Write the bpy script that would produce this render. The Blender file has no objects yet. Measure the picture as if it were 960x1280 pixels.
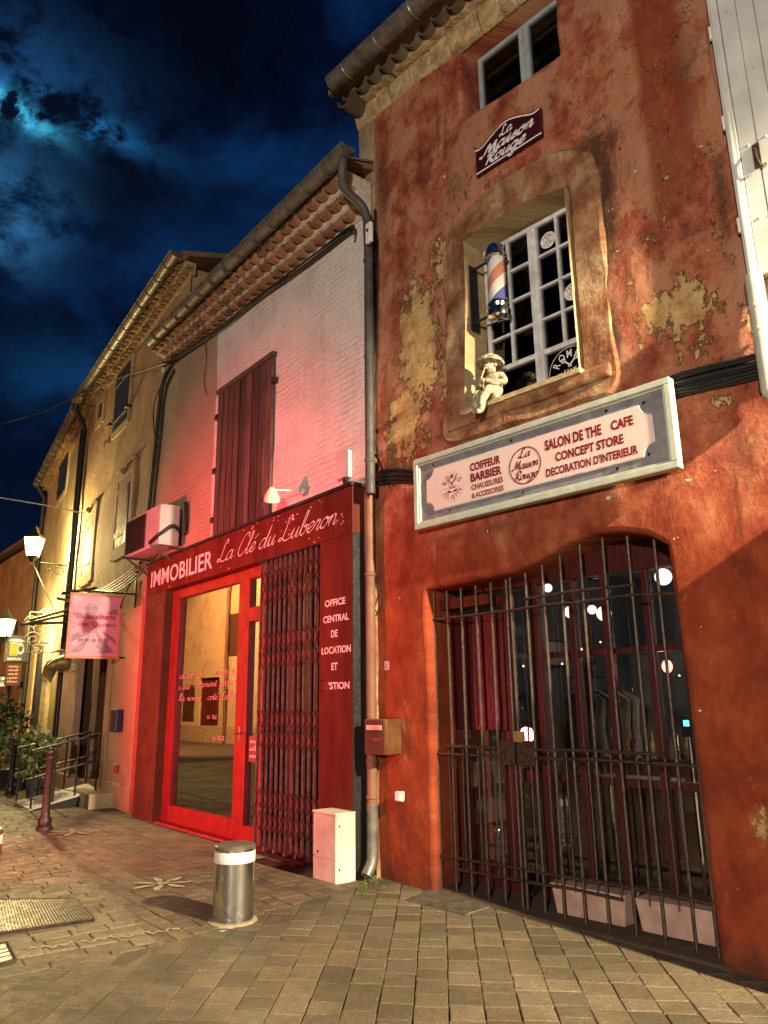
import bpy, bmesh, math, random
from mathutils import Vector as V, Matrix, noise as MN, geometry as GEO
R = math.radians
SC = bpy.context.scene
COL = SC.collection
random.seed(7)

# ------------------------------------------------------------------ camera, sky, lights, exposure
FPX, PITCH, ROLL, CAMZ = 940.0, R(14.4), R(0.78), 1.6
cam = bpy.data.cameras.new('camera'); camo = bpy.data.objects.new('camera', cam); COL.objects.link(camo)
cam.sensor_fit = 'VERTICAL'; cam.sensor_height = 36.0; cam.lens = FPX / 1280 * 36
cam.clip_start = 0.05; cam.clip_end = 2000
camo.matrix_world = Matrix.Translation((0, 0, CAMZ)) @ Matrix.Rotation(R(90) + PITCH, 4, 'X') @ Matrix.Rotation(-ROLL, 4, 'Z')
SC.camera = camo
SC.view_settings.view_transform = 'Standard'; SC.view_settings.look = 'None'
SC.view_settings.exposure = 1.05; SC.view_settings.gamma = 1.0; SC.view_settings.use_curve_mapping = False
SC.cycles.max_bounces = 6; SC.cycles.transparent_max_bounces = 12; SC.cycles.glossy_bounces = 4
SC.cycles.sample_clamp_indirect = 4.0; SC.cycles.caustics_reflective = False; SC.cycles.caustics_refractive = False
try: SC.cycles.use_denoising = True
except Exception: pass

def ray(px, py):
    a = (px - 480) / FPX; b = (640 - py) / FPX
    x = a * math.cos(ROLL) + b * math.sin(ROLL); y = -a * math.sin(ROLL) + b * math.cos(ROLL)
    return V((x, math.cos(PITCH) - y * math.sin(PITCH), math.sin(PITCH) + y * math.cos(PITCH)))
CP = V((0, 0, CAMZ))
def on_plane(px, py, pt, n):
    d = ray(px, py); return CP + d * ((V(pt) - CP).dot(n) / d.dot(n))
def on_ground(px, py, z=0.0): return on_plane(px, py, (0, 0, z), V((0, 0, 1)))

class Wall:
    """a facade plane: u runs along it to the right, n points to the street"""
    def __init__(s, O, az):
        s.O = V((O[0], O[1], 0)); a = R(az); s.az = a
        s.u = V((-math.sin(a), -math.cos(a), 0)); s.n = V((s.u.y, -s.u.x, 0))
    def P(s, u, z, o=0.0): return s.O + s.u * u + s.n * o + V((0, 0, z))
    def at(s, px, py, o=0.0):
        q = on_plane(px, py, s.O + s.n * o, s.n); return (q - s.O).dot(s.u), q.z
    def side(s, u, px, py):
        q = on_plane(px, py, s.O + s.u * u, s.u); return (q - s.O).dot(s.n), q.z
    def loc(s, p): d = V((p[0], p[1], 0)) - s.O; return d.dot(s.u), d.dot(s.n)
A = Wall((-0.0781, 7.8139), -43.88)          # red house
_b = Wall((-3.2105, 11.3313), -38.66)
B = Wall(_b.P(0, 0, -0.17), -38.66)          # estate agency house
C = Wall(B.P(-1.6, 0, -0.12), -34.6)         # butcher's house
D = Wall(C.P(-5.2, 0, -0.02), -31.0)         # cream house with the lantern
E_ = Wall(D.P(-8.7, 0, -0.15), -39.0)        # far houses

# -- node helpers
def nd(nt, typ, ins=None, **props):
    n = nt.nodes.new(typ)
    for k, v in props.items(): setattr(n, k, v)
    for k, v in (ins or {}).items():
        s = n.inputs[k]
        if isinstance(v, bpy.types.NodeSocket): nt.links.new(v, s)
        else:
            if isinstance(v, tuple) and len(v) == 3 and s.type == 'RGBA': v = v + (1,)
            s.default_value = v
    return n
def c4(c): return tuple(c) + (1,) if len(c) == 3 else tuple(c)
def noi(nt, vec, scale, detail=4, rough=.55, dist=0, w=None):
    return nd(nt, 'ShaderNodeTexNoise', {'Vector': vec, 'Scale': scale, 'Detail': detail, 'Roughness': rough, 'Distortion': dist}).outputs[0]
def ramp(nt, fac, stops, interp='LINEAR'):
    r = nd(nt, 'ShaderNodeValToRGB', {'Fac': fac}); e = r.color_ramp; e.interpolation = interp
    while len(e.elements) < len(stops): e.elements.new(0.5)
    for el, (p, c) in zip(e.elements, stops):
        el.position = p; el.color = c4(c) if isinstance(c, (tuple, list)) else (c, c, c, 1)
    return r.outputs[0]
def mix(nt, f, a, b, blend='MIX'):
    n = nd(nt, 'ShaderNodeMix', data_type='RGBA', blend_type=blend)
    for i, v in ((0, f), (6, a), (7, b)):
        if isinstance(v, bpy.types.NodeSocket): nt.links.new(v, n.inputs[i])
        else: n.inputs[i].default_value = c4(v) if isinstance(v, (tuple, list)) else v
    return n.outputs[2]
def mth(nt, op, a, b=None, c=None, clamp=False):
    n = nd(nt, 'ShaderNodeMath', operation=op, use_clamp=clamp)
    for i, v in enumerate((a, b, c)):
        if v is None: continue
        if isinstance(v, bpy.types.NodeSocket): nt.links.new(v, n.inputs[i])
        else: n.inputs[i].default_value = v
    return n.outputs[0]
def mapr(nt, v, a, b, c=0., d=1., smooth=True):
    return nd(nt, 'ShaderNodeMapRange', {0: v, 1: a, 2: b, 3: c, 4: d}, interpolation_type='SMOOTHSTEP' if smooth else 'LINEAR').outputs[0]
def mapping(nt, vec, scale=(1, 1, 1), loc=(0, 0, 0), rot=(0, 0, 0)):
    return nd(nt, 'ShaderNodeMapping', {'Vector': vec, 'Scale': scale, 'Location': loc, 'Rotation': rot}).outputs[0]

# night sky: a faint Nishita sky plus moonlit clouds, all in sky directions
W = bpy.data.worlds.new('World'); SC.world = W; W.use_nodes = True
nt = W.node_tree; nt.nodes.clear()
dirv = nd(nt, 'ShaderNodeTexCoord').outputs['Generated']
md = ray(2, 118).normalized(); md2 = ray(-10, 255).normalized()
sky = nd(nt, 'ShaderNodeTexSky', sky_type='NISHITA', sun_disc=False)
sky.sun_elevation = math.asin(md.z); sky.sun_rotation = math.atan2(md.x, md.y)
cm = mapping(nt, dirv, scale=(1.0, 1.0, 1.7), rot=(0.25, 0.35, 0.2), loc=(0.37, .1, .22))
n1 = noi(nt, cm, 3.4, 11, .62, .25); n2 = noi(nt, cm, 1.4, 4, .5); n3 = noi(nt, mapping(nt, dirv, scale=(1, 1, 1.5), loc=(.7, .3, .1)), 9.0, 10, .66, .25)
def cloud_lit(d, sa, sb, tilt, warp=.10):
    """soft ellipse of sky round direction d (sa wide, sb high, radians), its edge broken up by the cloud noise"""
    d = V(d).normalized(); r_ = d.cross(V((0, 0, 1))).normalized(); u_ = r_.cross(d); t_ = math.cos(tilt); q_ = math.sin(tilt)
    e1, e2 = r_ * t_ + u_ * q_, u_ * t_ - r_ * q_
    dp = lambda e: nd(nt, 'ShaderNodeVectorMath', {0: dirv, 1: tuple(e)}, operation='DOT_PRODUCT').outputs['Value']
    w_ = mth(nt, 'MULTIPLY', mth(nt, 'SUBTRACT', n3, .5), warp)
    a = mth(nt, 'DIVIDE', mth(nt, 'ADD', dp(e1), w_), sa); b = mth(nt, 'DIVIDE', mth(nt, 'ADD', dp(e2), w_), sb)
    r2 = mth(nt, 'ADD', mth(nt, 'MULTIPLY', a, a), mth(nt, 'MULTIPLY', b, b))
    return mth(nt, 'MULTIPLY', mth(nt, 'EXPONENT', mth(nt, 'MULTIPLY', r2, -1.0)), mapr(nt, dp(d), 0, .3))
cl = mth(nt, 'ADD', mth(nt, 'MULTIPLY', n1, .65), mth(nt, 'MULTIPLY', n2, .35))
base = ramp(nt, cl, [(.40, (.0003, .0006, .0025)), (.47, (.0005, .0018, .008)), (.52, (.0009, .0060, .025)), (.62, (.0019, .017, .060))])
wisp = mapr(nt, n3, .36, .66)
dark = cloud_lit(ray(95, 215), .24, .060, -.12, .12)
c = mix(nt, mth(nt, 'MULTIPLY', dark, .92), base, (.0005, .0010, .003))
def addl(c, f, col): return mix(nt, 1.0, c, mix(nt, f, (0, 0, 0), col), 'ADD')
c = addl(c, mth(nt, 'MULTIPLY', cloud_lit(ray(5, 80), .11, .060, 0.1, .20), mapr(nt, n3, .42, .62)), (.006, .034, .095))
c = addl(c, mth(nt, 'MULTIPLY', cloud_lit(ray(10, 250), .060, .050, 0, .16), wisp), (.020, .105, .235))
c = addl(c, mth(nt, 'MULTIPLY', cloud_lit(ray(90, 142), .070, .015, -.12, .07), mapr(nt, n3, .45, .58)), (.008, .080, .20))
c = addl(c, mth(nt, 'MULTIPLY', cloud_lit(ray(2, 126), .045, .011, -.25, .05), mapr(nt, n3, .40, .54)), (.06, .50, .80))
c = addl(c, cloud_lit(ray(75, 460), .07, .04, 0, .12), (.001, .012, .034))
elev = nd(nt, 'ShaderNodeSeparateXYZ', {0: dirv}).outputs[2]
c = mix(nt, mapr(nt, elev, .05, .45), (.0008, .003, .011), c)
b1 = nd(nt, 'ShaderNodeBackground', {'Color': sky.outputs[0], 'Strength': 0.00002})
b2 = nd(nt, 'ShaderNodeBackground', {'Color': c, 'Strength': 1.0})
ad = nd(nt, 'ShaderNodeAddShader', {0: b1.outputs[0], 1: b2.outputs[0]})
nd(nt, 'ShaderNodeOutputWorld', {0: ad.outputs[0]})

def light(name, typ, loc, energy, color, size=.1, aim=None, spot=None, blend=.5):
    l = bpy.data.lights.new(name, typ); l.energy = energy; l.color = color
    if typ == 'SUN': l.angle = size
    else: l.shadow_soft_size = size
    o = bpy.data.objects.new(name, l); COL.objects.link(o); o.location = loc
    if aim is not None: o.rotation_euler = (V(aim) - V(loc)).to_track_quat('-Z', 'Y').to_euler()
    if spot: l.spot_size = R(spot); l.spot_blend = blend
    return o
light('moon', 'SUN', (0, 0, 30), 0.01, (.55, .75, 1), R(.5), aim=V((0, 0, 30)) - md)
L1 = A.P(10.0, 6.0, 0.95)                                                             # wall lantern further right on the red side
light('lantern_glow', 'SPOT', L1, 7600, (1.0, .82, .52), .09, aim=L1 - V((0, 0, 1)) + A.u * -.12, spot=168, blend=.22)
light('fill_glow', 'POINT', (-2.6, -6.5, 3.6), 2850, (1.0, .87, .72), .35)      # unseen fill light added behind the camera to lift the walls
RED = B.P(1.2, 0.95, 7.6)
light('red_lamp_glow', 'SPOT', RED, 4100, (1.0, .085, .10), .16, aim=B.P(1.45, 2.1, 0), spot=65, blend=1.0)
light('opposite_glow', 'SPOT', B.P(-19, 8.5, 6.6), 9500, (1.0, .47, .19), .15, aim=B.P(-20.5, 2.0, 12), spot=120, blend=.4)

# ------------------------------------------------------------------ object helpers
def world_loc(o):
    p = V((0, 0, 0))
    while o: p += o.location; o = o.parent
    return p
def thing(name, label, cat, loc, group=None):
    o = bpy.data.objects.new(name, None); o.empty_display_size = .1; COL.objects.link(o); o.location = loc
    o['label'] = label; o['category'] = cat
    if group: o['group'] = group
    return o
def tag(o, label, cat, group=None):
    o['label'] = label; o['category'] = cat
    if group: o['group'] = group
    return o
def struct(o): o['kind'] = 'structure'; return o

class MB:
    def __init__(s): s.v = []; s.f = []; s.col = []; s.uv = None
    def add(s, vs, fs, col=None):
        b = len(s.v); s.v += [V(p) for p in vs]; s.f += [tuple(i + b for i in f) for f in fs]
        s.col += [col] * len(fs); return s
    def hexa(s, p, col=None):      # 8 points: bottom ring 0-3, top ring 4-7
        return s.add(p, [(3, 2, 1, 0), (4, 5, 6, 7), (0, 1, 5, 4), (1, 2, 6, 5), (2, 3, 7, 6), (3, 0, 4, 7)], col)
    def wbox(s, w, u0, u1, z0, z1, o0, o1, col=None):
        return s.hexa([w.P(u0, z0, o1), w.P(u1, z0, o1), w.P(u1, z0, o0), w.P(u0, z0, o0), w.P(u0, z1, o1), w.P(u1, z1, o1), w.P(u1, z1, o0), w.P(u0, z1, o0)], col)
    def prism(s, front, d, col=None):  # polygon of points, extruded by vector d
        n = len(front); d = V(d)
        vs = [V(p) for p in front] + [V(p) + d for p in front]
        return s.add(vs, [tuple(range(n)), tuple(reversed(range(n, 2 * n)))] + [(i, n + i, n + (i + 1) % n, (i + 1) % n) for i in range(n)], col)
    def wpoly(s, w, pts, o0, o1, col=None): return s.prism([w.P(u, z, o1) for u, z in pts], w.n * (o0 - o1), col)
    def tube(s, path, r, seg=8, cap=True, col=None):
        path = [V(p) for p in path]; n = len(path); rr = r if isinstance(r, (list, tuple)) else [r] * n
        t = (path[1] - path[0]).normalized(); a = t.orthogonal().normalized(); vs = []
        for i, p in enumerate(path):
            t2 = (path[min(i + 1, n - 1)] - path[max(i - 1, 0)])
            if t2.length > 1e-9: t2.normalize(); a = (a - t2 * a.dot(t2)).normalized(); t = t2
            b = t.cross(a)
            vs += [p + (a * math.cos(k * 2 * math.pi / seg) + b * math.sin(k * 2 * math.pi / seg)) * rr[i] for k in range(seg)]
        fs = [(i * seg + k, i * seg + (k + 1) % seg, (i + 1) * seg + (k + 1) % seg, (i + 1) * seg + k) for i in range(n - 1) for k in range(seg)]
        if cap: fs += [tuple(reversed(range(seg))), tuple(range((n - 1) * seg, n * seg))]
        return s.add(vs, fs, col)
    def lathe(s, base, prof, seg=24, axis=V((0, 0, 1)), col=None):  # prof: (r, h)
        axis = V(axis).normalized(); a = axis.orthogonal().normalized(); b = axis.cross(a); vs = []
        for r, h in prof:
            vs += [V(base) + axis * h + (a * math.cos(k * 2 * math.pi / seg) + b * math.sin(k * 2 * math.pi / seg)) * max(r, 1e-4) for k in range(seg)]
        n = len(prof)
        fs = [(i * seg + k, i * seg + (k + 1) % seg, (i + 1) * seg + (k + 1) % seg, (i + 1) * seg + k) for i in range(n - 1) for k in range(seg)]
        fs += [tuple(reversed(range(seg))), tuple(range((n - 1) * seg, n * seg))]
        return s.add(vs, fs, col)
    def ball(s, c, r, seg=14, rings=9, sc=(1, 1, 1), col=None):
        return s.lathe(V(c) - V((0, 0, r * sc[2])), [(r * math.sin(math.pi * i / rings), r * sc[2] * (1 - math.cos(math.pi * i / rings))) for i in range(rings + 1)], seg, col=col)
    def build(s, name, m, parent=None, loc=None, smooth=False, bev=0, uvf=None):
        me = bpy.data.meshes.new(name)
        if parent: org = world_loc(parent)
        elif loc is not None: org = V(loc)
        else:
            xs = [p.x for p in s.v]; ys = [p.y for p in s.v]; org = V(((min(xs) + max(xs)) / 2, (min(ys) + max(ys)) / 2, min(p.z for p in s.v)))
        me.from_pydata([p - org for p in s.v], [], s.f); 
        if any(c is not None for c in s.col):
            at = me.color_attributes.new('tone', 'FLOAT_COLOR', 'CORNER'); k = 0
            for f, c in zip(me.polygons, s.col):
                c = c or (1, 1, 1)
                for li in f.loop_indices: at.data[li].color = c4(c)
        if uvf:
            uv = me.uv_layers.new(name='UVMap')
            for l in me.loops: uv.data[l.index].uv = uvf(s.v[l.vertex_index])
        bm = bmesh.new(); bm.from_mesh(me); bmesh.ops.recalc_face_normals(bm, faces=bm.faces)
        bm.to_mesh(me); bm.free()
        if smooth:
            for p in me.polygons: p.use_smooth = True
        me.materials.append(m)
        o = bpy.data.objects.new(name, me); COL.objects.link(o)
        if parent: o.parent = parent
        else: o.location = org
        if smooth and smooth is not True:
            me.set_sharp_from_angle(angle=R(smooth))
        if bev:
            b = o.modifiers.new('bevel', 'BEVEL'); b.width = bev; b.segments = 2; b.limit_method = 'ANGLE'; b.angle_limit = R(40)
            b.harden_normals = False
        return o
def catmull(pts, n=8, closed=False):
    pts = [V(p) for p in pts]
    if len(pts) < 3: return pts
    out = []; N = len(pts)
    for i in range(N - 1 if not closed else N):
        p0 = pts[(i - 1) % N] if (i > 0 or closed) else pts[0] * 2 - pts[1]
        p1 = pts[i]; p2 = pts[(i + 1) % N]
        p3 = pts[(i + 2) % N] if (i + 2 < N or closed) else p2 * 2 - p1
        for k in range(n):
            t = k / n
            out.append(.5 * ((2 * p1) + (p2 - p0) * t + (2 * p0 - 5 * p1 + 4 * p2 - p3) * t * t + (3 * p1 - p0 - 3 * p2 + p3) * t ** 3))
    if not closed: out.append(pts[-1])
    return out
def copy_tree(o, parent=None):
    c = o.copy(); COL.objects.link(c)
    if parent: c.parent = parent
    for ch in list(o.children): copy_tree(ch, c)
    return c

# ------------------------------------------------------------------ materials
def mat(name, c1, c2=None, rough=.7, scale=6., bump=0., bscale=30., metal=0., spec=.4, stretch=(1, 1, 1), det=5, dist=.01, coat=0., tone=False):
    m = bpy.data.materials.new(name); m.use_nodes = True; t = m.node_tree; b = t.nodes['Principled BSDF']
    oc = nd(t, 'ShaderNodeTexCoord').outputs['Object']; v = mapping(t, oc, scale=stretch)
    c2 = c2 or tuple(x * .72 for x in c1)
    col = ramp(t, noi(t, v, scale, det, .6, .3), [(.32, c2), (.66, c1)])
    if tone:
        at = nd(t, 'ShaderNodeVertexColor', layer_name='tone').outputs[0]; col = mix(t, 1., col, at, 'MULTIPLY')
    t.links.new(col, b.inputs['Base Color'])
    b.inputs['Metallic'].default_value = metal; b.inputs['Specular IOR Level'].default_value = spec
    t.links.new(mapr(t, noi(t, v, scale * 2.3, 4), .3, .7, max(rough - .12, .05), min(rough + .1, 1)), b.inputs['Roughness'])
    if coat: b.inputs['Coat Weight'].default_value = coat
    if bump:
        t.links.new(nd(t, 'ShaderNodeBump', {'Strength': bump, 'Distance': dist, 'Height': noi(t, v, bscale, 6, .65)}).outputs[0], b.inputs['Normal'])
    return m
def emis(name, col, s):
    m = bpy.data.materials.new(name); m.use_nodes = True; b = m.node_tree.nodes['Principled BSDF']
    b.inputs['Base Color'].default_value = c4(tuple(min(x, .8) for x in col)); b.inputs['Emission Color'].default_value = c4(col); b.inputs['Emission Strength'].default_value = s
    return m
def glass(name, tint=(.9, .9, .9), refl=.25, rough=.015, wav=.0):
    m = bpy.data.materials.new(name); m.use_nodes = True; t = m.node_tree; t.nodes.clear()
    fr = nd(t, 'ShaderNodeFresnel', {'IOR': 1.5}).outputs[0]
    f = mapr(t, fr, 0, 1, refl * .5, 1.0, False)
    nrm = nd(t, 'ShaderNodeBump', {'Strength': wav, 'Distance': .01, 'Height': noi(t, nd(t, 'ShaderNodeTexCoord').outputs['Object'], 2.2, 2)}).outputs[0]
    gl = nd(t, 'ShaderNodeBsdfGlossy', {'Color': (.95, .95, .95), 'Roughness': rough, 'Normal': nrm}); tr = nd(t, 'ShaderNodeBsdfTransparent', {'Color': tint})
    x = nd(t, 'ShaderNodeMixShader', {0: f, 1: tr.outputs[0], 2: gl.outputs[0]})
    nd(t, 'ShaderNodeOutputMaterial', {0: x.outputs[0]}); return m

def stucco_red():
    m = bpy.data.materials.new('red_limewash'); m.use_nodes = True; t = m.node_tree; b = t.nodes['Principled BSDF']
    uv = nd(t, 'ShaderNodeTexCoord').outputs['UV']; sx = nd(t, 'ShaderNodeSeparateXYZ', {0: uv}); U, Z = sx.outputs[0], sx.outputs[1]
    big = noi(t, mapping(t, uv, scale=(1.0, .7, 1)), .95, 6, .62, .2); med = noi(t, mapping(t, uv, scale=(1.25, .85, 1)), 2.7, 10, .70, .12)
    fine = noi(t, uv, 17, 7, .74); strk = noi(t, mapping(t, uv, scale=(4.2, .30, 1), loc=(3.1, 0, 0)), 1.9, 7, .66, .2); patch = noi(t, mapping(t, uv, loc=(7, 2, 0), scale=(1, .8, 1)), 1.7, 9, .66, .2)
    up = ramp(t, med, [(.31, (.11, .023, .013)), (.41, (.25, .052, .029)), (.50, (.34, .096, .050)), (.58, (.42, .168, .092)), (.70, (.51, .29, .17))])
    lo = ramp(t, med, [(.28, (.10, .013, .004)), (.48, (.21, .032, .009)), (.62, (.275, .054, .016)), (.74, (.34, .10, .042))])
    col = mix(t, mapr(t, mth(t, 'ADD', Z, mth(t, 'MULTIPLY', big, 2.2)), 3.6, 5.0), lo, up)
    hi = mapr(t, Z, 3.4, 4.6)
    col = mix(t, mth(t, 'MULTIPLY', mapr(t, patch, .475, .555, 0, .9), hi), col, mix(t, med, (.35, .128, .070), (.50, .27, .165)))       # chalky, sun bleached areas
    col = mix(t, mth(t, 'MULTIPLY', mapr(t, patch, .45, .36, 0, .6), mapr(t, Z, 2.6, 4.0, .35, 1)), col, (.085, .022, .012))              # dark soaked areas
    col = mix(t, mapr(t, strk, .57, .72, 0, .7), col, mix(t, fine, (.05, .016, .010), (.15, .035, .018)))                              # rain streaks
    col = mix(t, mth(t, 'MULTIPLY', mapr(t, big, .57, .66, 0, .6), hi), col, (.40, .125, .045))                                         # orange ochre showing
    col = mix(t, mapr(t, fine, .40, .30, 0, .55), col, (.07, .02, .012)); col = mix(t, mth(t, 'MULTIPLY', mapr(t, fine, .60, .72, 0, .5), hi), col, (.47, .25, .17))
    rp = mth(t, 'MULTIPLY', mapr(t, U, 3.32, 3.42), mth(t, 'MULTIPLY', mapr(t, Z, 5.35, 5.45), mapr(t, mth(t, 'ADD', U, mth(t, 'MULTIPLY', fine, .3)), 4.0, 3.85)))
    col = mix(t, mth(t, 'MULTIPLY', rp, .8), col, mix(t, strk, (.26, .045, .012), (.15, .028, .010)))                                   # repainted strip
    def spots(L):
        k_ = None
        for (px, py, ru, rz, a) in L:
            cu, cz = A.at(px, py)
            d = nd(t, 'ShaderNodeVectorMath', {0: mapping(t, uv, scale=(1 / ru, 1 / rz, 0), loc=(-cu / ru, -cz / rz, 0))}, operation='LENGTH').outputs['Value']
            k = mapr(t, d, 1.5, .0, 0, a); k_ = k if k_ is None else mth(t, 'MAXIMUM', k_, k)
        return k_
    # black weathering round the window surround and under the plaque
    stain = spots([(752, 250, .20, 1.0, 1.0), (735, 190, .45, .25, .9), (765, 420, .12, .5, .9), (480, 230, .18, .9, .7), (572, 235, .30, .35, .5), (500, 585, .5, .12, .9), (900, 240, .10, .9, .7), (590, 95, .3, .3, .6), (880, 470, .8, .16, .6), (620, 660, 1.6, .08, .5), (860, 80, .3, .8, .5)])
    sm = mapr(t, mth(t, 'ADD', mth(t, 'MULTIPLY', stain, .42), mth(t, 'MULTIPLY', mth(t, 'ADD', med, fine), .5)), .60, .86, 0, .9)
    col = mix(t, sm, col, mix(t, fine, (.022, .012, .008), (.085, .045, .024)))
    # places where the red has come away from the yellow render below
    peel = spots([(524, 430, .40, .95, 1.35), (550, 320, .22, .5, .95), (505, 530, .42, .6, 1.2), (850, 385, .36, .30, 1.35), (890, 430, .40, .32, .55), (885, 500, .42, .14, .7),
                  (560, 470, .22, .7, .8), (655, 520, .6, .12, .5), (740, 205, .25, .5, .3), (600, 640, 1.0, .10, .5), (512, 350, .30, .5, .5), (792, 395, .10, .8, .6), (952, 415, .16, .35, .7), (950, 1030, .10, .13, .8), (800, 700, .2, .12, .5), (505, 930, .12, .5, .45), (740, 100, .5, .4, .35), (620, 330, 2.6, 2.4, .42), (840, 260, .7, 1.2, .45)])
    pn = mth(t, 'ADD', mth(t, 'MULTIPLY', noi(t, mapping(t, uv, scale=(1.3, .8, 1)), 5.5, 10, .72, .2), .72), mth(t, 'MULTIPLY', fine, .28))
    pk = mth(t, 'ADD', mth(t, 'MULTIPLY', peel, .235), pn); pm = mapr(t, pk, .652, .688); ped = mapr(t, pk, .58, .665); rim = mth(t, 'MULTIPLY', mapr(t, pk, .635, .66), mapr(t, pk, .69, .665))
    cream = ramp(t, noi(t, uv, 6, 8, .68), [(.3, (.30, .15, .05)), (.46, (.45, .28, .11)), (.60, (.54, .38, .18)), (.74, (.64, .52, .31))])
    col = mix(t, mth(t, 'MULTIPLY', ped, .55), col, (.40, .15, .06)); col = mix(t, pm, col, mix(t, mapr(t, fine, .45, .33, 0, .7), cream, (.22, .07, .03)))
    col = mix(t, mth(t, 'MULTIPLY', rim, .55), col, (.08, .022, .012))
    chip = mapr(t, noi(t, mapping(t, uv, scale=(1, 1.6, 1)), 7.5, 3, .5), .73, .742); col = mix(t, chip, col, (.66, .54, .40))
    # hairline cracks
    vo = nd(t, 'ShaderNodeTexVoronoi', {'Vector': mapping(t, uv, scale=(1, .75, 1)), 'Scale': 1.25, 'Randomness': 1.0}, feature='DISTANCE_TO_EDGE')
    dv_ = nd(t, 'ShaderNodeVectorMath', {0: mapping(t, uv, scale=(1, .75, 1)), 1: nd(t, 'ShaderNodeTexNoise', {'Vector': uv, 'Scale': 3.0, 'Detail': 6}).outputs[1]}, operation='ADD').outputs[0]; t.links.new(dv_, vo.inputs['Vector'])
    crack = mth(t, 'MULTIPLY', mapr(t, vo.outputs[0], .008, .002), mapr(t, big, .52, .58)); col = mix(t, mth(t, 'MULTIPLY', crack, .35), col, (.05, .018, .012))
    col = mix(t, mth(t, 'MULTIPLY', mapr(t, mth(t, 'ADD', Z, mth(t, 'MULTIPLY', med, .55)), .55, .10), .85), col, (.060, .020, .012))      # darker towards the foot
    st = ramp(t, med, [(.3, (.20, .14, .08)), (.6, (.42, .34, .22))])                                                                  # bare stone above the lower roof
    col = mix(t, mth(t, 'MULTIPLY', mapr(t, mth(t, 'ADD', U, mth(t, 'MULTIPLY', fine, .06)), .085, .065), mapr(t, Z, 7.0, 7.1)), col, st)
    t.links.new(col, b.inputs['Base Color']); b.inputs['Specular IOR Level'].default_value = .25; t.links.new(mapr(t, fine, .3, .7, .7, .92), b.inputs['Roughness'])
    h = mth(t, 'ADD', mth(t, 'MULTIPLY', med, 1.0), mth(t, 'MULTIPLY', fine, .42)); h = mth(t, 'ADD', h, mth(t, 'MULTIPLY', noi(t, uv, 60, 5, .72), .14)); h = mth(t, 'ADD', h, mth(t, 'MULTIPLY', patch, .8))
    h = mth(t, 'SUBTRACT', mth(t, 'SUBTRACT', h, mth(t, 'MULTIPLY', pm, .30)), mth(t, 'MULTIPLY', crack, .25))
    t.links.new(nd(t, 'ShaderNodeBump', {'Strength': mapr(t, Z, 2.6, 4.2, .45, 1.0), 'Distance': .06, 'Height': h}).outputs[0], b.inputs['Normal'])
    return m
def stucco(name, stops, sc=2.0, bump=.6, bs=9., st=(1, 1, 1), dist=.03, streak=.5, sdark=(.2, .13, .07), edge=None, brick=0.):
    m = bpy.data.materials.new(name); m.use_nodes = True; t = m.node_tree; b = t.nodes['Principled BSDF']
    uv = nd(t, 'ShaderNodeTexCoord').outputs['UV']
    a = noi(t, uv, sc, 8, .66, .15); s = noi(t, mapping(t, uv, scale=(4, .3, 1)), 2.0, 6, .6, .3)
    col = ramp(t, a, stops); col = mix(t, mapr(t, s, .50, .74, 0, streak), col, sdark)
    if edge:
        ux_ = nd(t, 'ShaderNodeSeparateXYZ', {0: uv}).outputs[0]
        col = mix(t, mapr(t, mth(t, 'ADD', ux_, mth(t, 'MULTIPLY', a, .10)), edge[0], edge[0] - .05), col, mix(t, a, edge[1], edge[2]))
    f = noi(t, uv, 22, 6, .7); col = mix(t, mapr(t, f, .35, .7, .25, 0), col, tuple(x * .5 for x in stops[0][1]))
    t.links.new(col, b.inputs['Base Color']); b.inputs['Roughness'].default_value = .88; b.inputs['Specular IOR Level'].default_value = .2
    w = noi(t, mapping(t, uv, scale=st, rot=(0, 0, .22)), bs, 6, .65, .1)
    h = mth(t, 'ADD', w, mth(t, 'MULTIPLY', noi(t, uv, 45, 4, .7), .22))
    if brick:
        wv = nd(t, 'ShaderNodeVectorMath', {0: uv, 1: nd(t, 'ShaderNodeVectorMath', {0: nd(t, 'ShaderNodeTexNoise', {'Vector': uv, 'Scale': 5.0, 'Detail': 4}).outputs[1], 'Scale': .05}, operation='SCALE').outputs[0]}, operation='ADD').outputs[0]
        bk = nd(t, 'ShaderNodeTexBrick', {'Vector': wv, 'Color1': (1, 1, 1, 1), 'Color2': (.8, .8, .8, 1), 'Mortar': (0, 0, 0, 1), 'Scale': 1.0, 'Mortar Size': .012, 'Mortar Smooth': .7, 'Brick Width': .24, 'Row Height': .072})
        msk = mapr(t, noi(t, uv, 1.3, 5, .6), .38, .62); h = mth(t, 'ADD', h, mth(t, 'MULTIPLY', mth(t, 'MULTIPLY', bk.outputs[0], msk), brick))
        col = mix(t, mth(t, 'MULTIPLY', mth(t, 'MULTIPLY', bk.outputs[1], msk), .12), col, sdark); t.links.new(col, b.inputs['Base Color'])
    t.links.new(nd(t, 'ShaderNodeBump', {'Strength': bump, 'Distance': dist, 'Height': h}).outputs[0], b.inputs['Normal'])
    return m
M = {}
M['red'] = stucco_red()
M['surround'] = stucco('worn_plaster_surround', [(.32, (.09, .038, .020)), (.42, (.21, .085, .042)), (.50, (.30, .145, .075)), (.58, (.37, .23, .125)), (.68, (.48, .36, .21))], 2.4, 1.0, 7, streak=.75, sdark=(.055, .026, .014))
M['reveal'] = stucco('cream_reveal', [(.3, (.30, .19, .09)), (.6, (.48, .38, .22)), (.8, (.56, .46, .28))], 4, .6, 8, streak=.3)
M['bwall'] = stucco('white_render', [(.28, (.58, .51, .47)), (.5, (.72, .66, .62)), (.75, (.80, .75, .70))], 1.2, .85, 9, (.55, 2.2, 1), .035, .30, (.42, .32, .26), edge=(.88, (.30, .20, .12), (.50, .36, .24)), brick=.38)
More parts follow.
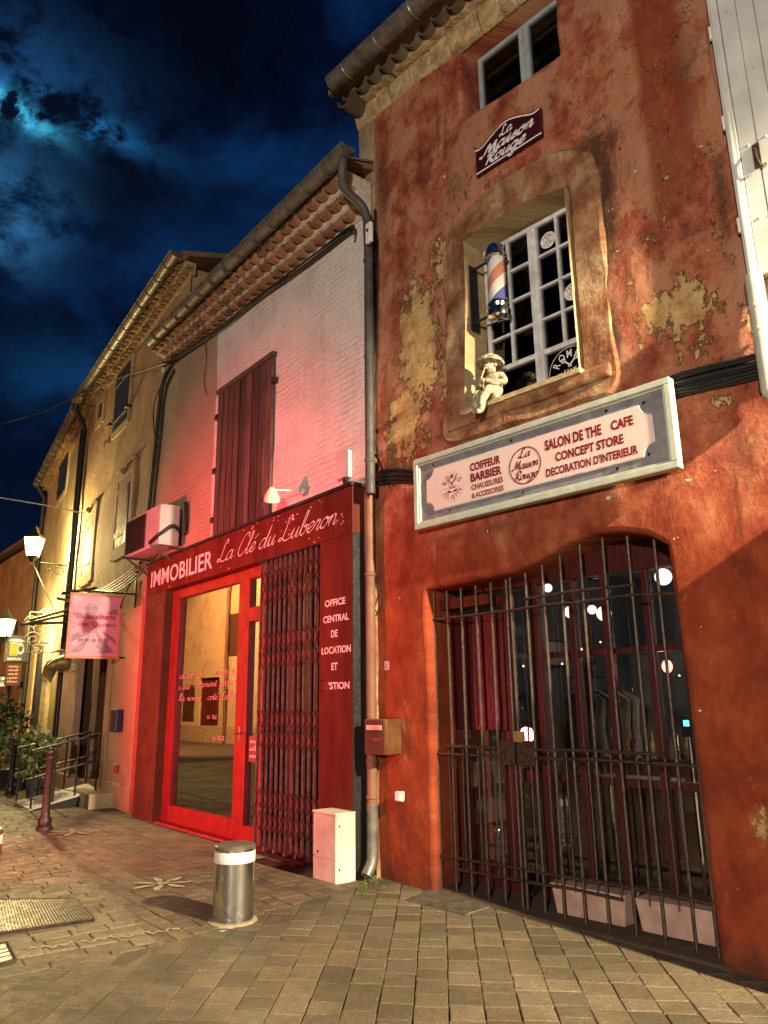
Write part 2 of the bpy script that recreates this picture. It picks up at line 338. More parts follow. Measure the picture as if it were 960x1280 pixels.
M['cwall'] = stucco('ochre_render', [(.28, (.22, .13, .065)), (.5, (.36, .23, .125)), (.72, (.47, .33, .20))], 1.3, .95, 7, (1, 1, 1), .025, .65)
M['dwall'] = stucco('cream_render', [(.28, (.27, .195, .10)), (.5, (.42, .33, .185)), (.75, (.55, .46, .29))], 1.3, .95, 7, (1, 1, 1), .025, .6)
M['salmon'] = stucco('salmon_paint', [(.3, (.50, .27, .16)), (.7, (.60, .36, .22))], 2, .3, 9, streak=.3, sdark=(.35, .18, .1))
M['owall'] = stucco('opposite_render', [(.28, (.34, .24, .13)), (.5, (.52, .38, .20)), (.75, (.60, .48, .28))], 1.2, .4, 7, streak=.5)
M['stone'] = mat('rough_stone', (.50, .38, .20), (.22, .14, .06), .9, 9, 1., 14, dist=.05)
M['terra'] = mat('terracotta', (.31, .175, .105), (.15, .078, .042), .85, 5, .5, 30, tone=True)
M['mortar'] = mat('lime_mortar', (.58, .50, .42), (.36, .28, .20), .9, 12, .8, 25)
M['zinc'] = mat('weathered_zinc', (.20, .18, .155), (.09, .08, .065), .5, 7, .15, 20, metal=.55, stretch=(1, 1, 1))
M['pipe'] = mat('painted_downpipe', (.075, .068, .068), (.035, .032, .032), .6, 6, .2, 30)
M['claypipe'] = mat('ochre_downpipe', (.19, .090, .050), (.11, .052, .030), .65, 5, .25, 30)
M['cable'] = mat('black_cable', (.016, .015, .015), (.008, .008, .008), .5, 20)
M['iron'] = mat('rusty_iron', (.085, .052, .034), (.03, .018, .012), .5, 25, .4, 60, metal=.5, spec=.5)
M['black'] = mat('black_metal', (.018, .017, .017), (.010, .009, .009), .45, 12)
M['shopred'] = mat('shopfront_red', (.115, .021, .012), (.055, .010, .006), .72, 2.6, .15, 14, spec=.15, stretch=(1.2, 1.2, .4), det=9)
M['redframe'] = mat('red_window_paint', (.22, .012, .012), (.13, .007, .008), .42, 5, .1, 30)
M['darkred'] = mat('dark_red_wood', (.060, .007, .006), (.032, .004, .004), .45, 6, .2, 20, stretch=(4, 4, .5))
M['brown'] = mat('brown_casing', (.10, .042, .020), (.06, .024, .012), .7, 4, .1, 20, spec=.2)
M['wood'] = mat('old_shutter_wood', (.135, .088, .072), (.020, .013, .011), .85, 3.2, .9, 9, stretch=(14, 14, .7), tone=True, det=8)
M['whitepaint'] = mat('white_window_paint', (.66, .66, .66), (.42, .41, .40), .55, 9, .15, 40)
M['greyblue'] = mat('grey_blue_paint', (.32, .37, .38), (.22, .26, .27), .5, 8, .15, 30)
M['glass'] = glass('dark_window_glass', (.45, .45, .45), .0, .02, .1)
M['shopglass'] = glass('shop_glass', (.75, .72, .70), .62, .012, .03)
M['gateglass'] = glass('salon_glass', (.93, .92, .90), .0, .01, .03)
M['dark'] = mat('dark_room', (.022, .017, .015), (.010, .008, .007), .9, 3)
M['steel'] = mat('brushed_steel', (.66, .65, .63), (.56, .55, .53), .14, 3, .03, 60, metal=1., stretch=(1, 1, .12))
M['chrome'] = mat('chrome', (.75, .74, .72), (.6, .6, .58), .14, 6, metal=1.)
M['white'] = mat('white_enamel', (.76, .75, .72), (.66, .64, .60), .4, 6, .05, 30)
M['beige'] = mat('beige_plastic', (.66, .60, .50), (.44, .37, .28), .5, 3, .05, 30)
M['letter_red'] = mat('dark_red_lettering', (.20, .006, .010), (.15, .005, .008), .5)
M['letter_white'] = mat('white_lettering', (.80, .76, .74), (.62, .56, .54), .5, 18)
M['letter_pink'] = mat('faded_pink_lettering', (.72, .42, .40), (.45, .16, .14), .5, 14)
M['ghost'] = mat('ghost_lettering', (.16, .016, .012), (.12, .012, .01), .5)
M['signpink'] = mat('pale_pink_panel', (.70, .52, .48), (.62, .45, .41), .5, 2.5, .04, 30)
M['signgrey'] = mat('grey_slate_board', (.22, .21, .225), (.12, .115, .125), .6, 7, .35, 18)
M['signframe'] = mat('sage_moulding', (.46, .48, .40), (.34, .36, .30), .45, 10, .1, 30)
M['plaque'] = mat('burgundy_enamel', (.045, .006, .008), (.03, .004, .005), .3, 4)
M['navy'] = mat('navy_shutter_paint', (.012, .022, .048), (.007, .012, .028), .5, 8, .3, 14, stretch=(1, 1, .3))
M['statue'] = mat('weathered_cast_stone', (.46, .40, .28), (.10, .075, .045), .85, 26, .9, 40)
M['leaf'] = mat('plant_leaves', (.055, .085, .022), (.022, .038, .012), .5, 9)
M['leaf2'] = mat('yellow_green_leaves', (.11, .13, .03), (.05, .065, .018), .5, 9)
M['pot'] = mat('dark_plant_pot', (.03, .028, .026), (.018, .016, .015), .7)
M['planter'] = mat('pale_planter', (.46, .30, .24), (.32, .19, .145), .8, 7, .3, 20)
M['gold'] = mat('gilded_metal', (.46, .32, .12), (.20, .13, .05), .5, 14, .5, 18, metal=.4)
M['lanternmetal'] = mat('lantern_metal', (.06, .055, .045), (.03, .028, .022), .45, 10, metal=.4)
M['bulb'] = emis('warm_bulb', (1, .82, .45), 60)
M['lampglass'] = bpy.data.materials.new('glowing_lantern_pane'); M['lampglass'].use_nodes = True; _t = M['lampglass'].node_tree; _t.nodes.clear()
_a = nd(_t, 'ShaderNodeAddShader', {0: nd(_t, 'ShaderNodeBsdfTransparent', {'Color': (.9, .85, .7, 1)}).outputs[0], 1: nd(_t, 'ShaderNodeEmission', {'Color': (1, .86, .48, 1), 'Strength': 4.0}).outputs[0]}); nd(_t, 'ShaderNodeOutputMaterial', {0: _a.outputs[0]})
M['globe'] = emis('paper_globe', (1, .95, .88), 0.85)
M['redbulb'] = emis('red_bulb', (1, .22, .16), 3)
M['screen'] = emis('cyan_screen', (.15, .75, .9), 1.0)
M['plate'] = mat('cast_iron_cover', (.20, .17, .13), (.10, .085, .065), .5, 9, .2, 30, metal=.5)
M['roof'] = mat('roof_tiles', (.20, .11, .06), (.09, .05, .03), .9, 5, .6, 12)
M['paintmark'] = mat('worn_yellow_road_paint', (.46, .36, .20), (.26, .20, .12), .85, 14)
_t = M['paintmark'].node_tree; _o = [n for n in _t.nodes if n.type == 'OUTPUT_MATERIAL'][0]; _c = nd(_t, 'ShaderNodeTexCoord').outputs['Object']
_m = nd(_t, 'ShaderNodeMixShader', {0: mapr(_t, noi(_t, _c, 26, 6, .75), .52, .68, .0, .85), 1: _t.nodes['Principled BSDF'].outputs[0], 2: nd(_t, 'ShaderNodeBsdfTransparent').outputs[0]}); _t.links.new(_m.outputs[0], _o.inputs[0])
M['grout'] = mat('sandy_joint', (.07, .055, .036), (.04, .03, .02), .95, 14, .6, 40)
def paver_mat(name, c1, c2, c3):
    m = bpy.data.materials.new(name); m.use_nodes = True; t = m.node_tree; b = t.nodes['Principled BSDF']
    oc = nd(t, 'ShaderNodeTexCoord').outputs['Object']
    a = noi(t, oc, 1.1, 5, .6, .4); f = noi(t, oc, 70, 5, .75); g = noi(t, oc, 9, 6, .65)
    col = ramp(t, a, [(.3, c1), (.5, c2), (.7, c3)]); col = mix(t, 1., col, nd(t, 'ShaderNodeVertexColor', layer_name='tone').outputs[0], 'MULTIPLY')
    col = mix(t, mapr(t, f, .42, .66, .6, 0), col, (.045, .036, .022)); col = mix(t, mapr(t, g, .56, .72, 0, .45), col, (.06, .05, .03))
    vg = nd(t, 'ShaderNodeTexVoronoi', {'Vector': oc, 'Scale': 2.6, 'Randomness': 1.0}).outputs['Distance']; col = mix(t, mapr(t, mth(t, 'ADD', vg, mth(t, 'MULTIPLY', f, .03)), .062, .045, 0, .6), col, (.03, .026, .02))
    col = mix(t, mapr(t, noi(t, mapping(t, oc, loc=(4, 1, 0)), .55, 7, .65), .52, .66, 0, .55), col, (.05, .042, .028)); col = mix(t, mapr(t, f, .60, .70, 0, .55), col, (.42, .36, .25))
    t.links.new(col, b.inputs['Base Color']); b.inputs['Specular IOR Level'].default_value = .35
    t.links.new(mapr(t, g, .3, .7, .5, .85), b.inputs['Roughness'])
    h = mth(t, 'ADD', f, mth(t, 'MULTIPLY', g, .6))
    t.links.new(nd(t, 'ShaderNodeBump', {'Strength': .8, 'Distance': .006, 'Height': h}).outputs[0], b.inputs['Normal'])
    return m
M['paverR'] = paver_mat('stone_pavers', (.105, .082, .050), (.155, .122, .077), (.215, .172, .112))
M['paverS'] = paver_mat('warm_stone_pavers', (.135, .095, .058), (.19, .136, .087), (.24, .18, .12))
M['paverL'] = paver_mat('pale_stone_pavers', (.20, .16, .095), (.27, .22, .135), (.33, .28, .18))
# ------------------------------------------------------------------ lettering
def text_geo(body, bold=0.0, shear=0.0, spacing=1.0):
    cu = bpy.data.curves.new('lettering', 'FONT'); cu.body = body; cu.offset = bold; cu.shear = shear; cu.space_character = spacing; cu.resolution_u = 3
    ob = bpy.data.objects.new('lettering', cu); me = ob.to_mesh()
    vs = [(v.co.x, v.co.y) for v in me.vertices]; fs = [tuple(p.vertices) for p in me.polygons]
    ob.to_mesh_clear(); bpy.data.objects.remove(ob); bpy.data.curves.remove(cu); return vs, fs
def letters(mb, body, fn, u0, u1, z0, z1, bold=0.0, shear=0.0, spacing=1.0, keep=False):
    """text fitted to the box u0..u1, z0..z1; fn(u, z) gives the point in the scene"""
    vs, fs = text_geo(body, bold, shear, spacing)
    xs = [v[0] for v in vs]; ys = [v[1] for v in vs]; x0, x1, y0, y1 = min(xs), max(xs), min(ys), max(ys)
    mb.add([fn(u0 + (x - x0) / (x1 - x0) * (u1 - u0), z0 + (y - y0) / (y1 - y0) * (z1 - z0)) for x, y in vs], fs)
def arc_letters(mb, body, fn, cu, cz, r, h, a0, a1, inside=False, bold=.01, sx=1.0):
    n = len(body)
    for i, ch in enumerate(body):
        if ch == ' ': continue
        a = R(a0 + (a1 - a0) * (i / (n - 1) if n > 1 else .5)); vs, fs = text_geo(ch, bold)
        xs = [v[0] for v in vs]; w = (max(xs) + min(xs)) / 2
        pts = []
        for x, y in vs:
            lx = (x - w) * h * 1.1 * sx; ly = (y - .35) * h * 1.4
            if inside: tx, ty = (-math.sin(a), math.cos(a)), (-math.cos(a), -math.sin(a))
            else: tx, ty = (math.sin(a), -math.cos(a)), (math.cos(a), math.sin(a))
            pts.append(fn(cu + math.cos(a) * r + tx[0] * lx + ty[0] * ly, cz + math.sin(a) * r + tx[1] * lx + ty[1] * ly))
        mb.add(pts, fs)
CUR = {
 'a': ([[(.9, .85), (.55, 1), (.1, .7), (.05, .2), (.35, 0), (.75, .35), (.95, 1), (.85, .25), (1.0, 0), (1.3, .3)]], 1.22),
 'b': ([[(0, .3), (.4, 1.4), (.45, 2.2), (.25, 2.2), (.15, 1.2), (.2, .2), (.5, 0), (.85, .4), (.7, .95), (.45, .75), (.8, .78), (1.1, .85)]], 1.0),
 'c': ([[(.85, .75), (.6, 1), (.15, .7), (.1, .25), (.45, 0), (.9, .3)]], .88),
 'd': ([[(.9, .85), (.55, 1), (.1, .7), (.05, .2), (.35, 0), (.75, .35), (1.15, 2.2), (.9, .3), (1.05, 0), (1.35, .3)]], 1.28),
 'e': ([[(0, .3), (.6, .55), (.75, .85), (.5, 1), (.15, .65), (.15, .2), (.45, 0), (.95, .35)]], .9),
 'g': ([[(.9, .85), (.55, 1), (.1, .7), (.05, .2), (.35, 0), (.75, .35), (.95, 1), (.8, -.4), (.45, -1), (.1, -.7), (.6, -.2), (1.25, .3)]], 1.2),
 'i': ([[(0, .3), (.3, 1), (.25, .2), (.4, 0), (.7, .3)], [(.36, 1.42), (.42, 1.52)]], .65),
 'l': ([[(0, .3), (.45, 1.4), (.5, 2.2), (.3, 2.2), (.2, 1.2), (.2, .2), (.4, 0), (.7, .3)]], .65),
 'm': ([[(0, .3), (.25, 1), (.15, 0)], [(.15, 0), (.25, .7), (.55, 1), (.65, .7), (.58, 0)], [(.58, 0), (.7, .7), (1.0, 1), (1.12, .7), (1.08, .2), (1.25, 0), (1.5, .3)]], 1.45),
 'n': ([[(0, .3), (.25, 1), (.15, 0)], [(.15, 0), (.25, .6), (.58, 1), (.75, .75), (.7, .2), (.85, 0), (1.15, .3)]], 1.1),
 'o': ([[(.6, 1), (.15, .75), (.1, .2), (.45, 0), (.82, .35), (.82, .8), (.55, 1), (.65, .8), (1.1, .85)]], 1.0),
 'r': ([[(0, .3), (.3, 1.05), (.36, .85), (.65, .9), (.5, .2), (.65, 0), (.9, .3)]], .85),
 's': ([[(0, .3), (.45, 1.05), (.45, .7), (.65, .3), (.4, 0), (.1, .1), (.5, .05), (.9, .3)]], .82),
 't': ([[(0, .3), (.35, 1.3), (.4, 1.8), (.28, .3), (.45, 0), (.75, .3)], [(.1, 1.15), (.65, 1.2)]], .7),
 'u': ([[(0, .3), (.25, 1), (.15, .3), (.35, 0), (.7, .35), (.9, 1), (.8, .25), (.95, 0), (1.25, .3)]], 1.2),
 'v': ([[(0, .7), (.2, 1), (.35, .2), (.5, 0), (.8, .5), (.85, 1), (1.1, .85)]], 1.0),
 'L': ([[(1.0, 1.9), (.95, 2.4), (.6, 2.25), (.52, 1.2), (.35, .3), (0, .1), (-.1, .35), (.3, .35), (.8, 0), (1.4, .1), (1.6, .4)]], 1.55),
 'C': ([[(1.3, 1.85), (1.2, 2.3), (.7, 2.2), (.2, 1.3), (.15, .5), (.5, 0), (1.0, .1), (1.4, .6)]], 1.45),
 'M': ([[(-.35, .35), (-.2, 0), (.15, .3), (.45, 1.4), (.6, 2.2), (.78, 1), (.9, .2), (1.2, 1.2), (1.5, 2.2), (1.5, 1), (1.55, .2), (1.7, 0), (2.0, .3)]], 1.95),
 'R': ([[(.2, .05), (.42, 1.1), (.55, 2.1)], [(.05, 1.75), (.3, 2.2), (1.0, 2.35), (1.4, 1.85), (1.1, 1.3), (.42, 1.12), (.8, .6), (1.25, 0), (1.7, .2)]], 1.5),
 'Q': ([[(.8, 2.2), (.2, 1.7), (.1, .6), (.6, 0), (1.2, .5), (1.2, 1.7), (.8, 2.2)], [(.7, .5), (1.5, -.1)]], 1.6),
}
def script(mb, body, fn, u0, u1, z0, xh, pen=.10, nib=.6, slant=.3, asc=1.0):
    """joined-up pen lettering; xh is the height of a small letter"""
    x = 0; strokes = []
    for ch in body:
        if ch == ' ': x += .7; continue
        acc = ch == '\u00e9'; ap = ch == "'"
        if ap: strokes.append([(x + .1, 2.2), (x + .2, 1.8)]); x += .4; continue
        st, adv = CUR['e' if acc else ch]
        for s in st: strokes.append([(x + a, b) for a, b in s])
        if acc: strokes.append([(x + .4, 1.35), (x + .85, 1.8)])
        x += adv
    strokes = [[(a, b if b <= 1 else 1 + (b - 1) * asc) for a, b in s] for s in strokes]
    pts = [[(a + b * slant, b) for a, b in s] for s in strokes]
    xs = [a for s in pts for a, b in s]; x0, x1 = min(xs), max(xs); k = (u1 - u0) / (x1 - x0)
    for s in pts:
        c = catmull([V((a, b, 0)) for a, b in s], 5); L, Rr = [], []
        for i, p in enumerate(c):
            d = c[min(i + 1, len(c) - 1)] - c[max(i - 1, 0)]
            if d.length < 1e-6: d = V((1, 0, 0))
            d.normalize(); nn = V((-d.y, d.x, 0)); wv = pen * (.45 + 1.1 * abs(math.sin(math.atan2(d.y, d.x) - nib)))
            L.append(p + nn * wv / 2); Rr.append(p - nn * wv / 2)
        mk = lambda q: fn(u0 + (q.x - x0) * k, z0 + q.y * xh)
        n = len(c)
        mb.add([mk(q) for q in L] + [mk(q) for q in Rr], [(i, i + 1, n + i + 1, n + i) for i in range(n - 1)])

# ------------------------------------------------------------------ the ground
def gz(p):
    u, o = A.loc(p); f = max(0., min(u, 7.)); return -.028 * f if o > -3 else -.028 * f
def inside(p, hp): return all((p[0] - a[0]) * n[0] + (p[1] - a[1]) * n[1] >= 0 for a, n in hp)
def clip(poly, hp):
    for a, n in hp:
        out = []; m = len(poly)
        for i in range(m):
            p, q = poly[i], poly[(i + 1) % m]
            dp = (p[0] - a[0]) * n[0] + (p[1] - a[1]) * n[1]; dq = (q[0] - a[0]) * n[0] + (q[1] - a[1]) * n[1]
            if dp >= 0: out.append(p)
            if dp * dq < 0: t = dp / (dp - dq); out.append((p[0] + (q[0] - p[0]) * t, p[1] + (q[1] - p[1]) * t))
        poly = out
        if len(poly) < 3: return []
    return poly
def pavers(name, m, org, az, w, lens, arange, brange, hps, seed, gap=.0055, jit=.010, lift=.004):
    """courses of stone slabs: each slab has its own clipped outline, rounded edge, tilt and tone"""
    rnd = random.Random(seed); mb = MB(); a = R(az); d = (math.sin(a), math.cos(a)); e = (d[1], -d[0])
    b = brange[0]
    while b < brange[1]:
        s = arange[0] + rnd.random() * .4
        while s < arange[1]:
            L = rnd.choice(lens) * rnd.uniform(.9, 1.1)
            j = lambda: rnd.uniform(-jit, jit) * .4
            q = [(s + gap / 2 + j(), b + gap / 2 + j()), (s + L - gap / 2 + j(), b + gap / 2 + j()), (s + L - gap / 2 + j(), b + w - gap / 2 + j()), (s + gap / 2 + j(), b + w - gap / 2 + j())]
            p = [(org[0] + d[0] * x + e[0] * y, org[1] + d[1] * x + e[1] * y) for x, y in q]
            s += L
            for hp in hps:
                pc = clip(p, hp)
                if len(pc) < 3: continue
                cx = sum(v[0] for v in pc) / len(pc); cy = sum(v[1] for v in pc) / len(pc)
                ar = abs(sum(pc[i][0] * pc[(i + 1) % len(pc)][1] - pc[(i + 1) % len(pc)][0] * pc[i][1] for i in range(len(pc)))) / 2
                if ar < .002: continue
                z = lift + rnd.uniform(-.003, .003); tx, ty = rnd.uniform(-.012, .012), rnd.uniform(-.012, .012)
                hgt = lambda v: gz(v) + z + (v[0] - cx) * tx + (v[1] - cy) * ty
                t = rnd.uniform(.55, 1.15); tone = (t, t * rnd.uniform(.94, 1.02), t * rnd.uniform(.84, 1.04)); n = len(pc)
                inn = [(cx + (v[0] - cx) * (1 - .008 / max(.03, math.hypot(v[0] - cx, v[1] - cy))), cy + (v[1] - cy) * (1 - .008 / max(.03, math.hypot(v[0] - cx, v[1] - cy)))) for v in pc]
                vs = [(v[0], v[1], gz(v) - .03) for v in pc] + [(v[0], v[1], hgt(v) - .0045) for v in pc] + [(v[0], v[1], hgt(v)) for v in inn]
                fs = [(i, (i + 1) % n, n + (i + 1) % n, n + i) for i in range(n)] + [(n + i, n + (i + 1) % n, 2 * n + (i + 1) % n, 2 * n + i) for i in range(n)] + [tuple(range(2 * n, 3 * n))]
                mb.add(vs, fs, tone)
        b += w
    o = mb.build(name, m, loc=(org[0], org[1], 0)); o['kind'] = 'structure'; return o
gmb = MB(); N = 90
def gcoord(i): t = i / N * 2 - 1; return math.copysign(abs(t) ** 2.6 * 400, t)
gv = [(gcoord(i), gcoord(j), gz((gcoord(i), gcoord(j))) - .016) for j in range(N + 1) for i in range(N + 1)]
gmb.add(gv, [(j * (N + 1) + i, j * (N + 1) + i + 1, (j + 1) * (N + 1) + i + 1, (j + 1) * (N + 1) + i) for j in range(N) for i in range(N)])
struct(gmb.build('ground', M['grout'], loc=(0, 0, 0)))
K = [on_ground(12, 993), on_ground(75, 1070), on_ground(200, 1180)]
def hpl(p, q, keep):   # half-plane through p,q that contains keep
    n = (-(q[1] - p[1]), q[0] - p[0])
    if (keep[0] - p[0]) * n[0] + (keep[1] - p[1]) * n[1] < 0: n = (-n[0], -n[1])
    l = math.hypot(*n); return ((p[0], p[1]), (n[0] / l, n[1] / l))
kd = (K[2] - K[1]).normalized(); KF = K[1] - kd * 60
j0 = on_ground(200, 1180); j1 = on_ground(300, 1146); j2 = on_ground(452, 1106); j9 = on_ground(0, 1222)
inS, inL, inR = on_ground(250, 1060), on_ground(20, 1080), on_ground(500, 1240)
js = hpl(j0, j2, inR); jl = hpl(j9, j0, inR)
jsn = hpl(j0, j2, inS); jln = hpl(j9, j0, inL)
sep = (tuple(j0[:2]), (1., 0.)); sep = hpl(j0, j0 + V((-.3, -1.2, 0)), inR); sepn = hpl(j0, j0 + V((-.3, -1.2, 0)), on_ground(0, 1260))
wallA = (tuple(A.P(0, 0, -.6)[:2]), tuple(A.n[:2])); wallB = (tuple(B.P(0, 0, -.3)[:2]), tuple(B.n[:2])); wallC = (tuple(C.P(0, 0, -.2)[:2]), tuple(C.n[:2]))
kL = hpl(KF, K[2], inL); kS = hpl(KF, K[2], inS)
pavers('pavement', M['paverR'], (0, 0), 3.9, .200, [.16, .20, .24, .28], (-2.0, 9.6), (-4.2, 7.5), [[js, sep, wallA], [jl, sepn]], 3)
pavers('footway', M['paverS'], (0, 0), -38.66, .14, [.16, .21, .26], (-1.0, 26.0), (-3.2, 6.0), [[jsn, kS, wallB]], 4, gap=.005)
pavers('road', M['paverL'], (0, 0), 57.0, .17, [.24, .30, .36], (-26., 14.), (-22., 4.), [[jln, kL]], 5)
kb = MB(); kn = V((kd.y, -kd.x, 0))
for i in range(46):
    p = j0 - kd * (i * .8 + .01); q = p - kd * .78; t = random.uniform(.75, 1.05)
    kb.hexa([V((v.x, v.y, gz(v) + z)) for z in (-.03, .005) for v in (p - kn * .045, q - kn * .045, q + kn * .045, p + kn * .045)], (t, t * .98, t * .92))
struct(kb.build('kerb', M['paverL'], loc=j0))

# ------------------------------------------------------------------ facades
def pip(p, poly):
    c = False; n = len(poly); x, y = p
    for i in range(n):
        x1, y1 = poly[i]; x2, y2 = poly[(i + 1) % n]
        if (y1 > y) != (y2 > y) and x < (x2 - x1) * (y - y1) / (y2 - y1) + x1: c = not c
    return c
def dens(poly, g):
    out = []
    for i, p in enumerate(poly):
        q = poly[(i + 1) % len(poly)]; n = max(1, int(math.hypot(q[0] - p[0], q[1] - p[1]) / g))
        out += [(p[0] + (q[0] - p[0]) * k / n, p[1] + (q[1] - p[1]) * k / n) for k in range(n)]
    return out
def area(p): return sum(p[i][0] * p[(i + 1) % len(p)][1] - p[(i + 1) % len(p)][0] * p[i][1] for i in range(len(p))) / 2
def grow(poly, r):
    n = len(poly); s = 1 if area(poly) > 0 else -1; out = []
    for i in range(n):
        a, b, c = poly[i - 1], poly[i], poly[(i + 1) % n]
        t1 = V((b[0] - a[0], b[1] - a[1])).normalized(); t2 = V((c[0] - b[0], c[1] - b[1])).normalized(); t = (t1 + t2).normalized()
        out.append((b[0] + t.y * s * r, b[1] - t.x * s * r))
    return out
def facade(name, w, outer, holes, m, parent, depth=.4, g=.16, rough=.012, rnd=.03, base=0.0, mr=None, sd=0):
    """front skin with real openings, softly uneven, rounded into deep reveals"""
    off = lambda u, z: base + rough * (MN.noise(V((u * .9, z * .9, sd))) + .5 * MN.noise(V((u * 2.7, z * 2.7, sd + 5))))
    ob = dens(outer, g); hd = [dens(h, g * .6) for h in holes]; hb = [grow(h, rnd) for h in hd]
    vs, es = [], []
    for ring in [ob] + hb:
        b = len(vs); vs += ring; es += [(b + i, b + (i + 1) % len(ring)) for i in range(len(ring))]
    u0, u1 = min(p[0] for p in ob), max(p[0] for p in ob); z0, z1 = min(p[1] for p in ob), max(p[1] for p in ob)
    rn = random.Random(sd)
    for i in range(int((u1 - u0) / g) + 1):
        for j in range(int((z1 - z0) / g) + 1):
            p = (u0 + (i + rn.uniform(.2, .8)) * g, z0 + (j + rn.uniform(.2, .8)) * g)
            if pip(p, grow(ob, -.03)) and not any(pip(p, grow(h, .04)) for h in hb): vs.append(p)
    r = GEO.delaunay_2d_cdt([V(p) for p in vs], es, [], 0, 1e-5)
    mb = MB(); P2 = r[0]; fs = []
    for f in r[2]:
        cx = sum(P2[i].x for i in f) / len(f); cz = sum(P2[i].y for i in f) / len(f)
        if pip((cx, cz), ob) and not any(pip((cx, cz), h) for h in hb): fs.append(tuple(f))
    mb.add([w.P(p.x, p.y, off(p.x, p.y)) for p in P2], fs)
    for h, hbg in zip(hd, hb):
        rings = []
        for k in range(4):
            a = R(30 * k); rings.append([w.P(q[0] + (p[0] - q[0]) * math.sin(a), q[1] + (p[1] - q[1]) * math.sin(a), off(*p) - rnd * (1 - math.cos(a))) for p, q in zip(h, hbg)])
        rings.append([w.P(p[0], p[1], -depth * .5) for p in h]); rings.append([w.P(p[0], p[1], -depth) for p in h]); n = len(h)
        mb.add([v for ri in rings for v in ri], [(k * n + i, k * n + (i + 1) % n, (k + 1) * n + (i + 1) % n, (k + 1) * n + i) for k in range(len(rings) - 1) for i in range(n)])
    o = mb.build(name, m, parent, smooth=50, uvf=lambda p: ((p - w.O).dot(w.u) + .6 * ((p - w.O).dot(w.n)), p.z))
    return o
def wuv(w): return lambda p: ((p - w.O).dot(w.u) + .7 * (p - w.O).dot(w.n), p.z)
# ================================================================== THE RED HOUSE
red = thing('red_house', 'tall red limewashed house with a barred arched doorway and peeling yellow patches', 'house', A.P(2, 0, 0))
arch = [(.70, -.4), (.70, 2.69), (1.2, 2.70), (1.72, 2.72), (1.95, 2.77), (2.15, 2.845), (2.35, 2.90), (2.58, 2.925), (2.82, 2.90), (3.02, 2.84), (3.17, 2.735), (3.20, 1.3), (3.215, -.4)]
wl, wr, wb, wt = 1.33, 2.60, 4.335, 6.20
whole = [(1.22, wb - .08), (1.29, 5.6), (1.29, wt + .08), (1.75, wt + .14), (2.2, wt + .12), (2.68, wt + .04), (2.68, wb - .08)]
au0, az0 = 1.40, 7.68; au1, az1 = 2.62, 8.62
ahole = [(au0, az0), (au0, az1), (au1, az1), (au1, az0 - .03)]
outer = [(-.25, -.5), (-.25, 8.80), (1, 8.86), (2, 8.88), (4.4, 8.9), (4.4, -.5)]
# the doorway reaches the ground: take it out of the outline
outer_n = [(-.25, -.5), (-.25, 8.80), (1, 8.86), (2, 8.88), (4.4, 8.9), (4.4, -.5)]
facade('wall', A, outer_n, [arch, whole, ahole], M['red'], red, depth=.42, g=.10, rough=.036, rnd=.045, sd=3)
mb = MB(); mb.wbox(A, -.25, 4.4, -.5, 8.8, -9, -8.8); mb.wbox(A, -.25, -.05, -.5, 8.78, -9, -.02); mb.wbox(A, 4.3, 4.4, -.5, 8.78, -9, -.02)
mb.build('outer_shell', M['stone'], red)
mb = MB(); mb.hexa([A.P(-.35, 8.95, .42), A.P(4.5, 8.95, .42), A.P(4.5, 10.6, -5), A.P(-.35, 10.6, -5), A.P(-.35, 9.03, .42), A.P(4.5, 9.03, .42), A.P(4.5, 10.7, -5), A.P(-.35, 10.7, -5)])
mb.hexa([A.P(-.35, 10.6, -5), A.P(4.5, 10.6, -5), A.P(4.5, 9, -9.3), A.P(-.35, 9, -9.3), A.P(-.35, 10.7, -5), A.P(4.5, 10.7, -5), A.P(4.5, 9.1, -9.3), A.P(-.35, 9.1, -9.3)])
mb.build('roof', M['roof'], red)
# rough stone cornice with one row of tile ends
mb = MB(); rn = random.Random(2); u = -.25
while u < 4.35:
    L = rn.uniform(.18, .42); e = min(u + L, 4.4); a, b = rn.uniform(.07, .11), rn.uniform(.07, .11); zt = 8.80 + .02 * u / 2
    mb.hexa([A.P(u, 8.60 + .02 * u, a * .3), A.P(e - .006, 8.60 + .02 * e, b * .3), A.P(e - .006, 8.6, -.05), A.P(u, 8.6, -.05), A.P(u, 8.83 + .02 * u, a), A.P(e - .006, 8.83 + .02 * e, b), A.P(e - .006, 8.84, -.05), A.P(u, 8.84, -.05)])
    u = e
mb.build('cornice', M['stone'], red, bev=.02)
def half_tile(mb, w, u, z, wd, h, o0, o1, tone, seg=7, th=.016):
    vs = []
    for o in (o1, o0):
        for k in range(seg + 1):
            a = math.pi * k / seg; vs.append(w.P(u - math.cos(a) * wd / 2, z - math.sin(a) * h, o))
        for k in range(seg + 1):
            a = math.pi * (seg - k) / seg; vs.append(w.P(u - math.cos(a) * (wd / 2 - th), z - math.sin(a) * (h - th) + .001, o))
    n = 2 * (seg + 1); mb.add(vs, [tuple(range(n)), tuple(reversed(range(n, 2 * n)))] + [(i, n + i, n + (i + 1) % n, (i + 1) % n) for i in range(n)], tone)
mb = MB(); mo = MB(); u = -.15
while u < 4.3:
    t = rn.uniform(.8, 1.15); half_tile(mb, A, u, 8.96 + .01 * u, .2, .10 + rn.uniform(-.01, .01), -.05, .27 + rn.uniform(-.02, .02), (t * .42, t * .60, t * .58)); u += .215
mb.build('tile_row', M['terra'], red, smooth=40)
mo.wbox(A, -.22, 4.35, 8.86, 8.97, -.1, .16); mo.build('cornice_mortar', M['stone'], red)
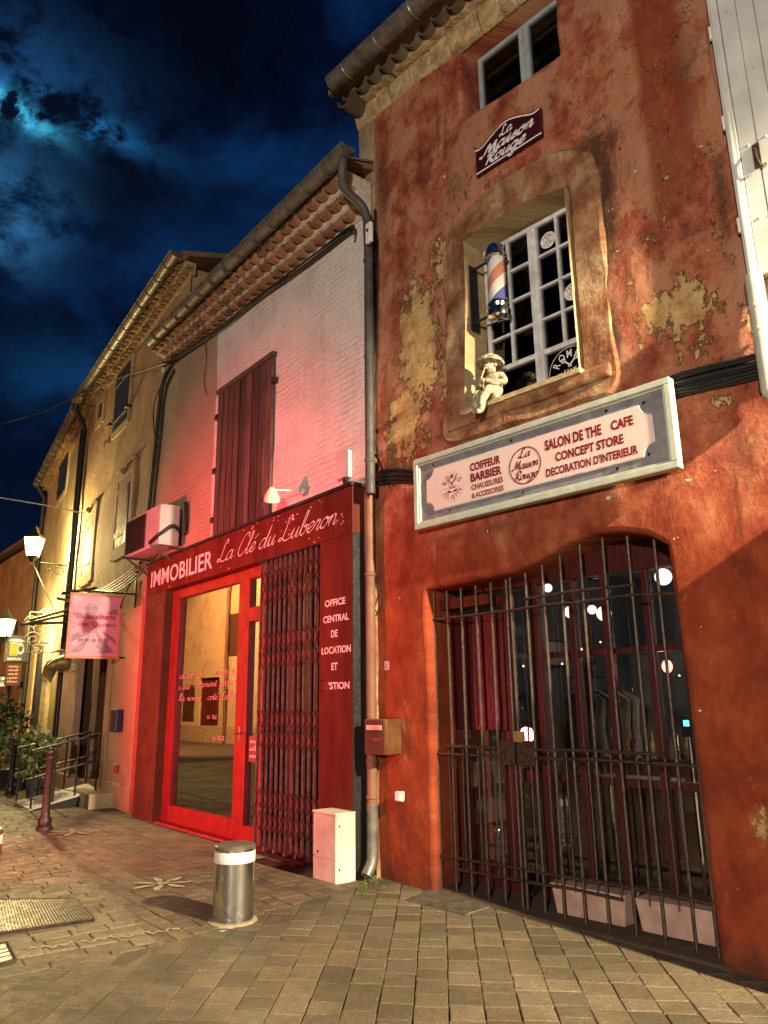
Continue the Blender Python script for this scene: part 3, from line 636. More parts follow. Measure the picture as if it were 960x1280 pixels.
def gutter(name, w, u0, u1, z0, z1, off, r, parent, m, brk=.9):
    mb = MB(); seg = 10; vs = []
    pr = [(-math.cos(math.pi * k / seg) * r, -math.sin(math.pi * k / seg) * r) for k in range(seg + 1)]; pi_ = [(x * .93, y * .93 + .003) for x, y in reversed(pr)]
    pf = pr + pi_; n = len(pf)
    for u, z in ((u0, z0), (u1, z1)): vs += [w.P(u, z + y, off + x) for x, y in pf]
    mb.add(vs, [tuple(range(n)), tuple(reversed(range(n, 2 * n)))] + [(i, n + i, n + (i + 1) % n, (i + 1) % n) for i in range(n)])
    for u, z in ((u0, z0), (u1, z1)): mb.prism([w.P(u, z + y, off + x) for x, y in pr], w.u * (.012 if u == u0 else -.012))
    mb.tube([w.P(u0, z0, off + r), w.P(u1, z1, off + r)], .014, 8)
    u = u0 + .3; k = 0
    while u < u1:
        z = z0 + (z1 - z0) * (u - u0) / (u1 - u0)
        mb.tube([w.P(u, z + y * 1.03, off + x * 1.03) for x, y in pr], .011 if k % 2 else .016, 6); u += brk; k += 1
    return mb.build(name, m, parent, smooth=45)
gutter('gutter', A, -.22, 4.5, 9.02, 9.06, .46, .115, red, M['zinc'], .55)
# overhanging tile at the corner under the gutter
mb = MB(); t = A.P(-.2, 8.72, .25)
half_tile(mb, A, -.15, 8.86, .26, .15, -.05, .34, (.3, .36, .36)); mb.build('corner_tile', M['terra'], red, smooth=40)
# window surround: raised plaster band
def band(pts_in, pts_out): return pts_in, pts_out
mb = MB()
inn = dens([(1.30, wb), (1.375, 5.6), (1.38, wt), (1.75, wt + .05), (2.2, wt + .03), (2.60, wt - .04), (2.60, wb)], .09)
outr = [(p.x + .022 * MN.noise(V((p.x * 4, p.y * 4, 2))), p.y + .022 * MN.noise(V((p.x * 4, p.y * 4, 8)))) for p in catmull([(1.03, 4.14, 0), (1.06, 4.6, 0), (1.09, 5.2, 0), (1.09, 5.9, 0), (1.13, 6.38, 0), (1.5, 6.585, 0), (2.1, 6.64, 0), (2.55, 6.56, 0), (2.83, 6.36, 0), (2.88, 5.9, 0), (2.89, 5.2, 0), (2.885, 4.6, 0), (2.87, 4.13, 0), (2.4, 4.10, 0), (1.5, 4.10, 0)], 7, closed=True)]
vs, es = list(outr), []
es += [(i, (i + 1) % len(outr)) for i in range(len(outr))]; b0 = len(vs); gi = grow(inn, .03); vs += gi; es += [(b0 + i, b0 + (i + 1) % len(gi)) for i in range(len(gi))]
rn = random.Random(5)
for i in range(26):
    for j in range(36):
        p = (1.0 + (i + rn.random()) * .075, 4.1 + (j + rn.random()) * .072)
        if pip(p, grow(outr, -.03)) and not pip(p, grow(gi, .03)): vs.append(p)
r = GEO.delaunay_2d_cdt([V(p) for p in vs], es, [], 0, 1e-5)
so = lambda u, z: .022 + .024 * MN.noise(V((u * 3, z * 3, 1))) + .006 * MN.noise(V((u * 9, z * 9, 1)))
fs = [tuple(f) for f in r[2] if pip((sum(r[0][i].x for i in f) / 3, sum(r[0][i].y for i in f) / 3), outr) and not pip((sum(r[0][i].x for i in f) / 3, sum(r[0][i].y for i in f) / 3), gi)]
mb.add([A.P(p.x, p.y, so(p.x, p.y)) for p in r[0]], fs)
n = len(outr); o2 = grow(outr, .035); mb.add([A.P(p[0], p[1], so(*p)) for p in outr] + [A.P(p[0], p[1], so(*p) - .035) for p in o2] + [A.P(p[0], p[1], -.06) for p in o2], [(k * n + i, k * n + (i + 1) % n, (k + 1) * n + (i + 1) % n, (k + 1) * n + i) for k in range(2) for i in range(n)])
n = len(inn); mb.add([A.P(p[0], p[1], so(*p)) for p in gi] + [A.P(p[0], p[1], so(*q) - .03) for p, q in zip(inn, gi)] + [A.P(p[0], p[1], -.03) for p in inn], [(k * n + i, k * n + (i + 1) % n, (k + 1) * n + (i + 1) % n, (k + 1) * n + i) for k in range(2) for i in range(n)])
mb.build('window_surround', M['surround'], red, smooth=60, uvf=wuv(A))
# cream lining of the window recess
mb = MB(); q = grow(inn, -.012); n = len(q)
mb.add([A.P(p[0], p[1], .05) for p in q] + [A.P(p[0], p[1], -.30) for p in q], [(i, (i + 1) % n, n + (i + 1) % n, n + i) for i in range(n)])
mb.build('window_lining', M['reveal'], red, smooth=40, uvf=wuv(A))
mb = MB(); mb.wbox(A, 1.08, 2.87, 4.20, 4.33, -.02, .062); mb.build('window_sill', M['surround'], red, bev=.03, uvf=wuv(A))
mb = MB(); mb.wbox(A, 1.30, 2.62, 4.30, 4.345, -.40, .10); mb.build('sill_top', M['reveal'], red, uvf=wuv(A))

def bar(mb, w, u0, u1, z0, z1, o, d): mb.wbox(w, u0, u1, z0, z1, o - d, o)
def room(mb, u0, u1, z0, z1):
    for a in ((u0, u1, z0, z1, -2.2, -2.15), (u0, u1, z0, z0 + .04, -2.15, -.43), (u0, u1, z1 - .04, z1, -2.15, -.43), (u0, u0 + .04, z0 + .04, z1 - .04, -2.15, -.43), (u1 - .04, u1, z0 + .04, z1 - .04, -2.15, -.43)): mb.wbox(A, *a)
# salon window
WO = -.24; um = A.at(671, 388, WO)[0]; ul = 1.415; ur = um + (um - ul) * .90
fz0, fz1 = 4.345, 6.19
swin = MB(); k = .045
bar(swin, A, ul, ul + k, fz0, fz1, WO, .06); bar(swin, A, ur - k, ur, fz0, fz1, WO, .06); bar(swin, A, ul + k, ur - k, fz1 - k, fz1, WO - .002, .06); bar(swin, A, ul + k, ur - k, fz0, fz0 + .03, WO - .002, .06)
bar(swin, A, um - .05, um + .05, fz0 + .03, fz1 - k, WO + .012, .07); bar(swin, A, um - .012, um + .012, fz0 + .03, fz1 - k, WO + .028, .02)
zb = A.at(640, 452, WO)[1]; zmid = 4.80
rows = [zmid + (fz1 - k - zmid) * i / 4 for i in range(5)]
for a, b in ((ul + k, um - .05), (um + .05, ur - k)):
    bar(swin, A, a, b, rows[0] - .028, rows[0] + .022, WO + .004, .05); c = (a + b) / 2
    bar(swin, A, c - .014, c + .014, rows[0] + .022, fz1 - k, WO + .002, .045)
    for zz in rows[1:4]:
        bar(swin, A, a, c - .014, zz - .013, zz + .013, WO, .04); bar(swin, A, c + .014, b, zz - .013, zz + .013, WO, .04)
win = swin.build('window', M['whitepaint'], red, bev=.004)
mb = MB(); mb.wbox(A, ul + .02, ur - .02, fz0 + .02, fz1 - .02, WO - .035, WO - .03); mb.build('pane', M['glass'], win)
mb = MB(); room(mb, ul - .3, ur + .4, 4.1, 6.7); mb.build('upper_room', M['dark'], red)
def badge(u, z, r, off, parent, white=True):
    fnb = lambda a, b: A.P(a, b, off + .0025)
    if white:
        d = MB(); d.add([A.P(u + r * math.cos(i * math.tau / 32), z + r * math.sin(i * math.tau / 32), off + .0008) for i in range(32)], [tuple(range(32))])
        st = d.build('sticker', M['letter_white'], parent); lm = M['black']
    else:
        d = MB(); ring(d, fnb, u, z, r * .98, r); st = d.build('sticker', M['letter_white'], parent); lm = M['letter_white']
    t = MB(); arc_letters(t, 'ROMEO', fnb, u, z, r * .72, r * .34, 150, 30)
    arc_letters(t, 'JULIETTE', fnb, u, z, r * .72, r * .28, 205, 335, inside=True)
    letters(t, 'SANS', fnb, u - r * .3, u + r * .3, z - r * .16, z + r * .06, .01)
    for s in (-1, 1):   # little crossed keys
        t.prism([fnb(u - s * r * .28, z + r * .42), fnb(u - s * r * .22, z + r * .47), fnb(u + s * r * .1, z + r * .16), fnb(u + s * r * .05, z + r * .12)], A.n * .001)
        ring(t, fnb, u - s * r * .30, z + r * .48, r * .07, r * .11)
        for q in (.42, .56): t.prism([fnb(u + s * r * q + dx * r * .03, z - r * .03 + dz * r * .03) for dx, dz in ((-1, 0), (0, -1), (1, 0), (0, 1))], A.n * .001)
    for s in (-1, 1): t.prism([fnb(u + s * r * .08, z - r * .3), fnb(u + s * r * .40, z - r * .22), fnb(u + s * r * .40, z - r * .34), fnb(u + s * r * .10, z - r * .40)], A.n * .001)
    t.build('lettering', lm, parent if not parent.parent else parent)
def ring(mb, fn, u, z, r0, r1, sz=1.0, n=40):
    vs = [fn(u + r * math.cos(i * math.tau / n), z + r * sz * math.sin(i * math.tau / n)) for r in (r0, r1) for i in range(n)]
    mb.add(vs, [(i, (i + 1) % n, n + (i + 1) % n, n + i) for i in range(n)])
cR = (um + .05 + ur - k) / 2
GO = WO - .03
p = A.at(685, 300, GO); badge((um + .05 + cR) / 2, (rows[3] + rows[4]) / 2 - .02, .085, GO, win)
badge((cR + ur - k) / 2 - .01, (rows[1] + rows[2]) / 2, .085, GO, win)
badge((um + .05 + ur - k) / 2 + .02, 4.545, .225, GO, win, white=False)
# attic window
AO = -.24; pL, pR = A.at(598, 100, AO)[0], A.at(655, 55, AO)[0]
aw = MB(); ul2 = pL; ur2 = ul2 + 2 * (pR - pL); k2 = .05; zt0, zt1 = 7.66, 8.60
bar(aw, A, ul2, ul2 + k2, zt0, zt1, AO, .06); bar(aw, A, ur2 - k2, ur2, zt0, zt1, AO, .06); bar(aw, A, ul2 + k2, ur2 - k2, zt1 - k2, zt1, AO - .002, .06); bar(aw, A, ul2 + k2, ur2 - k2, zt0, zt0 + k2, AO - .002, .06)
bar(aw, A, pR - .06, pR - .003, zt0 + k2, zt1 - k2, AO + .012, .06); bar(aw, A, pR + .003, pR + .06, zt0 + k2, zt1 - k2, AO + .012, .06)
attic = aw.build('window', M['greyblue'], red, bev=.004)
mb = MB(); mb.wbox(A, ul2 + .03, ur2 - .03, zt0 + .03, zt1 - .03, AO - .035, AO - .03); mb.build('pane', M['glass'], attic)
mb = MB(); room(mb, 1.2, 2.9, 7.4, 8.85); mb.build('attic_room', M['dark'], red)
# ---- the barred gate: two leaves of square bar
G0 = -.10
def gbar(mb, w, u, z0, z1, o, s=.011, rn=random.Random(8)):
    j = rn.uniform(-.006, .006); mb.tube([w.P(u, z0, o), w.P(u + j, (z0 + z1) / 2, o), w.P(u, z1, o)], s * 1.2, 6)
def ztop(u):
    for (a, b), (c, d) in zip(arch[1:-2], arch[2:-1]):
        if a <= u <= c: return b + (d - b) * (u - a) / max(c - a, 1e-6)
    return 2.7
mb = MB(); Lu = [.66 + .04, .87, 1.05, 1.23, 1.41, 1.585]
for u in Lu: gbar(mb, A, u, -.03, min(ztop(u), 2.72) - .03, G0)
for u in (.80, .97, 1.15, 1.33, 1.5): gbar(mb, A, u, .17, 1.24, G0 - .03, .006)
for z, a, b in ((2.40, .69, 1.60), (1.155, .62, 1.585), (1.225, .80, 1.585), (.275, .62, 1.60), (.185, .84, 1.60)): mb.tube([A.P(a, z, G0 + .016), A.P(b, z + .004, G0 + .016)], .0125, 6)
gate1 = mb.build('security_gate', M['iron'], red, smooth=40)
mb = MB(); Ru = [1.63, 1.80, 1.98, 2.165, 2.365, 2.58, 2.80, 3.02, 3.17]
for u in Ru: gbar(mb, A, u, -.03 - .012 * u, ztop(u) - .02, G0)
for u in (1.72, 1.9, 2.07, 2.27, 2.47, 2.69, 2.91): gbar(mb, A, u, .17, 1.22, G0 - .03, .006)
for z, a, b in ((2.40, 1.63, 2.35), (2.485, 1.78, 2.84), (1.155, 1.63, 3.19), (1.222, 1.63, 2.95), (.275, 1.63, 3.18), (.19, 1.63, 2.5)): mb.tube([A.P(a, z, G0 + .016), A.P((a + b) / 2, z + .012, G0 + .016), A.P(b, z, G0 + .016)], .0125, 6)
mb.tube([A.P(2.35, 2.40, G0 + .016), A.P(2.8, 2.41, G0 + .016), A.P(3.18, 2.38, G0 + .016)], .0125, 6)
gate2 = mb.build('security_gate', M['iron'], red, smooth=40)
for g, a, b in ((gate1, 1.43, 1.60), (gate2, 1.63, 1.80)):
    mb = MB(); mb.wbox(A, a, b, 1.09, 1.29, G0 - .03, G0 + .035); mb.wbox(A, a + .05, a + .07, 1.13, 1.18, G0 + .035, G0 + .05)
    for i in range(3): mb.ball(A.P(a + .03 + .055 * i, 1.25 - .06 * (i % 2), G0 + .036), .010)
    lk = mb.build('lock_box', M['iron'], g, bev=.004)
mb = MB(); mb.wbox(A, 1.60, 1.70, 1.28, 1.37, G0 + .0, G0 + .04); mb.wbox(A, 1.615, 1.64, 1.31, 1.35, G0 + .04, G0 + .043); mb.build('lock_plate', M['gold'], gate2, bev=.006)
for z in (2.32, 1.155, .275):
    mb = MB(); mb.tube([A.P(.66, z - .06, G0 + .03), A.P(.66, z + .06, G0 + .03)], .018, 8); mb.wbox(A, .60, .66, z - .025, z + .025, G0 + .01, G0 + .045); mb.build('hinge', M['iron'], gate1)
# ---- glazing behind the gate
F0 = -.40
mb = MB(); DR = M['darkred']
def rbar(u0, u1, z0, z1, o=F0, d=.07): mb.wbox(A, u0, u1, z0, z1, o - d, o)
rbar(.45, .62, -.2, 2.95); rbar(.62, 3.5, 2.66, 3.05, F0 - .003); rbar(1.30, 1.37, -.2, 2.66); rbar(1.62, 1.70, -.2, 2.66); rbar(3.22, 3.5, -.2, 2.66)
for u in (2.02, 2.34, 2.72): rbar(u, u + .055, .18, 2.66, F0 - .004)
for a, b in ((1.70, 2.02), (2.075, 2.34), (2.395, 2.72), (2.775, 3.22)): rbar(a, b, 1.985, 2.035, F0 - .006); rbar(a, b, .945, 1.005, F0 - .006); rbar(a, b, .13, .22, F0 - .006)
rbar(1.37, 1.62, .92, 1.03, F0 - .006)
sdoor = mb.build('shop_window', M['darkred'], red, bev=.004)
mb = MB(); mb.wbox(A, 1.38, 3.21, .2, 2.64, F0 - .05, F0 - .045); mb.build('pane', M['gateglass'], sdoor)
mb = MB(); mb.wbox(A, .62, 1.30, 1.36, 2.46, F0 - .05, F0 + .02); mb.wbox(A, .95, .965, 1.40, 2.42, F0 + .02, F0 + .03)
dl = mb.build('door', M['darkred'], red, bev=.006)
mb = MB(); mb.wbox(A, .62, .70, -.05, 1.36, F0 - .05, F0); mb.wbox(A, 1.22, 1.30, -.05, 1.36, F0 - .05, F0); mb.wbox(A, .70, 1.22, -.05, .22, F0 - .05, F0 + .001); mb.build('door_frame', M['darkred'], dl, bev=.005)
mb = MB(); mb.wbox(A, .70, 1.22, .22, 1.36, F0 - .04, F0 - .035); mb.build('pane', M['gateglass'], dl)
mb = MB(); mb.wbox(A, .68, 1.30, 2.50, 2.60, F0, F0 + .22); mb.wbox(A, .70, 1.28, 2.545, 2.56, F0 + .22, F0 + .232); mb.build('transom_box', M['shopred'], red, bev=.006)
mb = MB(); mb.hexa([A.P(.60, -.5, .02), A.P(3.3, -.5, .02), A.P(3.3, -.5, -.42), A.P(.60, -.5, -.42), A.P(.60, .0, .02), A.P(3.3, -.07, .02), A.P(3.3, -.03, -.42), A.P(.60, .02, -.42)]); mb.build('threshold', mat('shaded_sill', (.085, .05, .03), (.04, .024, .015), .9, 8, .8, 16), red, bev=.02)  # threshold coloured dark to carry the shade below the gate
# salon interior
mb = MB(); mb.wbox(A, -.1, 4.25, -.2, 3.3, -5.2, -5.1); mb.wbox(A, -.045, .0, -.2, 3.3, -5.1, -.5); mb.wbox(A, 4.25, 4.29, -.2, 3.3, -5.2, -.5); mb.wbox(A, -.1, 4.25, 3.3, 3.35, -5.2, -.43)
struct(mb.build('interior_wall', mat('salon_wall_paint', (.115, .112, .105), (.07, .068, .064), .85, 1), loc=A.P(2, 0, -5)))
mb = MB(); mb.wbox(A, -.1, 4.25, -.25, -.12, -5.2, -.42); struct(mb.build('interior_floor', M['darkred'], loc=A.P(2, 0, -3)))
light('salon_lamp_glow', 'POINT', A.P(1.6, 2.85, -3.9), 8, (1.0, .96, .90), .15)
light('salon_table_glow', 'POINT', A.P(1.9, 1.5, -2.2), .8, (1, .75, .5), .05)
# things in the salon
for px, py, o, r in [(735, 690, -1.2, .05), (784, 695, -1.1, .065), (829, 721, -1.0, .075), (685, 735, -1.3, .045), (713, 765, -1.6, .065), (755, 767, -1.5, .075), (740, 762, -1.9, .05)]:
    u, z = A.at(px, py, o); z = min(z, 3.1); c = A.P(u, z, o)
    g = thing('globe_lamp', 'round white globe lamp hanging inside the salon behind the barred glass', 'lamp', c - V((0, 0, r)), 'globe lamps hanging in the salon')
    mb = MB(); mb.ball(c, r, 16, 10); mb.build('globe', M['globe'], g, smooth=True)
    mb = MB(); mb.tube([c + V((0, 0, r * .95)), A.P(u, 3.3, o)], .004, 6); mb.lathe(c + V((0, 0, r * .9)), [(.018, 0), (.018, .03), (.008, .04)], 10); mb.build('cord', M['black'], g)
u, z = A.at(834, 833, -1.0); c = A.P(u, z, -1.0)
g = thing('red_lamp', 'small glowing red bulb lamp on a stand at the right of the salon window', 'lamp', A.P(u, -.12, -1.0))
mb = MB(); mb.ball(c, .045, 14, 9, (1, 1, 1.25)); mb.build('bulb', M['redbulb'], g, smooth=True)
mb = MB(); mb.tube([A.P(u, -.12, -1.0), c - V((0, 0, .05))], .012, 8); mb.lathe(A.P(u, -.12, -1.0), [(.14, 0), (.14, .02), (.02, .04)], 20); mb.build('stand', M['black'], g)
light('red_lamp_glow', 'POINT', c + A.n * .08, 1.2, (1, .2, .15), .03)
u, z = A.at(853, 886, -1.1); c = A.P(u, z, -1.1)
u, z = A.at(858, 904, -.9); c = A.P(u, z, -.9)
g = thing('card_terminal', 'small card terminal with a cyan lit screen behind the salon window', 'terminal', A.P(u, -.12, -.9))
mb = MB(); mb.wbox(A, u - .05, u + .05, z - .11, z + .06, -.95, -.90); mb.build('body', M['black'], g, bev=.008)
mb = MB(); mb.wbox(A, u - .024, u + .024, z - .024, z + .024, -.898, -.895); mb.build('screen', M['screen'], g)
mb = MB(); mb.tube([A.P(u, -.12, -.93), A.P(u, z - .1, -.93)], .018, 8); mb.lathe(A.P(u, -.12, -.93), [(.13, 0), (.13, .02), (.02, .05)], 20); mb.build('stand', M['steel'], g)
# tables, chairs, mirror, clothes on a rail, wall pictures
g = thing('salon_table', 'small dark table with a pale edge inside the salon', 'table', A.P(1.85, -.12, -1.5))
mb = MB(); mb.wbox(A, 1.45, 2.25, .86, .90, -1.8, -1.2); mb.build('table_top', M['whitepaint'], g, bev=.005)
for a in (1.5, 2.2):
    for o in (-1.75, -1.25):
        mb = MB(); mb.tube([A.P(a, -.12, o), A.P(a, .86, o)], .018, 8); mb.build('leg', M['steel'], g)
g = thing('wall_mirror', 'tall gilt framed mirror on the side wall of the salon', 'mirror', A.P(.01, 1.0, -2.2))
mb = MB(); mb.wbox(A, .003, .05, .85, 2.2, -2.6, -1.9); mb.build('frame', M['gold'], g, bev=.01); mb = MB(); mb.wbox(A, .052, .058, .92, 2.13, -2.53, -1.97); mb.build('mirror_glass', M['chrome'], g)
g = thing('clothes_rail', 'metal rail of hanging clothes inside the salon', 'clothes rail', A.P(.45, -.12, -3.6))
mb = MB(); mb.tube([A.P(.45, -.12, -2.9), A.P(.45, 1.78, -2.9), A.P(.45, 1.78, -4.3), A.P(.45, -.12, -4.3)], .015, 8); mb.build('rail_frame', M['chrome'], g)
CL = [mat('linen_cloth', (.34, .29, .22), (.2, .17, .13)), mat('brown_cloth', (.10, .065, .04), (.06, .04, .025)), mat('grey_cloth', (.26, .26, .26), (.15, .15, .15)), mat('black_cloth', (.02, .02, .02))]
rn = random.Random(12)
for i in range(11):
    o = -2.98 - i * .12; u = .45; cl = CL[rn.randrange(4)]; ln = rn.uniform(.7, 1.1); wd = rn.uniform(.17, .24); mb = MB(); ring_ = []
    for (hh, ww, dd) in ((1.73, .02, .02), (1.69, wd * .6, .03), (1.63, wd, .04), (1.63 - ln * .4, wd * .8, .035), (1.65 - ln, wd * 1.15, .05)):
        ring_.append([A.P(u + ww * math.sin(t), hh, o + dd * math.cos(t) * (1 + .3 * math.sin(5 * t))) for t in [j * math.tau / 16 for j in range(16)]])
    mb.add([p for r_ in ring_ for p in r_], [(k * 16 + j, k * 16 + (j + 1) % 16, (k + 1) * 16 + (j + 1) % 16, (k + 1) * 16 + j) for k in range(4) for j in range(16)] + [tuple(range(64, 80))])
    mb.tube(catmull([A.P(u, 1.72, o), A.P(u, 1.795, o), A.P(u, 1.80, o + .015)], 4), .005, 6)
    tag(mb.build('hanging_garment', cl, smooth=40), 'dim garment on the clothes rail inside the salon', 'garment', 'garments on the salon rail')
for i, (o, z, w_, h_) in enumerate([(-1.5, 1.75, .32, .42), (-2.9, 2.05, .5, .35), (-3.7, 2.1, .4, .5), (-1.15, 1.2, .25, .3)]):
    g = thing('wall_picture', 'framed picture on the dim side wall of the salon', 'picture', A.P(.01, z, o), 'pictures on the salon wall')
    mb = MB(); mb.wbox(A, .003, .035, z, z + h_, o - w_, o); mb.build('frame', M['black'], g); mb = MB(); mb.wbox(A, .036, .039, z + .03, z + h_ - .03, o - w_ + .03, o - .03); mb.build('picture_sheet', CL[(i + 2) % 3], g)
g = thing('wall_shelf', 'shelf of boxes on the dim side wall of the salon', 'shelf', A.P(.1, .4, -1.3))
mb = MB()
for z in (.35, .72): mb.wbox(A, .003, .32, z, z + .03, -1.9, -.7)
mb.build('boards', M['wood'], g)
rn = random.Random(41)
for i in range(9):
    o = -.78 - .26 * (i % 5); z = .38 if i < 5 else .75; h_ = rn.uniform(.12, .28); mb = MB(); mb.wbox(A, .08, .28, z + .003, z + h_, o - rn.uniform(.12, .2), o); tag(mb.build('storage_box', CL[i % 3], bev=.008), 'small box on the shelf inside the salon', 'box', 'boxes on the salon shelf')
g = thing('salon_counter', 'dark counter inside the salon by the door', 'counter', A.P(1.4, -.12, -2.9))
mb = MB(); mb.wbox(A, .9, 2.1, -.12, .95, -3.2, -2.7); mb.build('cabinet', M['darkred'], g, bev=.01); mb = MB(); mb.wbox(A, .85, 2.15, .95, .99, -3.25, -2.65); mb.build('counter_top', M['black'], g, bev=.005)
rn = random.Random(4)
for i in range(10):   # glass drops on threads that catch the street light by the door
    u = .80 + .42 * rn.random(); z = .25 + .9 * rn.random(); o = -.62 - .2 * rn.random()
    mb = MB(); mb.lathe(A.P(u, z, o), [(.001, 0), (.012, .02), (.016, .05), (.008, .10), (.002, .13)], 8); mb.tube([A.P(u, z + .12, o), A.P(u, 1.9, o)], .002, 5)
    tag(mb.build('glass_drop', M['chrome'], smooth=True), 'shiny glass drop hanging on a thread behind the salon door', 'ornament', 'glass drops behind the door')
g = thing('hat_stand', 'dark mannequin head wearing a hat behind the salon glass', 'mannequin head', A.P(1.45, -.12, -1.5))
mb = MB(); mb.tube([A.P(1.45, -.12, -1.5), A.P(1.45, 1.65, -1.5)], .02, 8); mb.lathe(A.P(1.45, -.12, -1.5), [(.16, 0), (.16, .02), (.02, .05)], 18); mb.build('pole', M['black'], g)
mb = MB(); mb.ball(A.P(1.45, 1.78, -1.5), .09, 14, 10, (1, 1, 1.3)); mb.build('head', CL[1], g, smooth=True)
mb = MB(); mb.lathe(A.P(1.45, 1.84, -1.5), [(.19, 0), (.19, .01), (.10, .02), (.095, .10), (.03, .13)], 22); mb.build('hat', CL[3], g, smooth=40)
# cafe chair, fairy lights and bottles
for u, o, rz, lab in ((2.75, -.95, 25, 'dark bentwood cafe chair close behind the right panes of the salon window'), (1.2, -1.1, -40, 'dark bentwood cafe chair behind the glazed salon door')):
    t = thing('cafe_chair', lab, 'chair', A.P(u, -.12, o), 'cafe chairs in the salon'); ca, sa = math.cos(R(rz)), math.sin(R(rz)); L = lambda x, y, z: A.P(u + x * ca - y * sa, -.12 + z, o + x * sa + y * ca)
    mb = MB(); mb.lathe(L(0, 0, .44), [(.20, 0), (.205, .015), (.19, .03)], 20); mb.build('seat', M['brown'], t)
    for x, y in ((.14, .14), (-.14, .14), (.14, -.14), (-.14, -.14)): mb = MB(); mb.tube([L(x * 1.2, y * 1.2, 0), L(x, y, .44)], .014, 7); mb.build('leg', M['brown'], t)
    mb = MB(); mb.tube(catmull([L(-.17, -.17, .44), L(-.18, -.22, .72), L(-.10, -.25, .90), L(.10, -.25, .90), L(.18, -.22, .72), L(.17, -.17, .44)], 6), .014, 7); mb.tube(catmull([L(-.09, -.18, .45), L(-.09, -.23, .68), L(0, -.245, .80), L(.09, -.23, .68), L(.09, -.18, .45)], 6), .010, 6); mb.build('backrest', M['brown'], t)
fl = emis('fairy_bulb', (1, .72, .42), 2.2); rn = random.Random(19); fg = thing('fairy_lights', 'string of tiny warm fairy lights looped inside the salon', 'fairy lights', A.P(1.5, 2.3, -1.0)); pts_ = catmull([A.P(.75, 2.2, -.8), A.P(1.3, 1.9, -1.0), A.P(1.9, 2.15, -1.1), A.P(2.4, 1.75, -1.2), A.P(3.0, 2.0, -1.0), A.P(3.1, 1.4, -.9), A.P(3.12, .7, -.8)], 6)
mb = MB(); mb.tube(pts_, .003, 5); mb.build('wire', M['black'], fg)
for p in pts_[::2]: mb = MB(); mb.ball(p, rn.uniform(.007, .012), 8, 6); mb.build('bulb', fl, fg, smooth=True)
for i in range(12):
    u = .95 + .095 * i + rn.uniform(-.02, .02); h = rn.uniform(.2, .32); c = A.P(u, .991, -2.9 + rn.uniform(-.08, .08)); mb = MB(); mb.lathe(c, [(.034, 0), (.036, .01), (.036, h * .55), (.013, h * .75), (.013, h), (.002, h + .003)], 12)
    tag(mb.build('bottle', [M['chrome'], M['gold'], M['letter_red'], CL[2]][i % 4], smooth=40), 'small bottle standing on the dark salon counter', 'bottle', 'bottles on the salon counter')
# pale planter troughs behind the gate foot
for i, (a, b, lab) in enumerate(((1.83, 2.48, 'pale pink trough behind the gate foot, the one nearer the gate lock'), (2.56, 3.17, 'pale pink trough behind the gate foot, the one against the right jamb'))):
    mb = MB(); mb.hexa([A.P(a + .03, -.02, -.17), A.P(b - .03, -.02, -.17), A.P(b - .03, -.02, -.36), A.P(a + .03, -.02, -.36), A.P(a, .20, -.15), A.P(b, .20, -.15), A.P(b, .20, -.38), A.P(a, .20, -.38)])
    mb.wbox(A, a - .008, b + .008, .185, .205, -.385, -.142)
    tag(mb.build('planter_trough', M['planter'], bev=.008), lab, 'planter', 'troughs behind the gate')

# ================================================================== THINGS ON THE RED HOUSE
# the long shop sign
SO = .150
sg = thing('shop_sign', 'long grey board sign with pale pink panel lettered coiffeur barbier above the barred doorway', 'sign', A.P(1.95, 3.3, SO))
cs_ = [A.at(x, y, SO) for x, y in ((515, 577), (835, 470), (851, 583), (521, 663))]; su0, su1, sz0, sz1 = (cs_[0][0] + cs_[3][0]) / 2, (cs_[1][0] + cs_[2][0]) / 2, (cs_[2][1] + cs_[3][1]) / 2, (cs_[0][1] + cs_[1][1]) / 2
mb = MB(); mb.wbox(A, su0 + .03, su1 - .03, sz0 + .03, sz1 - .03, .085, SO - .02); mb.build('board', M['signgrey'], sg)
mb = MB()
for a, b, c, d in ((su0, su1, sz0, sz0 + .055), (su0, su1, sz1 - .055, sz1), (su0, su0 + .055, sz0 + .055, sz1 - .055), (su1 - .055, su1, sz0 + .055, sz1 - .055)):
    mb.wbox(A, a, b, c, d, .08, SO + .012)
    cx, cz = (a + b) / 2, (c + d) / 2
for a, b, c, d in ((su0 + .055, su1 - .055, sz0 + .055, sz0 + .075), (su0 + .055, su1 - .055, sz1 - .075, sz1 - .055), (su0 + .055, su0 + .075, sz0 + .075, sz1 - .075), (su1 - .075, su1 - .055, sz0 + .075, sz1 - .075)): mb.wbox(A, a, b, c, d, .085, SO - .004)
mb.build('frame', M['signframe'], sg, bev=.008)
pa, pb, pc, pd, rr = su0 + .165, su1 - .18, sz0 + .155, sz1 - .155, .095
poly = []
for cx, cz, a0 in ((pa, pc, 90), (pb, pc, 180), (pb, pd, 270), (pa, pd, 0)):
    poly += [(cx + rr * math.cos(R(a0 - 90 * t / 6)), cz + rr * math.sin(R(a0 - 90 * t / 6))) for t in range(7)]
mb = MB(); mb.wpoly(A, poly, SO - .02, SO - .008); pan = mb.build('panel', M['signpink'], sg)
mb = MB(); n = len(poly); q = grow(poly, .006); mb.tube([A.P(a, b, SO - .014) for a, b in q + q[:1]], .005, 6); mb.build('panel_edge', M['whitepaint'], sg)
fs_ = lambda u, z: A.P(u, z, SO - .0065)
SX, OX, OY = 2.743, 510, 460
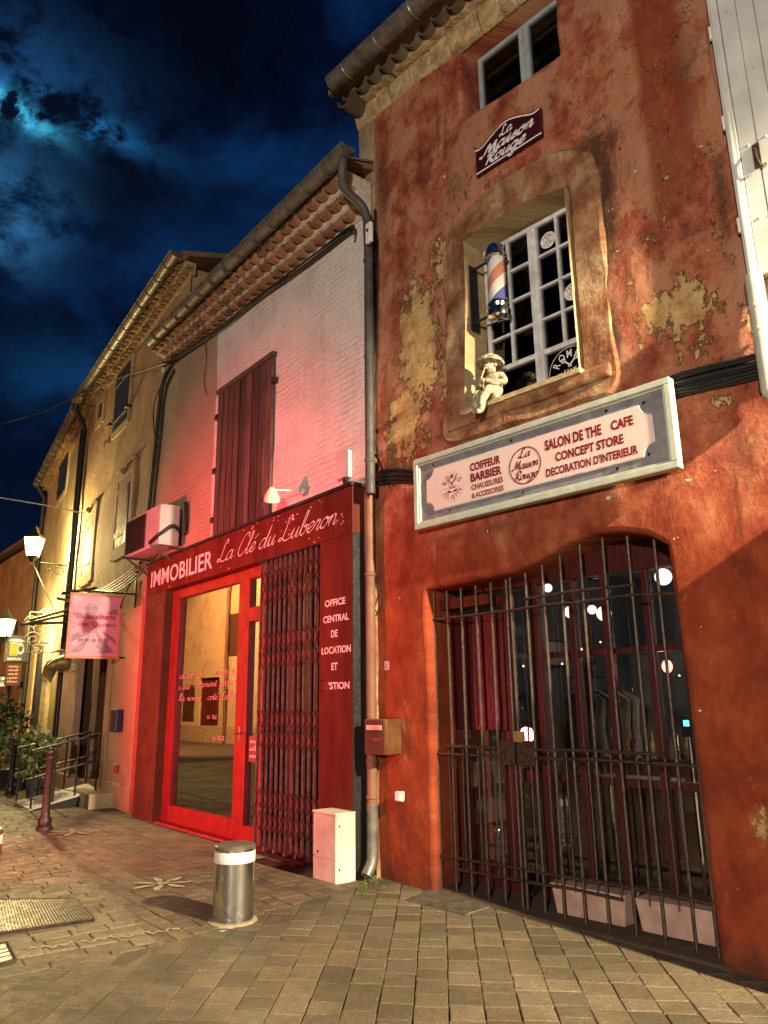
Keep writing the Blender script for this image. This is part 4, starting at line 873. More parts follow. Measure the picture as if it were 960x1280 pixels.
def tb(lt, lb, rt, rb, body, bold=.02, sp=1.0, mbx=None):
    pts = [A.at(OX + x / SX, OY + y / SX, SO) for x, y in (lt, lb, rt, rb)]
    letters(mbx, body, fs_, (pts[0][0] + pts[1][0]) / 2, (pts[2][0] + pts[3][0]) / 2, (pts[1][1] + pts[3][1]) / 2, (pts[0][1] + pts[2][1]) / 2, bold, 0, sp)
mb = MB()
tb((210, 328), (212, 356), (314, 296), (316, 325), 'COIFFEUR', .045, 1.0, mb); tb((212, 362), (214, 391), (319, 333), (321, 363), 'BARBIER', .045, 1.0, mb)
tb((215, 399), (216, 418), (323, 372), (325, 392), 'CHAUSSURES', .035, 1.0, mb); tb((217, 428), (218, 446), (325, 402), (327, 421), '& ACCESSOIRES', .035, 1.0, mb)
tb((466, 248), (469, 284), (660, 190), (663, 229), 'SALON DE THE', .042, 1.0, mb); tb((692, 181), (695, 214), (769, 160), (772, 195), 'CAFE', .042, 1.0, mb)
tb((502, 290), (505, 322), (736, 224), (739, 257), 'CONCEPT STORE', .042, 1.0, mb); tb((470, 344), (473, 374), (786, 262), (789, 293), "DECORATION D'INTERIEUR", .042, 1.0, mb)
ou, oz = A.at(OX + 399 / SX, OY + 333 / SX, SO); ru = (A.at(OX + 455 / SX, OY + 333 / SX, SO)[0] - A.at(OX + 344 / SX, OY + 333 / SX, SO)[0]) / 2
ring(mb, fs_, ou, oz, ru - .011, ru, 1.0)
script(mb, 'La', fs_, ou - .060, ou + .065, oz + .075, .040, .26, .5, .35, .75); script(mb, 'Maison', fs_, ou - .135, ou + .14, oz - .025, .040, .26, .5, .35, .75); script(mb, 'Rouge', fs_, ou - .115, ou + .125, oz - .120, .038, .26, .5, .35, .75)
cu_, cz_ = A.at(OX + 150 / SX, OY + 406 / SX, SO); rc = .145
ring(mb, fs_, cu_, cz_, rc * .99, rc); arc_letters(mb, 'ROMEO', fs_, cu_, cz_, rc * .72, rc * .32, 150, 30, bold=.02); arc_letters(mb, 'JULIETTE', fs_, cu_, cz_, rc * .72, rc * .28, 205, 335, True, .02)
letters(mb, 'SANS', fs_, cu_ - rc * .3, cu_ + rc * .3, cz_ - rc * .14, cz_ + rc * .06, .02)
for s in (-1, 1):
    mb.prism([fs_(cu_ - s * rc * .26, cz_ + rc * .40), fs_(cu_ - s * rc * .20, cz_ + rc * .45), fs_(cu_ + s * rc * .1, cz_ + rc * .14), fs_(cu_ + s * rc * .05, cz_ + rc * .10)], A.n * .001)
    ring(mb, fs_, cu_ - s * rc * .28, cz_ + rc * .46, rc * .06, rc * .10); mb.prism([fs_(cu_ + s * rc * .06, cz_ - rc * .3), fs_(cu_ + s * rc * .4, cz_ - rc * .2), fs_(cu_ + s * rc * .4, cz_ - rc * .36), fs_(cu_ + s * rc * .1, cz_ - rc * .4)], A.n * .001)
    for q in (.44, .56, .68): mb.prism([fs_(cu_ + s * rc * q + a, cz_ - .005 + b) for a, b in ((-.004, 0), (0, -.004), (.004, 0), (0, .004))], A.n * .001)
mb.build('lettering', M['letter_red'], pan)
for u, z in ((1.15, sz0 + .11), (2.0, sz0 + .11), (2.9, sz0 + .11), (.95, sz1 - .11), (1.9, sz1 - .11), (2.85, sz1 - .11), (3.17, sz1 - .14), (3.17, sz0 + .16)):
    mb = MB(); mb.lathe(A.P(u, z, SO - .02), [(.016, 0), (.014, .008), (.005, .012)], 10, A.n); mb.build('screw', M['steel'], sg, smooth=40)
# burgundy name plaque
PO = .05; f_ = lambda u, z: A.P(u, z, PO + .002)
pu0, pu1, pz0, pz1 = 1.605, 2.40, 6.835, 7.26
pl = thing('name_plaque', 'burgundy arched plaque with white script lettering under the attic window', 'sign', A.P(2, pz0, PO))
top = [(1.0, .0), (.94, -.02), (.86, .0), (.72, .10), (.5, .20), (.28, .10), (.14, .0), (.06, -.02), (0, .0)]
pts = [(pu0, pz0), (pu1, pz0)] + [(pu0 + (pu1 - pu0) * a.x, 7.165 + a.y * .55) for a in catmull([(x, y, 0) for x, y in top], 4)]
mb = MB(); mb.wpoly(A, pts, .0, PO); pb_ = mb.build('plate', M['plaque'], pl)
mb = MB(); i0 = 2; tp = pts[2:]
mb.add([f_(a, b - .028) for a, b in tp] + [f_(a, b - .012) for a, b in tp], [(i, i + 1, len(tp) + i + 1, len(tp) + i) for i in range(len(tp) - 1)])
mb.add([f_(pu0, pz0 + .022), f_(pu1, pz0 + .022), f_(pu1, pz0 + .038), f_(pu0, pz0 + .038)], [(0, 1, 2, 3)])
script(mb, 'La', f_, 1.92, 2.08, 7.125, .052, .24, .7, .28, .62); script(mb, 'Maison', f_, 1.67, 2.33, 7.012, .062, .30, .7, .28, .52); script(mb, 'Rouge', f_, 1.73, 2.22, 6.900, .060, .30, .7, .28, .52)
mb.build('lettering', M['letter_white'], pb_)
# barber pole in the window recess
bc, bz0 = A.at(619, 398, -.06); bzt = A.at(619, 308, -.06)[1]; bc = A.at(621, 350, -.05)[0]; bz0 -= .05
bz0 -= 0.0; Hh = bzt - bz0; c0 = A.P(bc, bz0, -.05)
bp = thing('barber_pole', 'striped red white and blue barber pole with chrome caps in the window recess', 'barber pole', c0)
r0 = .092
mb = MB(); mb.lathe(c0 + V((0, 0, Hh * .22)), [(r0, 0), (r0, Hh * .60)], 40)
m = bpy.data.materials.new('barber_stripes'); m.use_nodes = True; t = m.node_tree; b_ = t.nodes['Principled BSDF']; sx = nd(t, 'ShaderNodeSeparateXYZ', {0: nd(t, 'ShaderNodeTexCoord').outputs['Object']})
an = mth(t, 'DIVIDE', mth(t, 'ARCTAN2', sx.outputs[1], sx.outputs[0]), math.tau); f = mth(t, 'FRACT', mth(t, 'ADD', mth(t, 'SUBTRACT', mth(t, 'MULTIPLY', sx.outputs[2], 1.75), an), .27))
t.links.new(ramp(t, f, [(0, (.50, .48, .46)), (.25, (.42, .17, .115)), (.5, (.50, .48, .46)), (.75, (.075, .085, .27))], 'CONSTANT'), b_.inputs['Base Color']); b_.inputs['Roughness'].default_value = .25
mb.build('striped_cylinder', m, bp, smooth=40)
mb = MB(); mb.lathe(c0, [(.01, .0), (r0 * .8, .012), (r0 * 1.18, .035), (r0 * 1.25, Hh * .10), (r0 * 1.1, Hh * .15), (r0 * 1.2, Hh * .19), (r0 * 1.05, Hh * .23)], 32); mb.build('bottom_cap', M['chrome'], bp, smooth=30)
mb = MB(); mb.lathe(c0 + V((0, 0, Hh * .80)), [(r0 * 1.05, 0), (r0 * 1.25, Hh * .02), (r0 * 1.25, Hh * .05), (r0 * 1.1, Hh * .07), (r0 * 1.12, Hh * .12), (r0 * .9, Hh * .18), (r0 * .4, Hh * .20)], 32); mb.build('top_cap', M['chrome'], bp, smooth=30)
mb = MB(); mb.wbox(A, 1.385, 1.40, bz0 + .02, bz0 + Hh * .9, -.14, -.02)
for z in (bz0 + Hh * .12, bz0 + Hh * .84): mb.tube([A.P(1.39, z, -.06), A.P(bc, z, -.05)], .014, 8)
mb.build('bracket', M['black'], bp)
# cast stone boy on the sill
def skin(name, joints, edges, m, parent=None, loc=None, sub=2):
    me = bpy.data.meshes.new(name); org = world_loc(parent) if parent else V(loc)
    me.from_pydata([V(j[0]) - org for j in joints], edges, []); o = bpy.data.objects.new(name, me); COL.objects.link(o)
    if parent: o.parent = parent
    else: o.location = org
    s = o.modifiers.new('skin', 'SKIN'); s.use_smooth_shade = True
    for i, j in enumerate(joints): r = j[1]; me.skin_vertices[0].data[i].radius = (r, r)
    me.skin_vertices[0].data[0].use_root = True
    o.modifiers.new('smooth', 'SUBSURF').levels = sub; o.modifiers['smooth'].render_levels = sub; me.materials.append(m); return o
sxu = A.at(614, 490, .05)[0]; sb = A.P(sxu, 4.345, .02)
SK = 1.32
def J(u, z, o): return A.P(sxu + u * SK, 4.345 + (z - .01) * SK, .0 + o * SK)
st = thing('stone_boy_statue', 'stone statue of a seated boy in a round hat playing a pipe', 'statue', sb)
js_ = [(J(0, .06, 0), .055), (J(.005, .13, 0), .052), (J(.01, .19, .005), .058), (J(.0, .235, .015), .030), (J(-.005, .275, .03), .048), (J(-.008, .32, .032), .052),
       (J(.07, .20, .0), .034), (J(.115, .135, .02), .028), (J(.06, .125, .085), .022), (J(.005, .155, .115), .018),
       (J(-.06, .20, .01), .034), (J(-.085, .13, .06), .027), (J(-.04, .135, .11), .021), (J(-.008, .165, .125), .017),
       (J(.045, .055, .04), .046), (J(.05, .075, .13), .040), (J(.015, -.01, .165), .031), (J(.005, -.09, .165), .022), (J(-.012, -.105, .205), .020),
       (J(-.045, .055, .04), .046), (J(-.06, .065, .125), .040), (J(-.065, -.01, .15), .030), (J(-.055, -.07, .14), .022), (J(-.06, -.085, .18), .018)]
ed_ = [(0, 1), (1, 2), (2, 3), (3, 4), (4, 5), (2, 6), (6, 7), (7, 8), (8, 9), (2, 10), (10, 11), (11, 12), (12, 13), (0, 14), (14, 15), (15, 16), (16, 17), (17, 18), (0, 19), (19, 20), (20, 21), (21, 22), (22, 23)]
skin('body', [(p, r * SK) for p, r in js_], ed_, M['statue'], st)
mb = MB(); mb.lathe(J(-.005, .318, .028), [(r * SK, h * SK) for r, h in [(.098, -.016), (.106, -.002), (.096, .012), (.062, .020), (.058, .045), (.035, .062), (.002, .066)]], 22, A.P(0, 0, .0) - A.P(.0, -1, .12)); mb.build('hat', M['statue'], st, smooth=40)
mb = MB(); mb.tube([J(-.008, .268, .085), J(-.006, .16, .14)], [.006, .009], 8); mb.build('flute', M['statue'], st)
fc = J(-.006, .283, .075)
mb = MB(); mb.ball(fc + A.n * .004, .011, 8, 6)
for s in (-1, 1): mb.ball(J(-.006 + s * .018, .297, .074), .007, 8, 6); mb.ball(J(-.006 + s * .052, .285, .03), .014, 8, 6, (1, 1, 1.3))
mb.ball(J(-.006, .262, .075), .009, 8, 6, (1.3, 1, .6)); mb.build('face', M['statue'], st, smooth=True)
for s, pp in ((1, J(.005, .155, .122)), (-1, J(-.01, .17, .13))):
    mb = MB()
    for k in range(4): mb.tube([pp + A.u * (.012 * s) + V((0, 0, .008 - k * .009)), pp + A.n * .02 + V((0, 0, .006 - k * .009)), pp - A.u * (.012 * s) + V((0, 0, .004 - k * .009))], .0042, 6)
    mb.build('hand', M['statue'], st, smooth=True)
mb = MB()
for i in range(14):
    a = i * math.tau / 14; mb.ball(J(-.005 + .066 * math.cos(a), .352, .03 + .066 * math.sin(a)), .010, 7, 5)
mb.build('hat_flowers', M['statue'], st, smooth=True)
# bundled cables across the red wall (one thing), letter box, meter socket, house number
def cable(name, paths, r, label, m='cable', group=None, sag=0):
    mb = MB()
    for i, p in enumerate(paths): mb.tube(catmull(p, 8), r if not isinstance(r, (list, tuple)) else r[i], 7)
    return tag(mb.build(name, M[m], smooth=True), label, 'cable', group)
pl_ = lambda w, L, o=.04: [w.P(*w.at(x, y, o), o) for x, y in L]
rn = random.Random(9); ps = []
for i in range(9):
    d = i * .021 - .085
    ps.append([A.P(u, z + d * k + rn.uniform(-.008, .008), .018 + .016 * (i % 3)) for u, z, k in ((-.15, 3.99, .5), (.3, 3.93, .8), (.9, 3.80, .6), (1.9, 3.72, .5), (2.9, 3.82, .6), (3.3, 3.93, .9), (3.6, 3.92, 1.0), (3.9, 3.90, .9), (4.4, 3.89, 1))])
cable('cable_bundle', ps, [.013 + .004 * (i % 2) for i in range(9)], 'thick bundle of black cables running behind the long shop sign across the red wall')
ps = [pl_(A, [(469, 262), (467, 420), (463, 560), (456, 606)], .05), pl_(A, [(472, 300), (471, 430), (468, 540), (480, 598)], .03), pl_(A, [(460, 612), (468, 660), (452, 700), (462, 745)], .03)]
cable('corner_cable', ps, [.016, .010, .008], 'black cables hanging down the corner between the pink wall and the red house')
ps = [pl_(A, [(462, 700), (470, 722), (476, 748), (470, 770)], .05), pl_(A, [(464, 715), (474, 735), (468, 760)], .05), pl_(A, [(460, 735), (466, 755), (474, 772)], .05)]
cable('loose_wires', ps, .006, 'short loose wires dangling by the corner downpipe on the red house')
lb_ = thing('letter_box', 'dark red letter box with a brass side on the corner downpipe of the red house', 'letter box', A.P(.1, 1.2, .1))
mu = A.at(501, 920, .02)[0]; mo_, _ = A.side(mu, 482, 920); mo_ = max(.12, min(mo_, .35))
mz0, mz1 = A.at(482, 944, mo_)[1], A.at(482, 899, mo_)[1]; mu0 = A.at(456, 922, mo_)[0]
mb = MB(); mb.wbox(A, mu0, mu, mz0, mz1, .01, mo_); mb.build('body', mat('letter_box_paint', (.22, .10, .04), (.12, .05, .025), .35, 6, metal=.5), lb_, bev=.006)
mb = MB(); mb.wbox(A, mu0 + .01, mu - .01, mz0 + .01, mz1 - .01, mo_, mo_ + .012); dr = mb.build('door', M['brown'], lb_, bev=.004)
mb = MB(); mb.wbox(A, mu0 + .04, mu - .04, mz1 - .10, mz1 - .055, mo_ + .012, mo_ + .018); mb.build('name_label', M['letter_pink'], lb_)
mb = MB(); mb.wbox(A, mu - .16, mu - .05, mz1 - .20, mz1 - .175, mo_ + .012, mo_ + .018); mb.build('slot_label', M['redframe'], lb_)
u, z = A.at(502, 995, .0); so_ = thing('wall_socket', 'small cream weatherproof socket on the red wall below the letter box', 'socket', A.P(u, z - .05, 0))
mb = MB(); mb.wbox(A, u - .035, u + .05, z - .045, z + .045, 0, .055); mb.build('body', M['beige'], so_, bev=.008)
mb = MB(); mb.wbox(A, u - .025, u + .04, z - .035, z + .035, .055, .066); mb.build('flap', M['white'], so_, bev=.004)
u, z = A.at(484, 832, .03); mb = MB(); f5 = lambda a, b: A.P(a, b, .032)
letters(mb, '131', lambda a, b: A.P(a, b, .034), u - .03, u + .03, z - .045, z + .045, .02); tag(mb.build('house_number', M['letter_white']), 'small pale house number on the red wall above the letter box', 'number')
# neighbour on the right with its white metal shutter
nb = thing('white_shutter_house', 'neighbouring house with a tall white boarded metal shutter folded against the red wall', 'house', A.P(6, 0, 0))
mb = MB(); mb.wbox(A, 4.4, 12.0, -.6, 9.6, -8, -.004); mb.build('wall', mat('neighbour_render', (.40, .30, .2), (.30, .22, .14), .9, 1.5, .4, 9), nb)
mb = MB(); mb.wbox(A, 4.42, 9.0, -.3, 3.02, -.003, .33); mb.build('shop_casing', M['brown'], nb, bev=.01)
mb = MB(); sh0 = 4.03; z0s, z1s = 4.53, 7.14
for i in range(6): mb.wbox(A, sh0 + .075 + i * .125, sh0 + .196 + i * .125, z0s + .03, z1s - .05, .055, .085 + .002 * (i % 2))
SHW = mat('shutter_white_paint', (.52, .53, .51), (.40, .41, .39), .45, 3, .08, 20)
shb = mb.build('shutter', SHW, nb, bev=.004)
mb = MB(); mb.wbox(A, sh0, sh0 + .07, z0s, z1s, .02, .10); mb.wbox(A, sh0 + .02, sh0 + .045, z0s, z1s, .10, .118); mb.wbox(A, sh0 + .07, sh0 + .84, z1s - .05, z1s, .02, .10); mb.wbox(A, sh0 + .07, sh0 + .84, z0s, z0s + .03, .02, .10); mb.build('shutter_frame', SHW, shb, bev=.006)
for i in range(5):
    for j in range(4):
        mb = MB(); mb.ball(A.P(sh0 + .135 + i * .125, z0s + .45 + j * .62, .088), .011, 8, 6, (1, 1, 1)); mb.build('bolt', SHW, shb, smooth=True)
mb = MB(); u = sh0 + .16; z = A.at(935, 215, .1)[1]; mb.wbox(A, u, u + .05, z, z + .2, .087, .10); mb.tube(catmull([A.P(u + .02, z + .16, .10), A.P(u + .03, z + .08, .14), A.P(u + .05, z - .02, .13), A.P(u + .08, z - .01, .11)], 5), .011, 7); mb.build('latch', M['iron'], shb)
mb = MB()
for z in (5.0, 5.9, 6.75): mb.tube([A.P(sh0 - .012, z - .06, .07), A.P(sh0 - .012, z + .06, .07)], .014, 8)
mb.build('hinge', M['white'], shb)
mb = MB(); up = A.at(950, 400, .09)[0]
pa_ = [A.P(up, 4.55, .09), A.P(up, 3.66, .09)]
mb.tube(pa_, .062, 16); mb.lathe(A.P(up, 4.28, .09), [(.064, 0), (.070, .01), (.070, .03), (.064, .04)], 16); mb.lathe(A.P(up, 4.10, .09), [(.064, 0), (.070, .01), (.070, .03), (.064, .04)], 16); mb.ball(A.P(up, 3.66, .09), .062, 16, 8)
mb.build('downpipe', mat('pale_pipe_paint', (.42, .42, .36), (.30, .30, .26), .5, 6), nb, smooth=40)
# ================================================================== THE ESTATE AGENCY HOUSE
ag = thing('estate_agency_house', 'low pink lit house with red estate agency shopfront and one closed wooden shutter', 'house', B.P(2, 0, 0))
BL, BR = -1.60, 4.70
zt = lambda u: 7.24 + (4.6 - u) * .055
facade('wall', B, [(BL, -.4), (BL, zt(BL) + .1), (BR, zt(BR) + .1), (BR, -.4)], [[(-.36, -.5), (-.36, 3.42), (4.02, 3.42), (4.02, -.5)]], M['bwall'], ag, depth=.3, g=.14, rough=.022, sd=11)
mb = MB(); mb.wbox(B, BR - .05, BR + .002, -.4, zt(BR), -.6, -.03); mb.build('side_wall', M['surround'], ag, uvf=wuv(B)); mb = MB(); mb.wbox(B, BL, BL + .05, -.4, zt(BL) + .3, -7, -.03); mb.wbox(B, BL, BR - .1, -.4, 7.2, -7.1, -7); mb.build('side_wall', M['bwall'], ag, uvf=wuv(B))
mb = MB(); mb.hexa([B.P(-1.0, 7.72, .42), B.P(4.72, 7.72, .42), B.P(4.72, 9.2, -4), B.P(-1.0, 9.2, -4), B.P(-1.0, 7.80, .42), B.P(4.72, 7.80, .42), B.P(4.72, 9.3, -4), B.P(-1.0, 9.3, -4)])
u = -.95
while u < 4.68:   # round tiles along the roof edge
    pf = [(math.cos(math.pi * k / 6) * .08, math.sin(math.pi * k / 6) * .07) for k in range(7)]
    mb.add([B.P(u + x, 7.79 + y, .50) for x, y in pf] + [B.P(u + x, 9.29 + y, -4) for x, y in pf], [tuple(range(7))] + [(k, k + 1, 8 + k, 7 + k) for k in range(6)]); u += .2
mb.build('roof', M['roof'], ag)
# genoise: three stepped rows of tile ends bedded in mortar
mb = MB(); mo = MB(); rn = random.Random(6); NR = 3
hh = lambda u: (7.70 - zt(u)) / NR
for r_ in range(NR):
    o1 = .13 + .125 * r_; u = -1.05 + .1 * (r_ % 2)
    while u < BR - .12:
        t = rn.uniform(.75, 1.25); z = zt(u) + hh(u) * (r_ + 1) - .004
        half_tile(mb, B, u, z, .20, min(.105, hh(u) * .85) + rn.uniform(-.008, .008), -.05, o1 + rn.uniform(-.012, .012), (t * 1.1, t * rn.uniform(.85, 1.0), t * .8)); u += .21
    a, b = -1.15, BR
    mo.hexa([B.P(a, zt(a) + hh(a) * r_ + .002, o1 - .125), B.P(b, zt(b) + hh(b) * r_ + .002, o1 - .125), B.P(b, zt(b) + hh(b) * r_ + .002, -.05), B.P(a, zt(a) + hh(a) * r_ + .002, -.05), B.P(a, zt(a) + hh(a) * (r_ + 1) - .014, o1 - .11), B.P(b, zt(b) + hh(b) * (r_ + 1) - .014, o1 - .11), B.P(b, zt(b) + hh(b) * (r_ + 1) - .01, -.05), B.P(a, zt(a) + hh(a) * (r_ + 1) - .01, -.05)])
    mo.hexa([B.P(a, zt(a) + hh(a) * (r_ + 1) - .012, o1 - .015), B.P(b, zt(b) + hh(b) * (r_ + 1) - .012, o1 - .015), B.P(b, zt(b) + hh(b) * (r_ + 1) - .012, -.05), B.P(a, zt(a) + hh(a) * (r_ + 1) - .012, -.05), B.P(a, zt(a) + hh(a) * (r_ + 1) + .004, o1 - .01), B.P(b, zt(b) + hh(b) * (r_ + 1) + .004, o1 - .01), B.P(b, zt(b) + hh(b) * (r_ + 1) + .004, -.05), B.P(a, zt(a) + hh(a) * (r_ + 1) + .004, -.05)])
mb.build('tile_cornice', M['terra'], ag, smooth=40); mo.build('cornice_mortar', M['mortar'], ag)
gu1 = B.at(436, 195, .5)[0]
gutter('gutter', B, -.80, gu1, 7.70, 7.74, .50, .10, ag, M['zinc'], .42)
mb = MB(); q0 = B.P(gu1 - .12, 7.66, .50); q1 = B.P(*B.at(430, 235, .42), .42); q2 = B.P(*B.at(455, 262, .16), .16); q3 = B.P(B.at(460, 290, .10)[0], 6.75, .10)
ub = (q3 - B.O).dot(B.u)
mb.tube(catmull([q0, q0 - V((0, 0, .12)), q1, q2, q3, B.P(ub, 5.5, .10), B.P(ub, 3.75, .10)], 8), .052, 14)
for z in (6.5, 5.3, 4.1): mb.lathe(B.P(ub, z, .10), [(.054, 0), (.060, .008), (.060, .03), (.054, .04)], 14)
for z in (4.35,): mb.tube([B.P(ub - .12, z, .05), B.P(ub + .03, z, .165)], .010, 6)
mb.build('downpipe', M['pipe'], ag, smooth=40)
mb = MB(); up2 = A.at(464, 860, .10)[0]
mb.tube([A.P(up2, 3.9, .10), A.P(up2, .62, .10)], .050, 16); 
for z in (2.9, 1.05, .72): mb.lathe(A.P(up2, z, .10), [(.052, 0), (.059, .008), (.059, .028), (.052, .036)], 16)
mb.build('downpipe', M['claypipe'], ag, smooth=40)
mb = MB(); mb.tube(catmull([A.P(up2, .68, .10), A.P(up2, .30, .10), A.P(up2 + .01, .16, .12), A.P(up2 + .02, .05, .2)], 5), [.058] * 16, 14); mb.build('downpipe_shoe', M['zinc'], ag, smooth=40)
# closed wooden shutter upstairs
su, sv = B.at(274, 490, .03), B.at(343, 445, .03); s0, s1 = su[0], B.at(340, 560, .03)[0]; sz0_, sz1_ = 3.96, 6.22
mb = MB(); nb_ = 9; rn = random.Random(3)
for i in range(nb_):
    a = s0 + (s1 - s0) * i / nb_; b = s0 + (s1 - s0) * (i + 1) / nb_; e = rn.uniform(0, .010); tn = rn.uniform(.5, 1.25); tt = (tn, tn * rn.uniform(.85, 1), tn * rn.uniform(.8, 1)); mb.wbox(B, a + .004, b - .006, sz0_ + rn.uniform(-.03, .02), sz1_ - .02 * rn.random(), .0, .040 + e, tt)
    if i: mb.wbox(B, a - .014, a + .010, sz0_, sz1_ - .03, .04, .060, (tn * .7, tn * .65, tn * .6))
shw = mb.build('wooden_shutter', M['wood'], ag, bev=.004)
mb = MB(); mb.wbox(B, s0 - .02, s1 + .02, sz1_ - .01, sz1_ + .06, -.02, .075, (.9, .85, .8)); mb.build('shutter_lintel', M['wood'], shw, bev=.01)
mb = MB()
for z in (4.25, 5.0, 5.85): mb.wbox(B, s0 - .06, s0 + .02, z - .04, z + .04, .0, .06)
for z in (4.25, 5.85): mb.wbox(B, s1 - .02, s1 + .06, z - .04, z + .04, .0, .06)
mb.build('hinge', M['iron'], shw)
for i in range(6):
    for z in (4.35, 5.75): 
        mb = MB(); mb.ball(B.P(s0 + .12 + i * .24, z, .052), .010, 7, 5); mb.build('nail', M['iron'], shw)
# shopfront casing
CO = .17
mb = MB(); mb.wbox(B, -1.10, 4.60, 3.37, 3.89, -.02, CO); fa = mb.build('fascia', M['shopred'], ag, bev=.006)
mb = MB(); mb.wbox(B, -1.12, 4.62, 3.89, 3.925, -.02, CO + .03); mb.build('fascia_flashing', M['black'], fa)
mb = MB(); mb.wbox(B, -1.08, -.30, -.05, 3.368, -.02, CO - .003); mb.wbox(B, -1.08, -.30, 1.5, 1.505, CO - .003, CO - .001); mb.build('pilaster', M['brown'], ag, bev=.006)
mb = MB(); mb.wbox(B, 3.985, 4.585, -.05, 3.368, -.02, CO - .003); pr_ = mb.build('pilaster', M['shopred'], ag, bev=.006)
mb = MB(); mb.wbox(B, 4.587, 4.60, -.05, 3.368, -.3, CO - .004); mb.build('pilaster_return', M['black'], ag)
mb = MB(); mb.wbox(B, -1.598, -1.10, -.1, 3.8, -.01, .028); mb.build('painted_wall_strip', mat('strip_red_paint', (.42, .10, .08), (.34, .06, .05), .7, 4, .3, 14), ag, bev=.01)
fB = lambda u, z: B.P(u, z, CO + .0015)
def tpx(mb, w, o, body, lt, lb, rt, rb, bold=.01, fn=None, shear=0):
    p = [w.at(x, y, o) for x, y in (lt, lb, rt, rb)]
    letters(mb, body, fn, (p[0][0] + p[1][0]) / 2, (p[2][0] + p[3][0]) / 2, (p[1][1] + p[3][1]) / 2, (p[0][1] + p[2][1]) / 2, bold, shear)
mb = MB(); tpx(mb, B, CO, 'IMMOBILIER', (189, 715), (189, 735), (265, 688), (266, 710), .012, fB)
i0_, i1_ = B.at(272, 702, CO), B.at(422, 648, CO)
script(mb, 'La Cl\u00e9 du Luberon', fB, i0_[0], i1_[0], 3.525, .115, .09, .7, .45)
mb.build('lettering', M['letter_white'], fa)
mb = MB(); rn = random.Random(17)   # flaked paint along the fascia
for cx, cz, n_ in ((2.35, 3.86, 8), (3.35, 3.75, 12), (3.35, 3.6, 6), (3.0, 3.85, 4), (4.35, 3.52, 14), (4.0, 3.84, 6), (.6, 3.8, 3), (1.8, 3.4, 3), (3.9, 3.42, 3), (-.2, 3.42, 2)):
    for _ in range(n_):
        u, z, r = cx + rn.gauss(0, .09), min(3.88, max(3.39, cz + rn.gauss(0, .035))), rn.uniform(.004, .017); mb.add([fB(u + r * rn.uniform(.5, 1.6) * math.cos(a), z + r * rn.uniform(.4, 1) * math.sin(a)) for a in [k * math.tau / 6 for k in range(6)]], [tuple(range(6))])
mb.build('flaked_paint', M['letter_pink'], fa)
fP = lambda u, z: B.P(u, z, CO - .0015)
mb = MB()
for body, z, a, b in (('OFFICE', 2.665, 4.09, 4.47), ('CENTRAL', 2.495, 4.06, 4.53), ('DE', 2.335, 4.21, 4.33), ('LOCATION', 2.165, 4.035, 4.565), ('ET', 1.995, 4.22, 4.33), ("'STION", 1.80, 4.17, 4.54)):
    letters(mb, body, fP, a, b, z - .035, z + .04, .022)
mb.build('lettering', M['letter_white'], pr_)
mb = MB(); letters(mb, 'GE', fP, 4.05, 4.17, 1.765, 1.84, .022); mb.build('faded_lettering', M['ghost'], pr_)
# red window and door
WF = .04; ux = lambda x, y: B.at(x, y, WF)[0]
wl0 = -.30; gl0, gl1 = ux(222, 800), ux(297, 800); d0, d1 = ux(301, 800), ux(327, 800)
mb = MB(); bt = .10
bar(mb, B, wl0, gl0, .03, 3.36, WF, .10); bar(mb, B, gl1, d0 + .02, .03, 3.36, WF, .10); bar(mb, B, gl0, gl1, 3.22, 3.36, WF - .002, .10); bar(mb, B, gl0, gl1, .03, .26, WF - .002, .10)
for a in (gl0 - .06, gl0 - .17): mb.wbox(B, a, a + .014, .1, 3.3, WF, WF + .012)
wf = mb.build('window_frame', M['redframe'], ag, bev=.005)
mb = MB(); mb.wbox(B, gl0 - .02, gl1 + .02, .24, 3.24, WF - .06, WF - .052); mb.build('pane', M['shopglass'], wf)
fG = lambda u, z: B.P(u, z, WF - .049)
mb = MB(); gm = (gl0 + gl1) / 2
script(mb, 'devenez'.replace('z', 'r'), fG, gl0 + .05, gm - .1, 2.02, .05, .16, .5, .2); script(mb, 'mon r', fG, gm + .25, gl1 - .15, 2.03, .055, .16, .5, .2)
script(mb, 'a dire', fG, gl0 + .02, gl0 + .42, 1.86, .048, .16, .5, .2); script(mb, 'comment', fG, gl0 + .55, gm + .32, 1.88, .045, .16, .5, .2); script(mb, 'avec', fG, gm + .40, gl1 - .12, 1.88, .06, .16, .5, .2)
script(mb, 'la rosee', fG, gl0 + .05, gm - .15, 1.70, .045, .16, .5, .2); script(mb, "cot\u00e9 d'elle", fG, gm + .05, gl1 - .12, 1.70, .05, .16, .5, .2)
script(mb, 'u ru', fG, gm + .05, gm + .35, 1.45, .05, .16, .5, .2); script(mb, 'ura', fG, gm + .25, gm + .6, 1.18, .05, .16, .5, .2)
mb.build('handwriting', mat('faded_window_writing', (.42, .30, .27), (.26, .17, .15), .7, 14), wf)
mb = MB(); dz = 2.72
dm0, dm1 = ux(308, 900), ux(325, 900)
bar(mb, B, d0 + .02, dm0, .03, 3.36, WF + .01, .10); bar(mb, B, dm1, d1 + .06, .03, 3.36, WF + .01, .10); bar(mb, B, dm0, dm1, 3.22, 3.36, WF + .008, .10); bar(mb, B, dm0, dm1, 2.66, 2.84, WF + .008, .10); bar(mb, B, dm0, dm1, .03, .22, WF + .008, .10)
sd_ = mb.build('door', M['redframe'], ag, bev=.005)
mb = MB(); mb.wbox(B, dm0 - .02, dm1 + .02, .2, 3.24, WF - .05, WF - .042); mb.build('pane', M['shopglass'], sd_)
